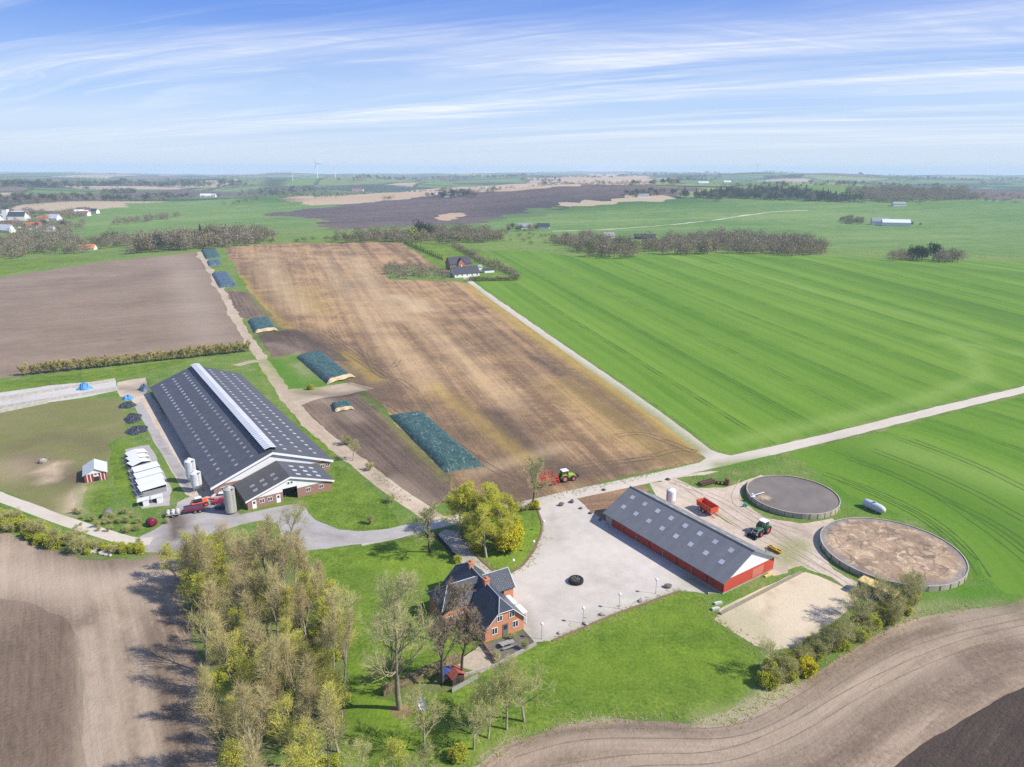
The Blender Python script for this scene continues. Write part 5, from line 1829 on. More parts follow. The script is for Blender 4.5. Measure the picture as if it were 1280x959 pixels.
fb = empty('flatbed_trailer', at(243, 640), heading((233, 641), (255, 637.5)), 'dark red flatbed trailer on the concrete in front of the telehandler', 'trailer')
MB().bevbox(-2.2, 2.2, -1.0, 1.0, .75, 1.0, .05).build('bed', mat('dark_red_paint', (.22, .03, .05), .6, .3), fb)
b = MB()
b.box(-2.2, 2.2, -1.02, -.96, 1.002, 1.4)
b.box(-2.2, 2.2, .96, 1.02, 1.002, 1.4)
b.box(2.14, 2.2, -.95, .95, 1.002, 1.5)
b.build('sideboard', mat('dark_red_paint', (.22, .03, .05)), fb)
MB().box(-2.1, 2.0, -.7, .8, 1.002, 1.25).build('load', mat('dark_violet_sheet', (.07, .06, .12), .6, .4), fb)
b = MB()
b.tube((-2.2, -.4, .8), (-3.5, 0, .55), .07)
b.tube((-2.2, .4, .8), (-3.5, 0, .55), .07)
b.build('drawbar', M_GREYM, fb)
for x in (.3, 1.3):
    for s in (-1, 1):
        wheel(fb, x, s * .88, .4, .3, M_GREYM)
gm = empty('feed_barrow', at(217, 645), R(20), 'pale grey farm barrow loaded with white drums at the edge of the grass', 'barrow')
MB().bevbox(-1.5, 1.5, -.9, .9, .5, .75, .05).build('bed', M_GREYM, gm)
for x in (-1.0, 0, 1.0):
    for y in (-.45, .45):
        MB().lathe([(.32, .752), (.36, .85), (.36, 1.35), (.3, 1.42), (.02, 1.43)], 12, (x, y, 0)).build('drum', mat('pale_drum', (.6, .58, .54), .6, .3, rnd=.15), gm)
for s in (-1, 1):
    wheel(gm, 0, s * .95, .35, .2, M_GREYM)


def bale(px, label, m_, rz):
    o = MB().lathe([(.1, -.62), (.5, -.6), (.62, -.5), (.65, 0), (.62, .5), (.5, .6), (.1, .62)], 20, (0, 0, .62), 'y').build('wrapped_bale', m_, loc=at(*px), smooth=True)
    o.rotation_euler = (0, 0, rz)
    o.scale = (1.5, 1.5, 1.4)
    return tag(o, label, 'bale')


bale((190, 657), 'maroon plastic wrapped bale on the grass by the concrete yard', mat('maroon_wrap', (.20, .012, .045), .35, .5, 2.0, bump=.5), R(60))
bale((135.5, 646), 'grey wrapped bale alone in the rough grass below the calf house', mat('grey_wrap', (.19, .19, .18), .6, .4, 2.0), R(20))
hf = empty('hay_feeder', at(54, 578), 0, 'dark ring feeder with white top in the muddy paddock', 'feeder')
b = MB()
for z_ in (.3, .7, 1.1):
    b.lathe([(1.1, z_), (1.14, z_ + .03), (1.1, z_ + .06), (1.06, z_ + .03)], 18, cap=False)
for i in range(12):
    a = PI2 * i / 12
    b.tube((1.1 * math.cos(a), 1.1 * math.sin(a), 0), (1.1 * math.cos(a), 1.1 * math.sin(a), 1.15), .03, k=4)
b.build('ring', M_GREYM, hf)
MB().lathe([(.95, .02), (1.0, .5), (.6, .95), (.02, 1.1)], 14).build('hay', mat('pale_hay', (.5, .43, .32), .95, .4, 3), hf)

# ---- yard furniture
gl_ = mat('white_globe', (.80, .80, .78), .25, .05)
lamps = [((819.5, 742), 3.0, 'farthest from the house, nearest to the red barn'), ((773.8, 761), 3.0, 'in the middle of the lawn edge'),
         ((728.7, 779), 3.0, 'third along the lawn edge from the barn'), ((677, 799), 3.0, 'by the house terrace corner'), ]
isl_l = [((641.7, 715), 2.6, 'at the pointed near tip of the grass island'), ((667, 690), 2.4, 'on the island edge opposite the tyre planter'),
         ((643.8, 687), 2.4, 'inside the grass island under the grove'), ((679.6, 664), 2.4, 'on the upper island curve near the bare tree')]
for i, (p, h_, w_) in enumerate(lamps + isl_l):
    l_ = empty('globe_lamp', at(*p), 0, 'white globe lamp on a post ' + w_, 'lamp', 'globe lamps round the gravel yard')
    MB().lathe([(.09, 0), (.09, .12), (.04, .14), (.035, h_ - .3), (.09, h_ - .28), (.09, h_ - .22)], 8).build('post', M_GREYM, l_)
    b = MB()
    b.lathe([(.03, h_ - .24), (.17, h_ - .2), (.26, h_ - .06), (.27, h_ + .06), (.2, h_ + .2), (.05, h_ + .28)], 12)
    b.build('globe', gl_, l_, smooth=True)

pl = empty('tyre_planter', at(720, 727.5), 0, 'big black tractor tyre used as a planter on the gravel', 'planter')
MB().lathe([(1.05, .02), (1.32, .0), (1.42, .2), (1.42, .55), (1.3, .72), (1.02, .74), (.95, .5)], 26, cap=False).build('tyre', M_BLACK, pl, smooth=False)
b = MB()
for i in range(20):
    a = PI2 * i / 20
    b.tube((1.40 * math.cos(a), 1.40 * math.sin(a), .08), (1.40 * math.cos(a + .12), 1.40 * math.sin(a + .12), .66), .05, k=4)
b.build('lugs', M_BLACK, pl)
MB().lathe([(.98, .5), (.4, .56), (.02, .58)], 18, cap=False).build('soil', mat('dark_soil', (.09, .075, .06), .95, .5, 3), pl)
b = MB()
rr = random.Random(5)
for i in range(60):
    a, q = rr.uniform(0, 6.3), .8 * math.sqrt(rr.random())
    b.card((q * math.cos(a), q * math.sin(a), .68 + rr.uniform(0, .15)), .22, rr)
b.build('plants', mat('grey_leaves', (.20, .21, .17), .9, .3, rnd=.2), pl)

m_st = mat('field_stone', (.43, .39, .33), .9, .45, 2.5, rnd=.1, bump=.4)
m_sd = mat('dark_field_stone', (.16, .135, .115), .9, .45, 2.5, rnd=.15, bump=.4)


def stone_mesh(seed, sx, sy, sz):
    rr = random.Random(seed)
    b = MB()
    ph = [rr.uniform(0, 6) for _ in range(3)]
    rings = []
    for j in range(6):
        t = j / 5 * math.pi * .82 + .12
        ring = []
        for i in range(9):
            a = PI2 * i / 9
            k_ = 1 + .2 * math.sin(2 * a + ph[0] + j) + rr.uniform(-.1, .1)
            ring.append((sx * math.sin(t) * k_ * math.cos(a), sy * math.sin(t) * k_ * math.sin(a), sz * (.45 - .55 * math.cos(t))))
        rings.append(ring)
    b.loft(rings)
    return b


stones = [((753, 769), .55, 0, 'pale boulder on the lawn edge, second from the terrace'), ((801, 752), .55, 0, 'pale boulder on the lawn edge near the barn'), ((732, 780.5), .5, 0, 'low pale boulder on the lawn edge beside a globe lamp'),
          ((699, 792), .4, 0, 'low pale stone on the lawn edge nearest to the terrace'),
          ((673.5, 637), .6, 1, 'dark boulder at the foot of the bare roadside tree'), ((701.5, 632), .65, 1, 'dark upright boulder at the top of the gravel, left of two'),
          ((715, 628), .6, 1, 'dark boulder at the top corner of the gravel'), ((726, 636), .5, 1, 'dark boulder on the bare soil edge, upper of two'), ((738.5, 642), .55, 1, 'dark boulder on the bare soil edge, lower of two'),
          ((755, 613), .55, 1, 'dark boulder at the roadside above the barn'), ((750, 650), .5, 1, 'dark boulder in the shadow of the barn end'), ((835, 600), .6, 1, 'dark boulder where the yard meets the road'),
          ((835, 734), .8, 1, 'broad dark boulder close to the barn shadow'), ((632, 719), .5, 1, 'brown boulder at the sharp tip of the grass island')]
for i, (p, s_, dk, lb) in enumerate(stones):
    o = stone_mesh(i, s_, s_ * .8, s_ * (1.3 if dk and i in (5, 6) else .85)).build('boulder', m_sd if dk else m_st, loc=at(*p))
    o.rotation_euler = (0, 0, i * 1.3)
    tag(o, lb, 'boulder', 'boulders round the gravel yard')

# garden: clipped hedge bank, playhouse, canopy, boat, table, terrace walls
gwl = at(478, 868)
gw2 = at(575, 826)
g = math.atan2((gw2 - gwl).y, (gw2 - gwl).x)
gh = empty('clipped_hedge', gwl, g, 'long low clipped brown hedge running from the big tree to the playhouse', 'hedge')
L_ = (gw2 - gwl).length
M_TWIG = mat('brown_hedge_twigs', (.24, .19, .10), .95, .5, 2.5, col2=(.12, .095, .05), bump=.6)
b = MB()
rr = random.Random(11)
nx = int(L_ / .35)
for j, (y, z_) in enumerate(((-.55, 0), (-.6, .7), (-.45, 1.25), (.45, 1.3), (.6, .7), (.55, 0))):
    for i in range(nx + 1):
        b.v.append((L_ * i / nx, y + rr.uniform(-.08, .08), max(0, z_ + rr.uniform(-.1, .1) * (z_ > 0))))
for j in range(5):
    for i in range(nx):
        q = j * (nx + 1) + i
        b.f.append((q, q + nx + 1, q + nx + 2, q + 1))
        b.m.append(0)
for e_ in (0, nx):
    b.f.append(tuple(j * (nx + 1) + e_ for j in range(6)))
    b.m.append(0)
for i in range(1400):
    b.card((rr.uniform(0, L_), rr.choice((-.6, .6)) * rr.uniform(.2, 1), rr.uniform(.3, 1.4)), .22, rr)
b.build('twigs', M_TWIG, gh)
ph_ = empty('playhouse', at(570, 852), AX, 'small garden playhouse with a red roof beneath the bent tree', 'playhouse')
MB().box(-1.0, 1.0, -.8, .8, .3, 1.5).build('wall', mat('dark_stained_wood', (.10, .06, .045), .8, .4), ph_)
for s in (-1, 1):
    MB().prism([(s * 1.25, 1.45), (0, 2.25), (0, 2.33), (s * 1.25, 1.53)], 'y', -1.0, 1.0).build('roof', mat('red_brown_roof', (.42, .11, .075), .8, .4), ph_)
for x in (-.9, .9):
    for y in (-.7, .7):
        MB().box(x - .06, x + .06, y - .06, y + .06, 0, .298).build('leg', M_GREYM, ph_)
MB().box(-.3, .3, -.83, -.802, .35, 1.25).build('doorway', M_DARK, ph_)  # dark sheet painted as the shaded playhouse entrance
cp = empty('swing_canopy', at(559, 850), AX, 'little dark blue canopy on posts left of the playhouse', 'canopy')
MB().prism([(-1.1, 1.65), (0, 1.95), (1.1, 1.65), (1.1, 1.71), (0, 2.02), (-1.1, 1.71)], 'y', -.7, .7).build('cover', mat('blue_canvas', (.06, .09, .28), .7, .3), cp)
for x in (-1, 1):
    for y in (-.6, .6):
        MB().tube((x, y, 0), (x, y, 1.66), .04, k=5).build('post', M_GREYM, cp)
MB().box(-.8, .8, -.3, .3, .4, .5).build('seat', M_GREYM, cp)
bt = empty('rowing_boat', at(527, 884), heading((529.5, 885), (525, 871)), 'narrow white and blue boat lying in the grass near the garden trees', 'boat')
b = MB()
rings = []
for i in range(9):
    t = -1.6 + 3.2 * i / 8
    w_ = .5 * math.sqrt(max(0.02, 1 - (t / 1.68) ** 2))
    rings.append([(t, -w_, .55), (t, -w_ * .8, .2), (t, 0, .05), (t, w_ * .8, .2), (t, w_, .55), (t, w_ * .85, .5), (t, 0, .2), (t, -w_ * .85, .5)])
b.loft(rings)
b.build('hull', M_WHITE, bt)
b = MB()
for s in (-1, 1):
    for i in range(8):
        f_ = lambda t: .53 * math.sqrt(max(.02, 1 - (t / 1.68) ** 2))
        t0, t1 = -1.6 + .4 * i, -1.2 + .4 * i
        b.tube((t0, s * f_(t0), .56), (t1, s * f_(t1), .56), .06, k=5)
for x in (-.5, .5):
    b.box(x - .12, x + .12, -.4, .4, .42, .48)
b.build('gunwale', mat('blue_paint', (.06, .13, .40), .4, .2), bt)
tb = empty('garden_table', at(634, 808), R(28), 'grey wooden picnic table on the dark terrace before the house', 'table')
M_GWOOD = mat('grey_wood', (.33, .32, .31), .85, .35, 3)
for nm, y0, y1, z_ in (('top', -.4, .4, .74), ('bench', -.95, -.65, .45), ('bench', .65, .95, .45)):
    MB().box(-1.2, 1.2, y0, y1, z_ - .06, z_).build(nm, M_GWOOD, tb)
for x in (-.9, .9):
    MB().prism([(-.8, 0), (-.7, 0), (-.2, .678), (-.3, .678)], 'x', x, x + .08).add(*(lambda q: (q.v, q.f))(MB().prism([(.8, 0), (.7, 0), (.2, .678), (.3, .678)], 'x', x, x + .08))).build('leg', M_GWOOD, tb)


def low_wall(a, c, w_, h_, m_, name, label, cat):
    p, q = at(*a), at(*c)
    o = MB().box(0, (q - p).length, -w_ / 2, w_ / 2, 0, h_).build(name, m_, loc=p)
    o.rotation_euler = (0, 0, math.atan2((q - p).y, (q - p).x))
    return tag(o, label, cat)


low_wall((604, 806), (622, 831), .3, .7, M_BRICK, 'garden_wall', 'low brick wall between the pale paving and the dark terrace', 'wall')
low_wall((560, 852), (622, 832), .25, .45, m_st, 'garden_wall', 'pale stone edge along the lower side of the paved garden', 'wall')
low_wall((622, 832), (670, 806), .35, .5, m_st, 'garden_wall', 'pale stone edge between the dark terrace and the lawn', 'wall')
low_wall((565, 866), (597, 848), .08, .8, M_GWOOD, 'garden_fence', 'short grey wooden fence below the playhouse', 'fence')
low_wall((900, 768), (1001, 716), .5, .35, mat('weathered_timber', (.30, .26, .20), .9, .4, 2), 'timber_beam', 'long weathered timber beam between the red gable and the sand arena', 'beam')
low_wall((956, 722), (966, 717.5), .4, .35, M_CREAM, 'timber_plank', 'short yellow plank by the barn gable', 'plank')
for i, (x, y, lb) in enumerate(((893, 756, 'upper'), (890, 763, 'lower'))):
    o = low_wall((x, y), (x + 9, y - 2), .5, .4, mat('pale_board', (.56, .58, .5), .8, .3), 'board_stack', lb + ' stack of pale boards at the barn corner', 'boards')
low_wall((546, 671), (570, 698), .3, .75, M_DARK, 'garden_wall', 'dark low hedge wall along the drive beside the lawn', 'wall')
# white rubble by the field corner
rr = random.Random(21)
for i in range(34):
    x = rr.uniform(92, 142)
    y = 684.5 + (x - 92) * .145 + rr.uniform(-1, 4.2)
    s_ = rr.uniform(.25, .62)
    o = stone_mesh(100 + i, s_, s_ * .8, s_ * .8).build('rubble_stone', mat('pale_rubble', (.50, .46, .41), .9, .35, 2.5, rnd=.1), loc=at(x, y))
    o.rotation_euler = (0, 0, rr.uniform(0, 6))
    tag(o, 'pale stone in the rubble heap at the corner of the lower left field', 'stone', 'rubble stones at the field corner')
# red brown edging of the gravel
b = MB()
q = isl + [isl[0]]
ed_ = ribbon(q, .38, True, 0)
h2 = len(ed_) // 2
L1, L2 = ed_[:h2], ed_[h2:][::-1]
for (a, c), (e, f_) in zip(zip(L1, L1[1:]), zip(L2, L2[1:])):
    b.add([(*a, .0), (*c, .0), (*f_, .0), (*e, .0), (*a, .1), (*c, .1), (*f_, .1), (*e, .1)], [(4, 5, 6, 7), (0, 1, 5, 4), (2, 3, 7, 6)])
M_KERB = mat('brick_edging', (.25, .15, .105), .9, .4, 2)
o = b.build('kerb', M_KERB)
o['kind'] = 'structure'
b = MB()
ed_ = ribbon([at(690, 801.5), at(764, 769.5), at(850, 738.5)], .4, True, 0)
h2 = len(ed_) // 2
L1, L2 = ed_[:h2], ed_[h2:][::-1]
for (a, c), (e, f_) in zip(zip(L1, L1[1:]), zip(L2, L2[1:])):
    b.add([(*a, .0), (*c, .0), (*f_, .0), (*e, .0), (*a, .1), (*c, .1), (*f_, .1), (*e, .1)], [(4, 5, 6, 7), (0, 1, 5, 4), (2, 3, 7, 6)])
o = b.build('kerb', M_KERB)
o['kind'] = 'structure'

# ------------------------------------------------------------------ trees, shrubs, hedges
def leafmat(name, c1, c2, trans=.25, rough=.75):
    m, n = newmat(name)
    oi = n.node('ShaderNodeObjectInfo').outputs['Random']
    pos = n.node('ShaderNodeTexCoord').outputs['Object']
    k = n.math('ADD', n.math('MULTIPLY', oi, .55), n.math('MULTIPLY', n.rng(n.noise(pos, .55, 4, .7), .3, .7), .45))
    c = n.mix(k, c1, c2)
    n.out(c, rough, spec=.2)
    if trans:
        b = m.node_tree.nodes['Principled BSDF'] if 'Principled BSDF' in m.node_tree.nodes else [x for x in m.node_tree.nodes if x.type == 'BSDF_PRINCIPLED'][0]
        t = n.node('ShaderNodeBsdfTranslucent', {'Color': c})
        ms = n.node('ShaderNodeMixShader', {0: trans, 1: b.outputs[0], 2: t.outputs[0]})
        o = [x for x in m.node_tree.nodes if x.type == 'OUTPUT_MATERIAL'][0]
        m.node_tree.links.new(ms.outputs[0], o.inputs['Surface'])
    return m


M_BARK = mat('bark_grey', (.40, .35, .26), .95, .45, 1.2, stretch=(2, 2, .4), rnd=.15)
M_BARKD = mat('bark_dark', (.11, .09, .068), .95, .4, 1.2, stretch=(2, 2, .4))
M_TW_TAN = leafmat('twigs_tan', (.46, .40, .175), (.385, .295, .15), 0, .9)
M_TW_GRN = leafmat('twigs_greenish', (.44, .40, .20), (.38, .37, .16), 0, .9)
M_TW_DRK = leafmat('twigs_dark', (.24, .19, .13), (.30, .24, .165), 0, .9)
M_TW_OLV = leafmat('twigs_budding', (.53, .47, .12), (.45, .42, .11), 0, .9)
M_BUD = leafmat('bud_leaves', (.52, .52, .05), (.36, .42, .045), .3)
M_BUD2 = leafmat('bud_leaves_pale', (.50, .49, .07), (.40, .42, .06), .3)
M_LIME_L = leafmat('lime_leaves', (.58, .58, .05), (.48, .50, .05), .35)
M_YEL_L = leafmat('yellow_leaves', (.66, .57, .02), (.56, .53, .03), .35)
M_DKGRN = leafmat('evergreen_leaves', (.028, .062, .02), (.045, .075, .03), .1)


def grow(seed, H, r0, clear=.28, n1=12, spread=.42, ang=50, n2=6, n3=5, tw=4, up=.25, wob=.16, lean=(0, 0), stems=1, twl=.9, twr=.022, leaf=None,
         fork=None, trunk_top=.85, taper=.75, leafp=.5):
    """a branching skeleton: returns wood (stem and limbs) and crown (twigs, leaves)"""
    rr = random.Random(seed)
    wood, crown = MB(), MB()
    V = Vector

    def kick(d, a):
        ax = d.orthogonal().normalized()
        ax = Matrix.Rotation(rr.uniform(0, PI2), 3, d) @ ax
        q = Matrix.Rotation(a, 3, ax) @ d
        return q.normalized()

    def path(p, d, L, r, ns, w_, mb, k, rend, upb):
        pts = [(p, r)]
        for i in range(ns):
            d = (d + V((rr.gauss(0, w_), rr.gauss(0, w_), rr.gauss(0, w_) + upb))).normalized()
            q = p + d * L / ns
            r2 = r + (rend - r) * (i + 1) / ns
            mb.tube(p, q, pts[-1][1], r2, k, 0, i == ns - 1)
            p = q
            pts.append((p, r2))
        return pts, d

    def sample(pts, t):
        f = t * (len(pts) - 1)
        i = min(len(pts) - 2, int(f))
        a, b = pts[i], pts[i + 1]
        return a[0].lerp(b[0], f - i), a[1] + (b[1] - a[1]) * (f - i), (b[0] - a[0]).normalized()

    def twigs(p, d, L, nt):
        for _ in range(nt):
            q = kick(d, R(rr.uniform(10, 60)))
            e = p + (q + V((0, 0, .15))).normalized() * L * rr.uniform(.5, 1.15)
            crown.spike(p, e, twr, 0)
            if leaf and rr.random() < leafp:
                for _ in range(leaf[1]):
                    c = p.lerp(e, rr.uniform(.4, 1.05)) + V((rr.gauss(0, .12), rr.gauss(0, .12), rr.gauss(0, .12)))
                    crown.card(c, leaf[0] * rr.uniform(.6, 1.3), rr, 1)

    for s in range(stems):
        d0 = V((lean[0] + rr.gauss(0, .05), lean[1] + rr.gauss(0, .05), 1)).normalized()
        b0 = V((0, 0, -.15))
        if stems > 1:
            a = PI2 * s / stems + rr.uniform(-.3, .3)
            d0 = V((math.cos(a) * rr.uniform(.15, .6), math.sin(a) * rr.uniform(.15, .6), 1)).normalized()
            b0 = V((math.cos(a) * .25 * H * .15, math.sin(a) * .25 * H * .15, -.1))
        hh = H * (1 if stems == 1 else rr.uniform(.7, 1))
        trunk, _ = path(b0, d0, hh * trunk_top, r0, 7, wob * .5, wood, 8, r0 * .18, .05)
        for i in range(n1):
            t = clear + (1 - clear) * ((i + rr.uniform(0, .8)) / n1)
            t = min(t, .99)
            p, r, d = sample(trunk, t)
            L1 = hh * spread * (1.05 - taper * (t - clear) / (1 - clear)) * rr.uniform(.75, 1.15)
            d1 = kick(d, R(rr.uniform(ang - 14, ang + 14)))
            br, _ = path(p, d1, L1, r * .55, 4, wob, wood, 5, r * .10, up * .5)
            for j in range(n2):
                t2 = .25 + .75 * (j + rr.random()) / n2
                p2, r2, d2 = sample(br, min(.99, t2))
                L2 = L1 * (.62 - .30 * t2) * rr.uniform(.7, 1.2)
                b2, _ = path(p2, kick(d2, R(rr.uniform(28, 55))), L2, max(r2 * .6, twr), 2, wob, crown, 3, twr * .8, up * .6)
                for k in range(n3):
                    t3 = .2 + .8 * (k + rr.random()) / n3
                    p3, r3, d3 = sample(b2, min(.99, t3))
                    L3 = max(.5, L2 * .5) * rr.uniform(.7, 1.2)
                    d3 = kick(d3, R(rr.uniform(20, 55)))
                    e3 = p3 + (d3 + V((0, 0, up * .5))).normalized() * L3
                    crown.spike(p3, e3, twr, 0)
                    twigs(p3.lerp(e3, .5), d3, twl, tw)
                    twigs(e3, d3, twl * .7, max(1, tw // 2))
    return wood, crown


PROTO = {}


def proto(key, bark, mats, **kw):
    w_, c_ = grow(**kw)
    wm = bpy.data.meshes.new('trunk')
    wm.from_pydata(w_.v, [], w_.f)
    wm.materials.append(bark)
    wm.polygons.foreach_set('use_smooth', [True] * len(w_.f))
    cm = bpy.data.meshes.new('crown')
    cm.from_pydata(c_.v, [], c_.f)
    for q in mats:
        cm.materials.append(q)
    cm.polygons.foreach_set('material_index', c_.m)
    PROTO[key] = (wm, cm)


def plant(key, name, loc, label, cat, group=None, scale=1.0, rz=None, parts=('trunk', 'crown')):
    wm, cm = PROTO[key]
    t = empty(name, loc, random.uniform(0, 6.28) if rz is None else rz, label, cat, group, scale)
    for me, nm in zip((wm, cm), parts):
        o = bpy.data.objects.new(nm, me)
        link(o, t)
    return t


# tall slender trees of the copse
for i in range(4):
    proto('copse%d' % i, M_BARK, [M_TW_TAN, M_BUD2], seed=20 + i, H=15, r0=.17, clear=.32, n1=22, spread=.30, ang=27, n2=5, n3=3, tw=2, up=.6, twr=.016, twl=1.5, wob=.10)
for i in range(3):
    proto('copsebud%d' % i, M_BARK, [M_TW_OLV, M_BUD2], seed=40 + i, H=13, r0=.18, clear=.2, n1=18, spread=.32, ang=36, n2=5, n3=4, tw=2, up=.45, leaf=(.16, 1), twr=.016, leafp=.8, twl=1.2, wob=.12)
for i in range(2):
    proto('lightbud%d' % i, M_BARK, [M_TW_OLV, M_BUD], seed=60 + i, H=9, r0=.13, clear=.15, n1=14, spread=.36, ang=44, n2=5, n3=4, tw=3, up=.35, leaf=(.17, 2), twr=.016, leafp=.85)
# broad garden trees
proto('bigbare', mat('bark_olive', (.30, .26, .18), .95, .45, 1.2, stretch=(2, 2, .4)), [M_TW_GRN], seed=81, H=25, r0=.44, clear=.24, n1=20, spread=.32, ang=48, n2=8, n3=6, tw=4, up=.5, twr=.016, twl=1.5, taper=.62)
for i in range(3):
    proto('darkbare%d' % i, M_BARKD, [M_TW_DRK], seed=90 + i, H=13, r0=.30, clear=.40, n1=11, spread=.36, ang=44, n2=7, n3=6, tw=4, up=.35, twr=.03, twl=.9, taper=.5)
for i in range(3):
    proto('orchard%d' % i, M_BARK, [M_TW_GRN, M_BUD2], seed=100 + i, H=9.5, r0=.20, clear=.3, n1=13, spread=.44, ang=50, n2=7, n3=5, tw=3, up=.3, leaf=(.14, 1), leafp=.5, twr=.015, twl=1.0, taper=.5)
for i in range(3):
    proto('lime%d' % i, M_BARK, [M_TW_OLV, M_LIME_L], seed=110 + i, H=15.5, r0=.32, clear=.22, n1=17, spread=.36, ang=52, n2=8, n3=6, tw=5, up=.25, leaf=(.19, 3), leafp=.8, twr=.016, taper=.5, trunk_top=.9)
proto('roadbare', M_BARKD, [M_TW_GRN], seed=121, H=11.5, r0=.28, clear=.32, n1=12, spread=.42, ang=50, n2=8, n3=6, tw=4, up=.28, twr=.024, twl=.8, taper=.5)
# shrubs
for i in range(3):
    proto('shrub%d' % i, M_BARKD, [M_TW_GRN, M_BUD2], seed=130 + i, H=4.6, r0=.07, clear=.1, n1=7, spread=.42, ang=42, n2=4, n3=4, tw=3, up=.3, stems=6, leaf=(.12, 1), leafp=.45, twr=.013, twl=.8)
for i in range(3):
    proto('greenshrub%d' % i, M_BARKD, [M_TW_OLV, M_BUD], seed=140 + i, H=3.4, r0=.06, clear=.08, n1=7, spread=.45, ang=45, n2=5, n3=4, tw=4, up=.15, stems=6, leaf=(.24, 2), leafp=.7, twr=.02, twl=.5)
proto('yellowshrub', M_BARKD, [M_TW_OLV, M_YEL_L], seed=150, H=4.0, r0=.06, clear=.06, n1=8, spread=.4, ang=40, n2=5, n3=5, tw=4, up=.15, stems=7, leaf=(.26, 2), leafp=.95, twr=.02, twl=.5)
for i in range(2):
    proto('hedgetree%d' % i, M_BARKD, [M_TW_TAN, M_BUD2], seed=160 + i, H=5.5, r0=.10, clear=.18, n1=10, spread=.30, ang=42, n2=5, n3=4, tw=3, up=.3, stems=2, twr=.032, twl=.7, leaf=(.2, 1), leafp=.2)


def inside(pg, rr, mind=0, tries=40, taken=None):
    q = np.array([tuple(p) for p in pg])
    lo, hi = q.min(0), q.max(0)
    for _ in range(tries):
        p = np.array([[rr.uniform(lo[0], hi[0]), rr.uniform(lo[1], hi[1])]])
        if pip(p, pg)[0] and (not taken or min(math.hypot(p[0, 0] - a, p[0, 1] - b) for a, b in taken) > mind):
            if taken is not None:
                taken.append((p[0, 0], p[0, 1]))
            return Vector((p[0, 0], p[0, 1]))
    return None


# ---- copse
rr = random.Random(31)
pg = poly([(229, 742), (262, 722), (330, 728), (390, 742), (424, 775), (436, 850), (424, 940), (404, 1060), (300, 1090), (283, 980), (262, 880)])
tk = []
for i in range(84):
    p = inside(pg, rr, 2.4, 60, tk)
    if p is None:
        continue
    px_west = p.x < -38 - (p.y - 80) * .35
    u_ = rr.random()
    if u_ < .44:
        plant('copse%d' % rr.randrange(4), 'copse_tree', (p.x, p.y, 0), 'slender bare tan tree in the dense copse between field and lawn', 'tree', 'bare trees of the copse', rr.uniform(.72, 1.12))
    elif u_ < .86:
        plant('copsebud%d' % rr.randrange(3), 'budding_tree', (p.x, p.y, 0), 'tree with pale olive buds in the dense copse between field and lawn', 'tree', 'budding trees of the copse', rr.uniform(.65, 1.0))
    else:
        plant('lightbud%d' % rr.randrange(2), 'leafing_tree', (p.x, p.y, 0), 'small fresh yellow green tree in the dense copse', 'tree', 'leafing trees of the copse', rr.uniform(.8, 1.15))
for i in range(42):
    p = inside(pg, rr)
    if p is not None:
        k_ = rr.random()
        plant(('greenshrub%d' if k_ < .5 else 'shrub%d') % rr.randrange(3), 'undergrowth_shrub', (p.x, p.y, 0), 'low shrub among the trunks of the copse', 'shrub', 'undergrowth of the copse', rr.uniform(.5, .95))
plant('darkbare0', 'ivy_tree', at(305, 742), 'darker bare tree at the upper end of the copse', 'tree', None, .8)
plant('lightbud0', 'golden_tree', at(276, 748), 'bright golden green little tree at the upper end of the copse', 'tree', None, 1.2)
for i, (x, y, s_) in enumerate(((222, 712, .9), (236, 702, 1.0), (252, 700, .9), (268, 704, .8), (240, 724, 1.0), (258, 735, 1.0))):
    plant('lightbud%d' % (i % 2), 'leafing_tree', at(x, y + 12), 'pale green rounded tree at the road end of the copse', 'tree', 'road end trees of the copse', s_)
for i, (x, y, k_, s_, lb) in enumerate(((362, 684, 'orchard1', 1.0, 'rounded bare tree on the small island before the barn porch'), (330, 683, 'lightbud1', .62, 'small budding tree on the grass before the barn porch'), (306, 690, 'shrub0', 1.1, 'bare bush on the grass island before the grey silo'),
                                     (352, 690, 'shrub2', 1.0, 'bare bush under the rounded tree before the porch'), (437, 790, 'orchard0', .9, 'small bare tree at the copse edge on the lawn'), (425, 763, 'lightbud0', .7, 'green budding tree at the upper right copse corner'))):
    plant(k_, 'young_tree' if 'shrub' not in k_ else 'bare_bush', at(x, y), lb, 'tree' if 'shrub' not in k_ else 'bush', None, s_)

# ---- garden
plant('bigbare', 'big_garden_tree', at(499.5, 886), 'tallest bare tree with a thick trunk in the lawn', 'tree', None, 1.0, 1.0)
plant('darkbare0', 'garden_tree', at(553.5, 855), 'dark bare forked tree standing at the clipped hedge beside the canopy', 'tree', None, 1.0, .4)
plant('darkbare1', 'garden_tree', at(577, 850), 'dark bent bare tree leaning over the playhouse towards the house', 'tree', None, .95, 2.0)
plant('darkbare2', 'garden_tree', at(541, 800), 'dark bare tree hiding the left wing of the house', 'tree', None, .9, 3.0)
plant('roadbare', 'slim_tree', at(537.5, 690), 'bare tree on the upper lawn beside the drive, casting a long shadow', 'tree', None, .95)
rowt = [((530, 940), .95, 'orchard0', 'leftmost tree of the garden row along the field edge'), ((592, 936), .85, 'orchard1', 'second tree from the left in the garden row along the field edge'),
        ((610, 923), .95, 'orchard2', 'third tree from the left in the garden row along the field edge'), ((633.5, 912), 1.0, 'orchard0', 'fourth tree from the left in the garden row, forked low'),
        ((655.5, 902), 1.1, 'orchard1', 'rightmost tree of the garden row, nearest to the open lawn')]
for p, s_, k_, lb in rowt:
    plant(k_, 'orchard_tree', at(*p), lb, 'tree', 'trees along the garden edge', s_)
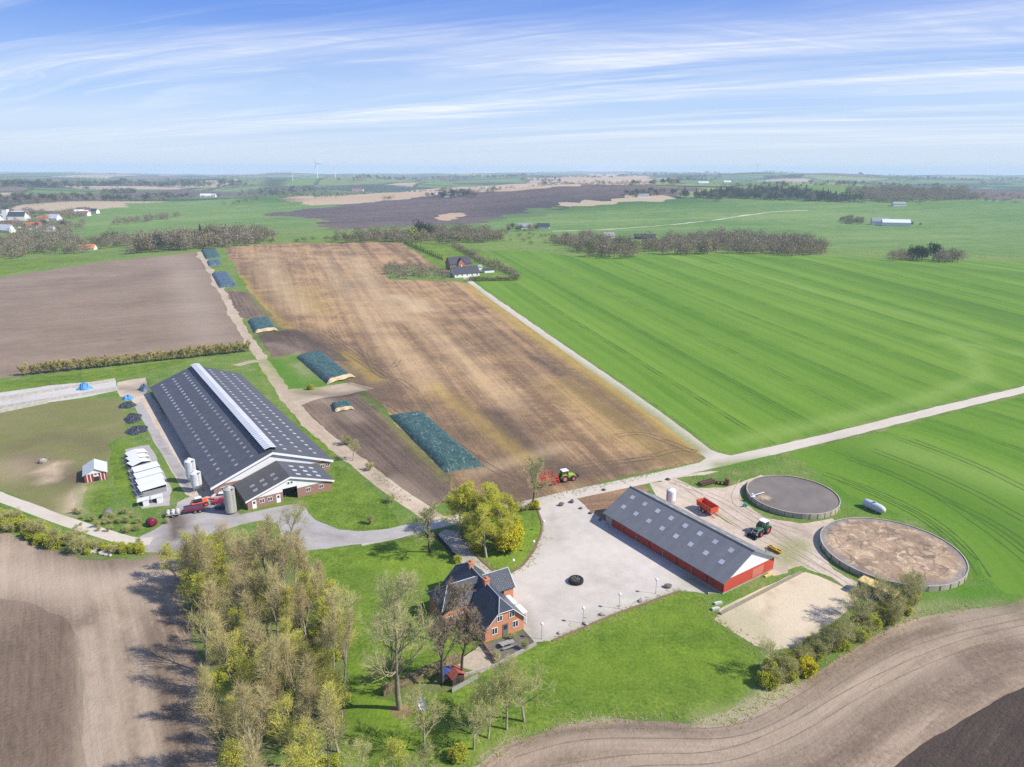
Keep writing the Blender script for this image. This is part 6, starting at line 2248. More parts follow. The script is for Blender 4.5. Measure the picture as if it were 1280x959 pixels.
for p, s_, k_, lb in (((490, 985), .9, 'lightbud1', 'budding tree at the lower picture edge beside the copse'), ((530, 1000), .7, 'orchard2', 'thin bare tree at the lower picture edge of the lawn'), ((460, 1000), .8, 'orchard1', 'pale bare tree low at the lawn corner by the copse')):
    plant(k_, 'edge_tree', at(*p), lb, 'tree', None, s_)
for p, s_, k_, lb in (((571, 703), .5, 'greenshrub0', 'round green bush at the far corner of the house'), ((574, 948), .6, 'greenshrub1', 'green bush at the garden edge below the row'), ((640, 800), .35, 'shrub0', 'thin bush on the terrace by the table'), ((655, 812), .4, 'shrub1', 'bare bush at the terrace corner'),
                      ((620, 824), .35, 'shrub2', 'bare bush on the low terrace edge'), ((497, 842), .6, 'shrub1', 'tangled bush behind the clipped hedge'), ((537, 846), .4, 'shrub0', 'dark bush beside the canopy')):
    plant(k_, 'garden_bush', at(*p), lb, 'bush', None, s_, parts=('stem', 'foliage'))

# ---- grove on the grass island
for p, s_, k_, lb in (((608, 697), .92, 'lime0', 'front tree of the yellow green grove, with pale trunk'), ((622, 689), .86, 'lime1', 'right tree of the yellow green grove'), ((592, 676), .98, 'lime2', 'middle tree of the yellow green grove'),
                      ((583, 660), .95, 'lime0', 'back left tree of the yellow green grove'), ((606, 662), .9, 'lime1', 'back right tree of the yellow green grove'), ((574, 672), .85, 'lime2', 'left tree of the yellow green grove, next to the drive'), ((628, 672), .8, 'lime0', 'far right tree of the yellow green grove, beside the yellow shrubs')):
    plant(k_, 'grove_tree', at(*p), lb, 'tree', 'trees of the yellow green grove', (s_ * .9, s_ * .9, s_ * .72))
for p, s_, lb in (((634, 689), 1.35, 'tall yellow flowering shrub on the right side of the grove'), ((641, 674), 1.15, 'yellow flowering shrub behind the right side of the grove'), ((596, 690), .45, 'small yellow bush under the front of the grove'), ((668.5, 636), .55, 'tiny yellow bush at the foot of the roadside tree')):
    plant('yellowshrub', 'yellow_shrub', at(*p), lb, 'shrub', None, s_, parts=('stem', 'foliage'))
plant('roadbare', 'roadside_tree', at(664.5, 637), 'lone bare tree at the road corner of the grass island', 'tree', None, 1.0)
for i in range(6):
    plant('shrub%d' % (i % 3), 'hedge_bush', at(645 + i * 3.6, 641 - i * .9), 'clipped bare bush in the short hedge beside the lone roadside tree', 'bush', 'short hedge by the roadside tree', .36, parts=('stem', 'foliage'))
plant('orchard2', 'track_tree', at(441, 576), 'small budding tree beside the sandy track', 'tree', None, .62)
for p, s_, lb in (((433, 556), .75, 'bare bush beside the sandy track, upper of three'), ((462, 588), .6, 'bare bush beside the sandy track, middle of three'), ((489, 628), .55, 'bare bush beside the sandy track, lower of three')):
    plant('shrub0', 'track_bush', at(*p), lb, 'bush', None, s_, parts=('stem', 'foliage'))
plant('greenshrub2', 'green_bush', at(388, 487), 'green bush beside the cut silage heap', 'bush', None, .6, parts=('stem', 'foliage'))
plant('shrub1', 'bare_sapling', at(462, 655), 'thin sapling on the triangular lawn by the drive', 'sapling', None, .5)

# ---- scrub by the riding arena
rr = random.Random(41)
cl_ = [(958, 856), (972, 850), (988, 842), (1004, 833), (1022, 822), (1042, 809), (1062, 798), (1084, 787), (1108, 776), (1130, 766), (1142, 760)]
lab = {'s': 'bare brown bush in the scrub belt below the sand arena', 'g': 'greenish bush in the scrub belt below the sand arena', 't': 'thin bare tree rising from the scrub below the sand arena'}
for i in range(110):
    t = rr.random() * (len(cl_) - 1)
    j = int(t)
    x = cl_[j][0] + (cl_[j + 1][0] - cl_[j][0]) * (t - j)
    y = cl_[j][1] + (cl_[j + 1][1] - cl_[j][1]) * (t - j)
    off = rr.uniform(-1.1, .6)
    p = at(x - 3 * off, y + 17 * off)
    u_ = rr.random()
    if u_ < .58:
        plant('shrub%d' % rr.randrange(3), 'scrub_bush', p, lab['s'], 'bush', 'bare bushes of the arena scrub', rr.uniform(.35, .75), parts=('stem', 'foliage'))
    elif u_ < .92:
        plant('greenshrub%d' % rr.randrange(3), 'green_scrub_bush', p, lab['g'], 'bush', 'green bushes of the arena scrub', rr.uniform(.4, .8), parts=('stem', 'foliage'))
    else:
        plant('orchard%d' % rr.randrange(3), 'scrub_tree', p, lab['t'], 'tree', 'thin trees of the arena scrub', rr.uniform(.55, .85))
plant('yellowshrub', 'yellow_green_bush', at(1008, 842), 'yellowish bush low in the arena scrub', 'bush', None, .7, parts=('stem', 'foliage'))

# ---- roadside hedge above the lower left field
rr = random.Random(43)
for i in range(62):
    t = rr.random()
    x = -45 + 222 * t
    y = np.interp(x, [-60, 0, 60, 110, 150, 178], [638, 662, 683, 694, 696, 694]) - rr.uniform(0, 14)
    u_ = rr.random()
    plant(('greenshrub%d' if u_ < .6 else 'shrub%d') % rr.randrange(3), 'hedge_shrub', at(x, y), 'olive budding shrub in the roadside hedge above the lower left field', 'shrub', 'roadside hedge shrubs', rr.uniform(.5, .95) * (.7 if x > 110 else 1), parts=('stem', 'foliage'))
# rough scrub around the paddock
for i in range(26):
    x = rr.uniform(90, 215)
    y = rr.uniform(640, 668)
    plant('shrub%d' % rr.randrange(3), 'weed_bush', at(x, y), 'thin dry bush in the rough grass beside the side road', 'bush', 'dry bushes by the side road', rr.uniform(.2, .42), parts=('stem', 'foliage'))

# ---- hedge row along the left field
rr = random.Random(47)
A_, B_ = at(30, 469.5), at(311, 439.5)
for i in range(74):
    p = A_.lerp(B_, (i + rr.uniform(-.3, .3)) / 73)
    plant('hedgetree%d' % rr.randrange(2), 'hedgerow_tree', (p.x, p.y + rr.uniform(-.8, .8), 0), 'small bare tree in the straight hedge row along the pale field', 'tree', 'hedge row along the pale field', rr.uniform(.75, 1.05))

# ---- ground cover: tufts of rough grass along the verges
m_tuft = leafmat('grass_tufts', (.26, .31, .07), (.45, .39, .20), .35)
tb_ = MB()
rr = random.Random(53)
vg = [[(560, 990), (600, 950), (640, 922), (700, 903), (760, 897), (840, 900), (905, 902), (945, 885), (985, 858), (1040, 822), (1100, 786), (1160, 765), (1230, 755)], [(470, 592), (510, 628)], [(200, 690), (178, 692)],
      [(690, 620), (780, 600), (860, 578)], [(850, 605), (905, 590), (980, 572)], [(1060, 645), (1210, 730)], [(575, 668), (612, 711), (630, 719), (660, 702), (676, 670)], [(690, 803), (848, 740)], [(878, 745), (892, 772), (945, 815)]]
for L_ in vg:
    for a, c in zip(L_, L_[1:]):
        p, q = at(*a), at(*c)
        for _ in range(int((q - p).length * 5)):
            w_ = p.lerp(q, rr.random()) + Vector((rr.gauss(0, .9), rr.gauss(0, .9), 0))
            for _ in range(3):
                h_ = rr.uniform(.12, .3)
                a_ = rr.uniform(0, 6.3)
                q_ = w_ + Vector((rr.gauss(0, .2), rr.gauss(0, .2), 0))
                e_ = Vector((math.cos(a_), math.sin(a_), 0))
                f_ = Vector((-e_.y, e_.x, 0)) * .1
                tb_.add([q_ + f_ + Vector((0, 0, .01)), q_ - f_ + Vector((0, 0, .01)), q_ + e_ * h_ * 1.6 + Vector((0, 0, h_ * .6))], [(0, 1, 2)])
o = tb_.build('rough_grass', m_tuft)
o['kind'] = 'stuff'
tag(o, 'tufts of rough grass along the field verges', 'grass')

# ------------------------------------------------------------------ the far house, farms, woods and turbines
def simple_house(name, px, rz, L_, D_, eh, rh, wall, roof, label, cat, group=None, chim=False, win=True, loc=None):
    h = empty(name, loc if loc is not None else G(*px), rz, label, cat, group)
    MB().box(0, L_, 0, D_, -1, eh).build('wall', wall, h)
    for x0, x1 in ((.001, .2), (L_ - .2, L_ - .001)):
        MB().prism([(0.01, eh), (D_ - .01, eh), (D_ / 2, rh - .1)], 'x', x0, x1).build('gable', wall, h)
    b = MB()
    k = (rh - eh) / (D_ / 2)
    for s in (0, 1):
        ye, ym = (-.4, D_ / 2 - .01) if s == 0 else (D_ + .4, D_ / 2 + .01)
        b.prism([(ye, eh - .4 * k), (ym, rh), (ym, rh + .18), (ye, eh - .4 * k + .18)], 'x', -.4, L_ + .4)
    r_ = b.build('roof', roof, h)
    if chim:
        MB().box(L_ * .35, L_ * .35 + .7, D_ / 2 - .35, D_ / 2 + .35, rh - .4, rh + 1.1).build('chimney', wall, r_)
    if win:
        nw = max(2, int(L_ / 4))
        for i in range(nw):
            x = L_ * (i + .5) / nw
            window_part('window', h, x - .6, x + .6, .9, 2.1, 0, -1)
    return h


M_WPL = mat('white_plaster', (.74, .73, .70), .85, .12)
M_ROOFD = mat('far_dark_roof', (.05, .055, .07), .7, .3)
M_ROOFR = mat('far_red_roof', (.36, .115, .06), .85, .3)
M_ROOFG = mat('far_grey_roof', (.30, .31, .32), .8, .3)
g = heading((567, 347.5), (600, 345))
simple_house('farm_cottage', None, g, 20.0, 8.0, 2.9, 7.4, M_WPL, M_ROOFD, 'white cottage with a black roof at the end of the straight lane', 'house', chim=True, loc=at(568.5, 347.5))
h = simple_house('brick_house', None, g, 18.0, 9.0, 4.6, 9.6, M_BRICK, M_ROOFD, 'brick house with a black roof and front gable behind the white cottage', 'house', chim=True, loc=at(563, 338))
b = MB()
b.prism([(6.5, 0), (11.5, 0), (11.5, 5.2), (9, 8.6), (6.5, 5.2)], 'y', -1.2, -.002)
b.build('front_gable', mat('brick_red_gable', (.42, .16, .10), .9, .2), h)
b = MB()
for s in (-1, 1):
    b.prism([(9, 8.7), (9 + s * 2.9, 5.0), (9 + s * 2.9, 5.2), (9, 8.95)], 'y', -1.5, 2.5)
b.build('gable_roof', M_ROOFD, h)
simple_house('outbuilding', None, g, 7, 5, 2.2, 3.6, M_WPL, M_ROOFG, 'small pale outbuilding at the right of the white cottage', 'shed', win=False, loc=at(593, 338))
simple_house('garage', None, g, 8, 5, 2.2, 3.2, M_WPL, M_ROOFD, 'low garage with a dark roof by the curved hedge', 'garage', win=False, loc=at(606, 341.5))

# far trees: small crowns, one mesh each
FT = {}


def far_proto(key, mats, H, w_, nleaf, size, seed, conifer=False, bark=M_BARKD, low=.15):
    rr = random.Random(seed)
    b = MB()
    b.tube((0, 0, -1), (0, 0, H * .6), .22, .1, 5, 0)
    blobs = [(Vector((rr.uniform(-.4, .4) * w_, rr.uniform(-.4, .4) * w_, H * rr.uniform(.35, .8))), w_ * rr.uniform(.28, .5)) for _ in range(7)]
    for i in range(nleaf):
        if conifer:
            t = rr.random() ** .7
            z_ = H * (low + (1 - low) * (1 - t))
            r_ = w_ * .5 * t * rr.uniform(.3, 1.05)
            a = rr.uniform(0, 6.3)
            c = Vector((r_ * math.cos(a), r_ * math.sin(a), z_))
        else:
            o_, q = rr.choice(blobs)
            v_ = Vector((rr.gauss(0, 1), rr.gauss(0, 1), rr.gauss(0, 1))).normalized() * q * rr.uniform(.45, 1.05)
            v_.z *= .9
            c = o_ + v_
            c.z = max(H * low, c.z)
        if rr.random() < .35 and not conifer:
            b.spike(c, c + Vector((rr.gauss(0, .4), rr.gauss(0, .4), rr.uniform(.3, 1.0))) * size * 1.6, size * .12, 0)
        b.card(c, size * rr.uniform(.5, 1.4), rr, 1)
    me = bpy.data.meshes.new(key)
    me.from_pydata(b.v, [], b.f)
    for q in [bark] + mats:
        me.materials.append(q)
    me.polygons.foreach_set('material_index', b.m)
    FT[key] = me


M_FB = leafmat('far_bare_crowns', (.36, .295, .19), (.28, .24, .145), .25, .95)
M_FB2 = leafmat('far_pale_crowns', (.38, .325, .21), (.32, .285, .17), .25, .95)
M_FG = leafmat('far_olive_crowns', (.135, .14, .055), (.22, .20, .08), .25, .95)
M_FC = leafmat('far_conifers', (.022, .045, .02), (.045, .062, .03), 0, .95)
M_FY = leafmat('far_yellow_crowns', (.36, .36, .03), (.28, .30, .04), 0, .95)
for i in range(3):
    far_proto('bare%d' % i, [M_FB], 11, 9.5, 460, .72, 200 + i)
    far_proto('pale%d' % i, [M_FB2], 10, 8, 420, .7, 210 + i)
    far_proto('olive%d' % i, [M_FG], 10, 8.5, 420, .72, 220 + i)
    far_proto('conifer%d' % i, [M_FC], 14, 6.5, 380, .8, 230 + i, True)
    far_proto('darkround%d' % i, [M_FC], 11, 8, 380, .8, 240 + i)
far_proto('yellow0', [M_FY], 8, 6, 180, .8, 250)
far_proto('column0', [M_FC], 6, 3.4, 170, .55, 251, True, low=.0)
far_proto('olivebush0', [M_FG], 3.6, 4.6, 190, .5, 252, low=.02)
far_proto('palebush0', [M_FB2], 3.6, 4.8, 190, .5, 253, low=.02)
far_proto('palebush1', [M_FB2], 3.4, 4.6, 190, .5, 254, low=.02)
FSC = 1.25


def ftree(key, name, p, label, cat, group, sc):
    o = bpy.data.objects.new(name, FT[key])
    o.location = (p.x, p.y, p.z - .3)
    o.rotation_euler = (0, 0, random.uniform(0, 6.28))
    o.scale = (sc * FSC, sc * FSC, sc * FSC * random.uniform(.7, 1.2))
    link(o)
    return tag(o, label, cat, group)


def ftree_s(key, name, p, label, cat, group, sc):
    return ftree(key, name, p, label, cat, group, sc / FSC)


def wood(pg_px, n_, mix_, name, label, cat, group, sc=(.8, 1.2), seed=0, as_stuff=False, mind=2.5):
    rr = random.Random(seed)
    pg = poly(pg_px)
    tk = []
    pts = []
    for _ in range(n_):
        p = inside(pg, rr, mind, 30, tk)
        if p is None:
            continue
        p = ground(p.x, p.y)
        u_ = rr.random()
        for key, w_ in mix_:
            if u_ < w_:
                break
            u_ -= w_
        pts.append((key + str(rr.randrange(3) if key in ('bare', 'pale', 'olive', 'conifer', 'darkround') else 0), p, rr.uniform(*sc)))
    if not as_stuff:
        for k_, p, s_ in pts:
            ftree(k_, name, p, label, cat, group, s_)
    else:
        vs, fs, ms, mats_ = [], [], [], [M_BARKD]
        for k_, p, s_ in pts:
            me = FT[k_]
            co = np.empty(len(me.vertices) * 3, np.float32)
            me.vertices.foreach_get('co', co)
            co = co.reshape(-1, 3) * s_
            a = rr.uniform(0, 6.3)
            x, y = co[:, 0] * math.cos(a) - co[:, 1] * math.sin(a), co[:, 0] * math.sin(a) + co[:, 1] * math.cos(a)
            mm = me.materials[1]
            if mm not in mats_:
                mats_.append(mm)
            mi = mats_.index(mm)
            b0 = len(vs)
            vs += list(zip((x + p.x).tolist(), (y + p.y).tolist(), (co[:, 2] + p.z - .3).tolist()))
            for f in me.polygons:
                fs.append(tuple(b0 + i for i in f.vertices))
                ms.append(0 if f.material_index == 0 else mi)
        me = bpy.data.meshes.new(name)
        me.from_pydata(vs, [], fs)
        for q in mats_:
            me.materials.append(q)
        me.polygons.foreach_set('material_index', ms)
        o = bpy.data.objects.new(name, me)
        link(o)
        o['kind'] = 'stuff'
        tag(o, label, cat)


# far house planting
wood([(476, 338), (484, 331), (520, 331), (556, 341), (566, 349), (488, 349)], 90, [('palebush', 1)], 'thicket_tree', 'low pale bare tree in the square thicket left of the far cottage', 'tree', 'thicket beside the far cottage', (.6, .95), 1, mind=2.0)
A_, B_ = at(506, 305.5), at(552, 325)
for i in range(22):
    ftree_s('column0', 'dark_hedge_tree', A_.lerp(B_, i / 21), 'dark narrow evergreen in the row on the field side of the far lawn', 'tree', 'evergreen row by the far lawn', random.uniform(.8, 1.1))
pl_ = [at(568, 308), at(590, 320), at(604, 329), at(622, 335), (at(640, 343)), at(648, 349)]
for a, c in zip(pl_, pl_[1:]):
    k_ = max(2, int((c - a).length / 3.6))
    for i in range(k_):
        p = a.lerp(c, i / k_)
        ftree_s(random.choice(('palebush0', 'olivebush0', 'palebush1')), 'garden_hedge_tree', p, 'brownish bush in the curved hedge right of the far cottage', 'bush', 'curved hedge by the far cottage', random.uniform(1.0, 1.5))
A_, B_ = at(584, 351.5), at(646, 350.5)
for i in range(22):
    ftree_s('olivebush0', 'front_hedge_bush', A_.lerp(B_, i / 21), 'olive bush in the front hedge between far cottage and green field', 'bush', 'front hedge of the far cottage', random.uniform(.7, 1.0))

# woods behind the crest
wood([(162, 318), (190, 306), (240, 300), (320, 297), (345, 301), (300, 309), (250, 312)], 170, [('bare', .5), ('pale', .32), ('olive', .18)], 'wood_tree', 'bare brown tree in the wood behind the top of the track', 'tree', 'wood behind the track', (.9, 1.4), 2, mind=5)
wood([(172, 316), (245, 303), (262, 306), (200, 316)], 13, [('conifer', .7), ('darkround', .3)], 'dark_wood_tree', 'dark evergreen rising from the wood behind the top of the track', 'tree', 'evergreens in the wood behind the track', (.9, 1.3), 3, mind=6)
wood([(0, 326), (60, 319), (112, 316), (118, 302), (60, 296), (0, 304), (-120, 312), (-120, 330)], 190, [('bare', .35), ('pale', .5), ('olive', .15)], 'valley_tree', 'pale bare tree in the left valley wood below the village', 'tree', 'valley wood below the village', (.7, 1.15), 4, mind=5)
wood([(112, 304), (150, 297), (170, 300), (160, 311), (130, 312)], 26, [('bare', .6), ('olive', .4)], 'slope_tree', 'brown bare tree on the slope between the two left woods', 'tree', 'slope trees on the left', (.7, 1.1), 5, mind=5)
wood([(412, 304), (440, 297), (530, 292), (566, 291), (626, 297), (628, 303), (560, 306), (500, 303)], 180, [('bare', .5), ('pale', .3), ('olive', .2)], 'ridge_tree', 'bare brown tree in the belt along the far edge of the brown field', 'tree', 'belt beyond the brown field', (.6, 1.15), 6, mind=4)
wood([(520, 297), (545, 294), (548, 297), (522, 299)], 6, [('darkround', 1)], 'dark_belt_tree', 'dark evergreen crown in the belt beyond the brown field', 'tree', 'evergreens of the belt', (1.1, 1.4), 7)
wood([(512, 300), (534, 298), (534, 301), (514, 302)], 4, [('yellow', 1)], 'yellow_belt_tree', 'bright yellow green tree in the belt beyond the brown field', 'tree', 'yellow trees of the belt', (1.1, 1.5), 8)
wood([(690, 304), (740, 297), (775, 303), (798, 312), (790, 324), (740, 323), (722, 316)], 140, [('bare', .5), ('olive', .3), ('pale', .2)], 'hollow_tree', 'brown bare tree in the hollow behind the middle of the green field', 'tree', 'trees in the hollow', (.5, 1.1), 9, mind=4)
wood([(800, 312), (840, 303), (880, 298), (960, 300), (1010, 306), (1045, 319), (990, 321), (900, 317.5), (830, 321)], 270, [('bare', .72), ('pale', .2), ('olive', .08)], 'copper_tree', 'brown bare tree in the long dense wood behind the green field', 'tree', 'long wood behind the green field', (.75, 1.25), 10, mind=3.5)
wood([(1108, 323), (1140, 321), (1150, 326), (1112, 327)], 12, [('bare', .6), ('pale', .4)], 'corner_tree', 'small bare tree left of the dark clump at the field edge', 'tree', 'bare trees beside the dark clump', (.5, .8), 11)
wood([(1140, 325), (1166, 324), (1168, 327.5), (1142, 328)], 8, [('darkround', 1)], 'clump_tree', 'dark evergreen in the clump at the right field edge', 'tree', 'dark clump at the field edge', (1.0, 1.4), 12)
wood([(1164, 325), (1198, 326), (1198, 329), (1166, 329)], 14, [('bare', .5), ('pale', .5)], 'clump_side_tree', 'bare tree right of the dark clump at the field edge', 'tree', 'bare trees right of the dark clump', (.8, 1.0), 13)
rr = random.Random(66)
wood([(600, 285), (690, 290), (720, 298), (690, 306), (640, 308), (600, 296)], 30, [('olivebush', .6), ('palebush', .4)], 'meadow_bush', 'low bush scattered on the valley meadow behind the far cottage', 'bush', 'bushes of the valley meadow', (.5, 1.1), 14)
wood([(310, 304), (340, 301), (420, 298), (420, 300), (330, 305)], 10, [('olivebush', 1)], 'verge_bush', 'dark bush on the green strip beyond the brown field', 'bush', 'bushes beyond the brown field', (.6, 1.1), 15)

wood([(1050, 277), (1062, 273), (1082, 276), (1080, 281), (1056, 280)], 26, [('bare', .5), ('olive', .3), ('darkround', .2)], 'farm_tree', 'tree around the lone white farm in the right green plain', 'tree', 'trees of the lone white farm', (.6, .9), 16)
wood([(1112, 279), (1150, 282), (1150, 283), (1112, 281)], 12, [('darkround', 1)], 'farm_hedge_tree', 'dark low tree in the row right of the lone white farm', 'tree', 'tree row of the lone white farm', (.35, .5), 17)
wood([(630, 288), (690, 287), (690, 289), (630, 290)], 12, [('darkround', .5), ('bare', .5)], 'valley_house_tree', 'tree beside the two valley houses', 'tree', 'trees by the valley houses', (.5, .8), 18)

# the countryside farther out: woods and tree lines that read as masses
rows = [([(840, 248), (900, 243), (960, 240), (1010, 243), (1060, 250), (1090, 254), (1010, 252), (930, 249)], 330, [('darkround', .6), ('conifer', .2), ('bare', .2)], (1.2, 1.9)),
        ([(1050, 241), (1120, 237), (1200, 241), (1232, 249), (1150, 254), (1100, 254)], 330, [('bare', .85), ('olive', .15)], (1, 1.5)),
        ([(180, 248), (213, 244.5), (216, 246), (182, 250)], 60, [('darkround', 1)], (1.1, 1.3)),
        ([(125, 242), (168, 239), (170, 241), (126, 244)], 60, [('darkround', .6), ('bare', .4)], (1.2, 1.5)),
        ([(0, 232), (150, 228), (310, 231), (310, 234), (120, 233), (0, 237), (-120, 238), (-120, 234)], 480, [('darkround', .7), ('bare', .3)], (1.7, 2.5)),
        ([(300, 241), (385, 236), (400, 240), (330, 244)], 120, [('bare', .5), ('darkround', .5)], (1.2, 1.8)),
        ([(530, 246), (580, 243), (600, 247), (560, 249)], 50, [('darkround', .7), ('bare', .3)], (1.0, 1.6)),
        ([(665, 231), (740, 227), (745, 229), (680, 233)], 110, [('bare', .6), ('olive', .4)], (1.2, 1.6)),
        ([(765, 217), (830, 215), (840, 219), (770, 221)], 160, [('darkround', .7), ('bare', .3)], (1.6, 2.4)),
        ([(845, 222), (900, 219), (905, 223), (850, 226)], 130, [('darkround', .7), ('bare', .3)], (1.4, 2.0)),
        ([(955, 222), (1005, 221), (1005, 224), (956, 225)], 110, [('darkround', .6), ('bare', .4)], (1.3, 1.9)),
        ([(1000, 230), (1160, 231), (1160, 234), (1000, 233)], 110, [('darkround', .5), ('bare', .5)], (1.2, 1.8)),
        ([(775, 244), (850, 240), (850, 243), (790, 248)], 40, [('darkround', .7), ('bare', .3)], (.9, 1.4)),
        ([(600, 222), (760, 218), (760, 220), (610, 225)], 160, [('darkround', .6), ('bare', .4)], (1.5, 2.2)),
        ([(420, 228), (600, 221), (600, 223), (430, 231)], 200, [('darkround', .5), ('bare', .5)], (1.5, 2.2)),
        ([(-100, 252), (60, 248), (240, 247), (240, 249), (60, 253), (-100, 257)], 200, [('darkround', .6), ('bare', .4)], (1.0, 1.7)),
        ([(640, 226), (700, 224), (860, 234), (850, 237), (700, 229)], 90, [('darkround', .7), ('bare', .3)], (1.2, 1.8)),
        ([(880, 215), (1290, 214), (1290, 217), (880, 219)], 260, [('darkround', .6), ('bare', .4)], (1.8, 2.6)),
        ([(1120, 226), (1290, 224), (1290, 227), (1120, 229)], 140, [('darkround', .5), ('bare', .5)], (1.4, 2.0)),
        ([(0, 283), (60, 279), (110, 283), (100, 292), (0, 295), (-100, 296), (-100, 286)], 140, [('bare', .4), ('pale', .5), ('darkround', .1)], (.8, 1.2)),
        ([(60, 270), (110, 265), (120, 270), (70, 277)], 50, [('bare', .5), ('pale', .5)], (.8, 1.2)),
        ([(140, 279), (225, 270), (225, 273), (145, 283)], 40, [('pale', .6), ('bare', .4)], (.7, 1.1)),
        ([(-100, 268), (40, 264), (60, 270), (0, 276), (-100, 280)], 110, [('bare', .5), ('pale', .5)], (.8, 1.2))]
for i, (pg_, n_, mx, sc) in enumerate(rows):
    wood(pg_, n_, mx, 'distant_woodland', 'mass of far trees on the plain', 'woodland', None, sc, 300 + i, True, mind=4)
# scattered hedgerows all over the plain
rr = random.Random(77)
pgs = []
for i in range(300):
    d_ = 1700 * 6.2 ** rr.random()
    a = R(rr.uniform(-50, 50))
    x, y = d_ * math.sin(a), d_ * math.cos(a)
    L_ = rr.uniform(60, 260) * (d_ / 2500) ** .5
    th = rr.choice((.45, 2.0, .2, 1.2)) + rr.uniform(-.2, .2)
    pgs.append((x, y, L_, th, d_))
vs, fs, ms = [], [], []
for x, y, L_, th, d_ in pgs:
    k_ = int(L_ / 9)
    for j in range(k_):
        t = (j / k_ - .5) * L_
        px_, py_ = x + t * math.cos(th) + rr.uniform(-6, 6), y + t * math.sin(th) + rr.uniform(-6, 6)
        key = rr.choice(('darkround0', 'bare1', 'olive1', 'olive0', 'darkround2'))
        me = FT[key]
        s_ = rr.uniform(.7, 1.4)
        z_ = float(height(px_, py_))
        co = np.empty(len(me.vertices) * 3, np.float32)
        me.vertices.foreach_get('co', co)
        co = co.reshape(-1, 3) * s_ + np.array([px_, py_, z_ - .3])
        b0 = len(vs)
        vs += co.tolist()
        dk = key.startswith('dark')
        step = 3
        for fi, f in enumerate(me.polygons):
            if fi % step:
                continue
            fs.append(tuple(b0 + q for q in f.vertices))
            ms.append(0 if dk else 1 if key.startswith('bare') else 2)
me = bpy.data.meshes.new('distant_hedgerows')
me.from_pydata(vs, [], fs)
for q in (M_FC, M_FB, M_FG):
    me.materials.append(q)
me.polygons.foreach_set('material_index', ms)
o = link(bpy.data.objects.new('distant_hedgerows', me))
o = bpy.data.objects['distant_hedgerows']
o['kind'] = 'stuff'
tag(o, 'far hedgerows across the plain', 'hedgerows')

# farms and houses far out
far_b = [('white_farm', (1090, 281), R(-12), 26, 12, 5.5, 11, M_WPL, M_ROOFG, 'white gabled farmhouse of the lone farm in the right green plain', 'house'),
         ('white_farm_barn', (1103, 282.5), R(-14), 40, 16, 5.5, 10, M_WPL, M_WROOF, 'long white barn of the lone farm in the right green plain', 'barn'),
         ('white_villa', (1117, 258), R(0), 26, 12, 5, 9, M_WPL, M_ROOFG, 'white house at the edge of the far right wood', 'house'),
         ('valley_house', (648, 286.5), R(5), 20, 9, 3.5, 8, M_WPL, M_ROOFG, 'white house with grey roof in the valley, left of two', 'house'),
         ('valley_house', (671, 286), R(-5), 18, 9, 3, 7.5, M_WPL, M_ROOFD, 'dark roofed house in the valley, right of two', 'house'),
         ('dark_barn', (793, 299), R(-5), 26, 10, 3, 6, mat('dark_boards', (.07, .07, .075), .8), M_ROOFD, 'low dark barn between the hollow trees and the long wood', 'barn'),
         ('hollow_house', (755, 298), R(10), 14, 8, 3, 7, M_WPL, M_ROOFG, 'pale house hidden among the hollow trees', 'house'),
         ('orange_roof_house', (98, 313.5), R(10), 15, 9, 2.2, 6, M_WPL, mat('orange_tiles', (.58, .20, .09), .85, .2), 'house with a bright orange roof in the left valley', 'house'),
         ('plain_farm', (556, 247), R(5), 40, 14, 5, 10, M_WPL, M_ROOFG, 'grey and white farm on the dark ploughed plain', 'farm'),
         ('plain_farm_barn', (545, 246), R(0), 36, 14, 4, 9, M_ROOFG, M_WROOF, 'pale barn beside the farm on the dark ploughed plain', 'barn'),
         ('slope_farm', (797, 247), R(5), 26, 10, 4, 8, M_WPL, M_ROOFG, 'grey farmhouse at the corner of dark plough and green hill', 'farm'),
         ('field_farm', (440, 239), R(0), 44, 14, 5, 10, M_WPL, M_ROOFR, 'white farm with red roof on the far left plain', 'farm'),
         ('field_farm', (250, 247), R(4), 40, 14, 5, 10, M_WPL, M_WROOF, 'white farm sheds above the left green hillside', 'farm'),
         ('field_farm', (873, 230), R(0), 44, 14, 5, 10, M_WPL, M_WROOF, 'white far farm right of the tan fields', 'farm'),
         ('mast_farm', (905, 229), R(0), 30, 12, 5, 10, M_WPL, M_WROOF, 'small white far farm with trees, right of the other white far farm', 'farm')]
for a in far_b:
    simple_house(*a, win=False)
rr = random.Random(88)
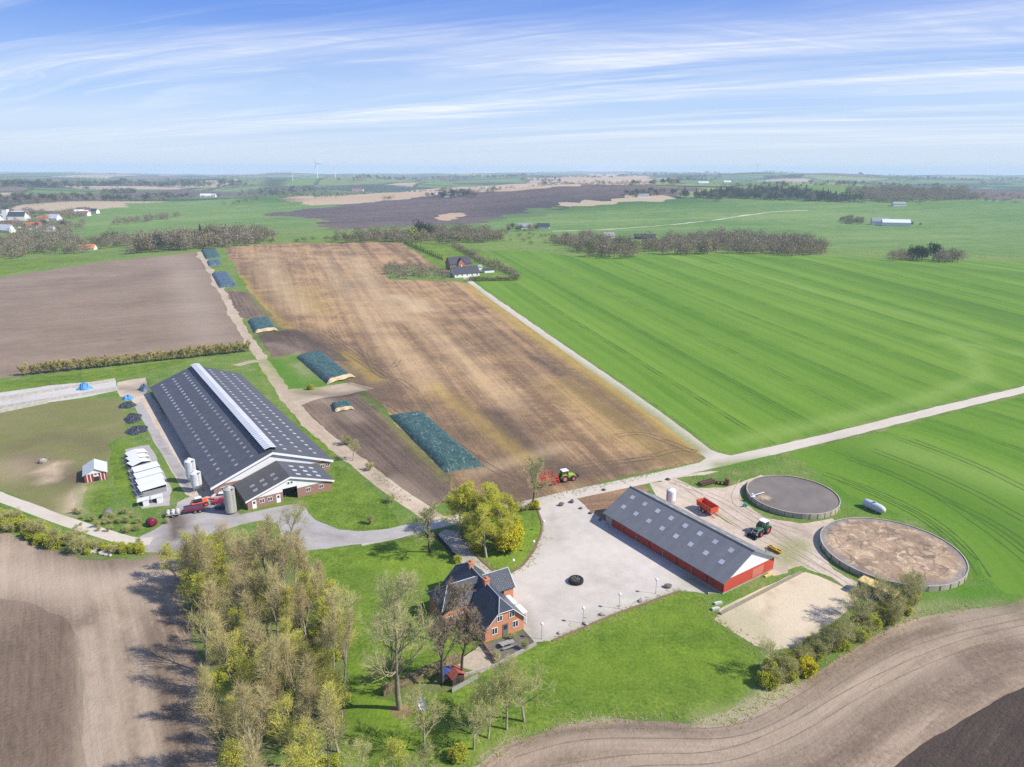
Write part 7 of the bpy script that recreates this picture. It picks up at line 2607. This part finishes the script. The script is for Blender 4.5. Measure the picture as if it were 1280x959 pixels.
for i in range(34):
    x, y = rr.choice((rr.uniform(-60, 62), rr.uniform(-30, 30))), rr.choice((rr.uniform(283, 294), rr.uniform(270, 277)))
    if i > 27:
        x, y = rr.uniform(82, 112), rr.uniform(265, 270)
    simple_house('village_house', (x, y), rr.uniform(-.5, .9), rr.uniform(14, 24), rr.uniform(8, 11), rr.uniform(3, 4.5), rr.uniform(7, 10), M_WPL, rr.choice((M_ROOFR, M_ROOFD, M_ROOFG, M_WROOF)),
                 'village house among the bare trees at the left picture edge', 'house', 'village houses', win=False)
church = simple_house('village_church', (10, 276), R(10), 24, 10, 7, 13, M_WPL, M_ROOFD, 'tallest white building of the village, with a square tower', 'church', win=False)
MB().box(-7, -.01, 1, 9, -1, 17).build('tower', M_WPL, church)
MB().prism([(.6, 17.002), (9.4, 17.002), (5, 21)], 'x', -7.3, .2).build('tower_roof', M_ROOFD, church)

M_TURB = mat('turbine_white', (.80, .80, .80), .5, .05)
for i, (x, y, s_) in enumerate(((397, 223, 1.0), (419, 222.5, .9), (443, 221.5, .9), (366, 226, .7), (971, 215.5, 1.0), (946, 216.5, .8), (1205, 214.5, .8))):
    p = G(x, y)
    t = empty('wind_turbine', p, rr.uniform(-.4, .4), ['white wind turbine on the far left plain, tallest of its row', 'second white wind turbine from the left in the far left row', 'third white wind turbine in the far left row', 'lone small wind turbine left of the row', 'tall wind turbine on the right horizon', 'shorter wind turbine beside the tall one on the right horizon', 'small wind turbine at the far right horizon'][i], 'wind turbine', 'wind turbines on the horizon', s_)
    MB().tube((0, 0, -2), (0, 0, 66), 2.0, 1.2, 10).build('tower', M_TURB, t)
    MB().bevbox(-1.6, 1.6, -2.5, 3.5, 66, 69.4, .5).build('nacelle', M_TURB, t)
    for k_ in range(3):
        a = PI2 * k_ / 3 + i
        b = MB()
        dx, dz = math.cos(a), math.sin(a)
        b.loft([[(dx * r_ - dz * w_, -3.2, 67.7 + dz * r_ + dx * w_), (dx * r_ - dz * w_, -2.8, 67.7 + dz * r_ + dx * w_), (dx * r_ + dz * w_, -2.8, 67.7 + dz * r_ - dx * w_), (dx * r_ + dz * w_, -3.2, 67.7 + dz * r_ - dx * w_)]
                for r_, w_ in ((.5, .7), (7, 1.6), (32, .35))])
        b.build('blade', M_TURB, t)
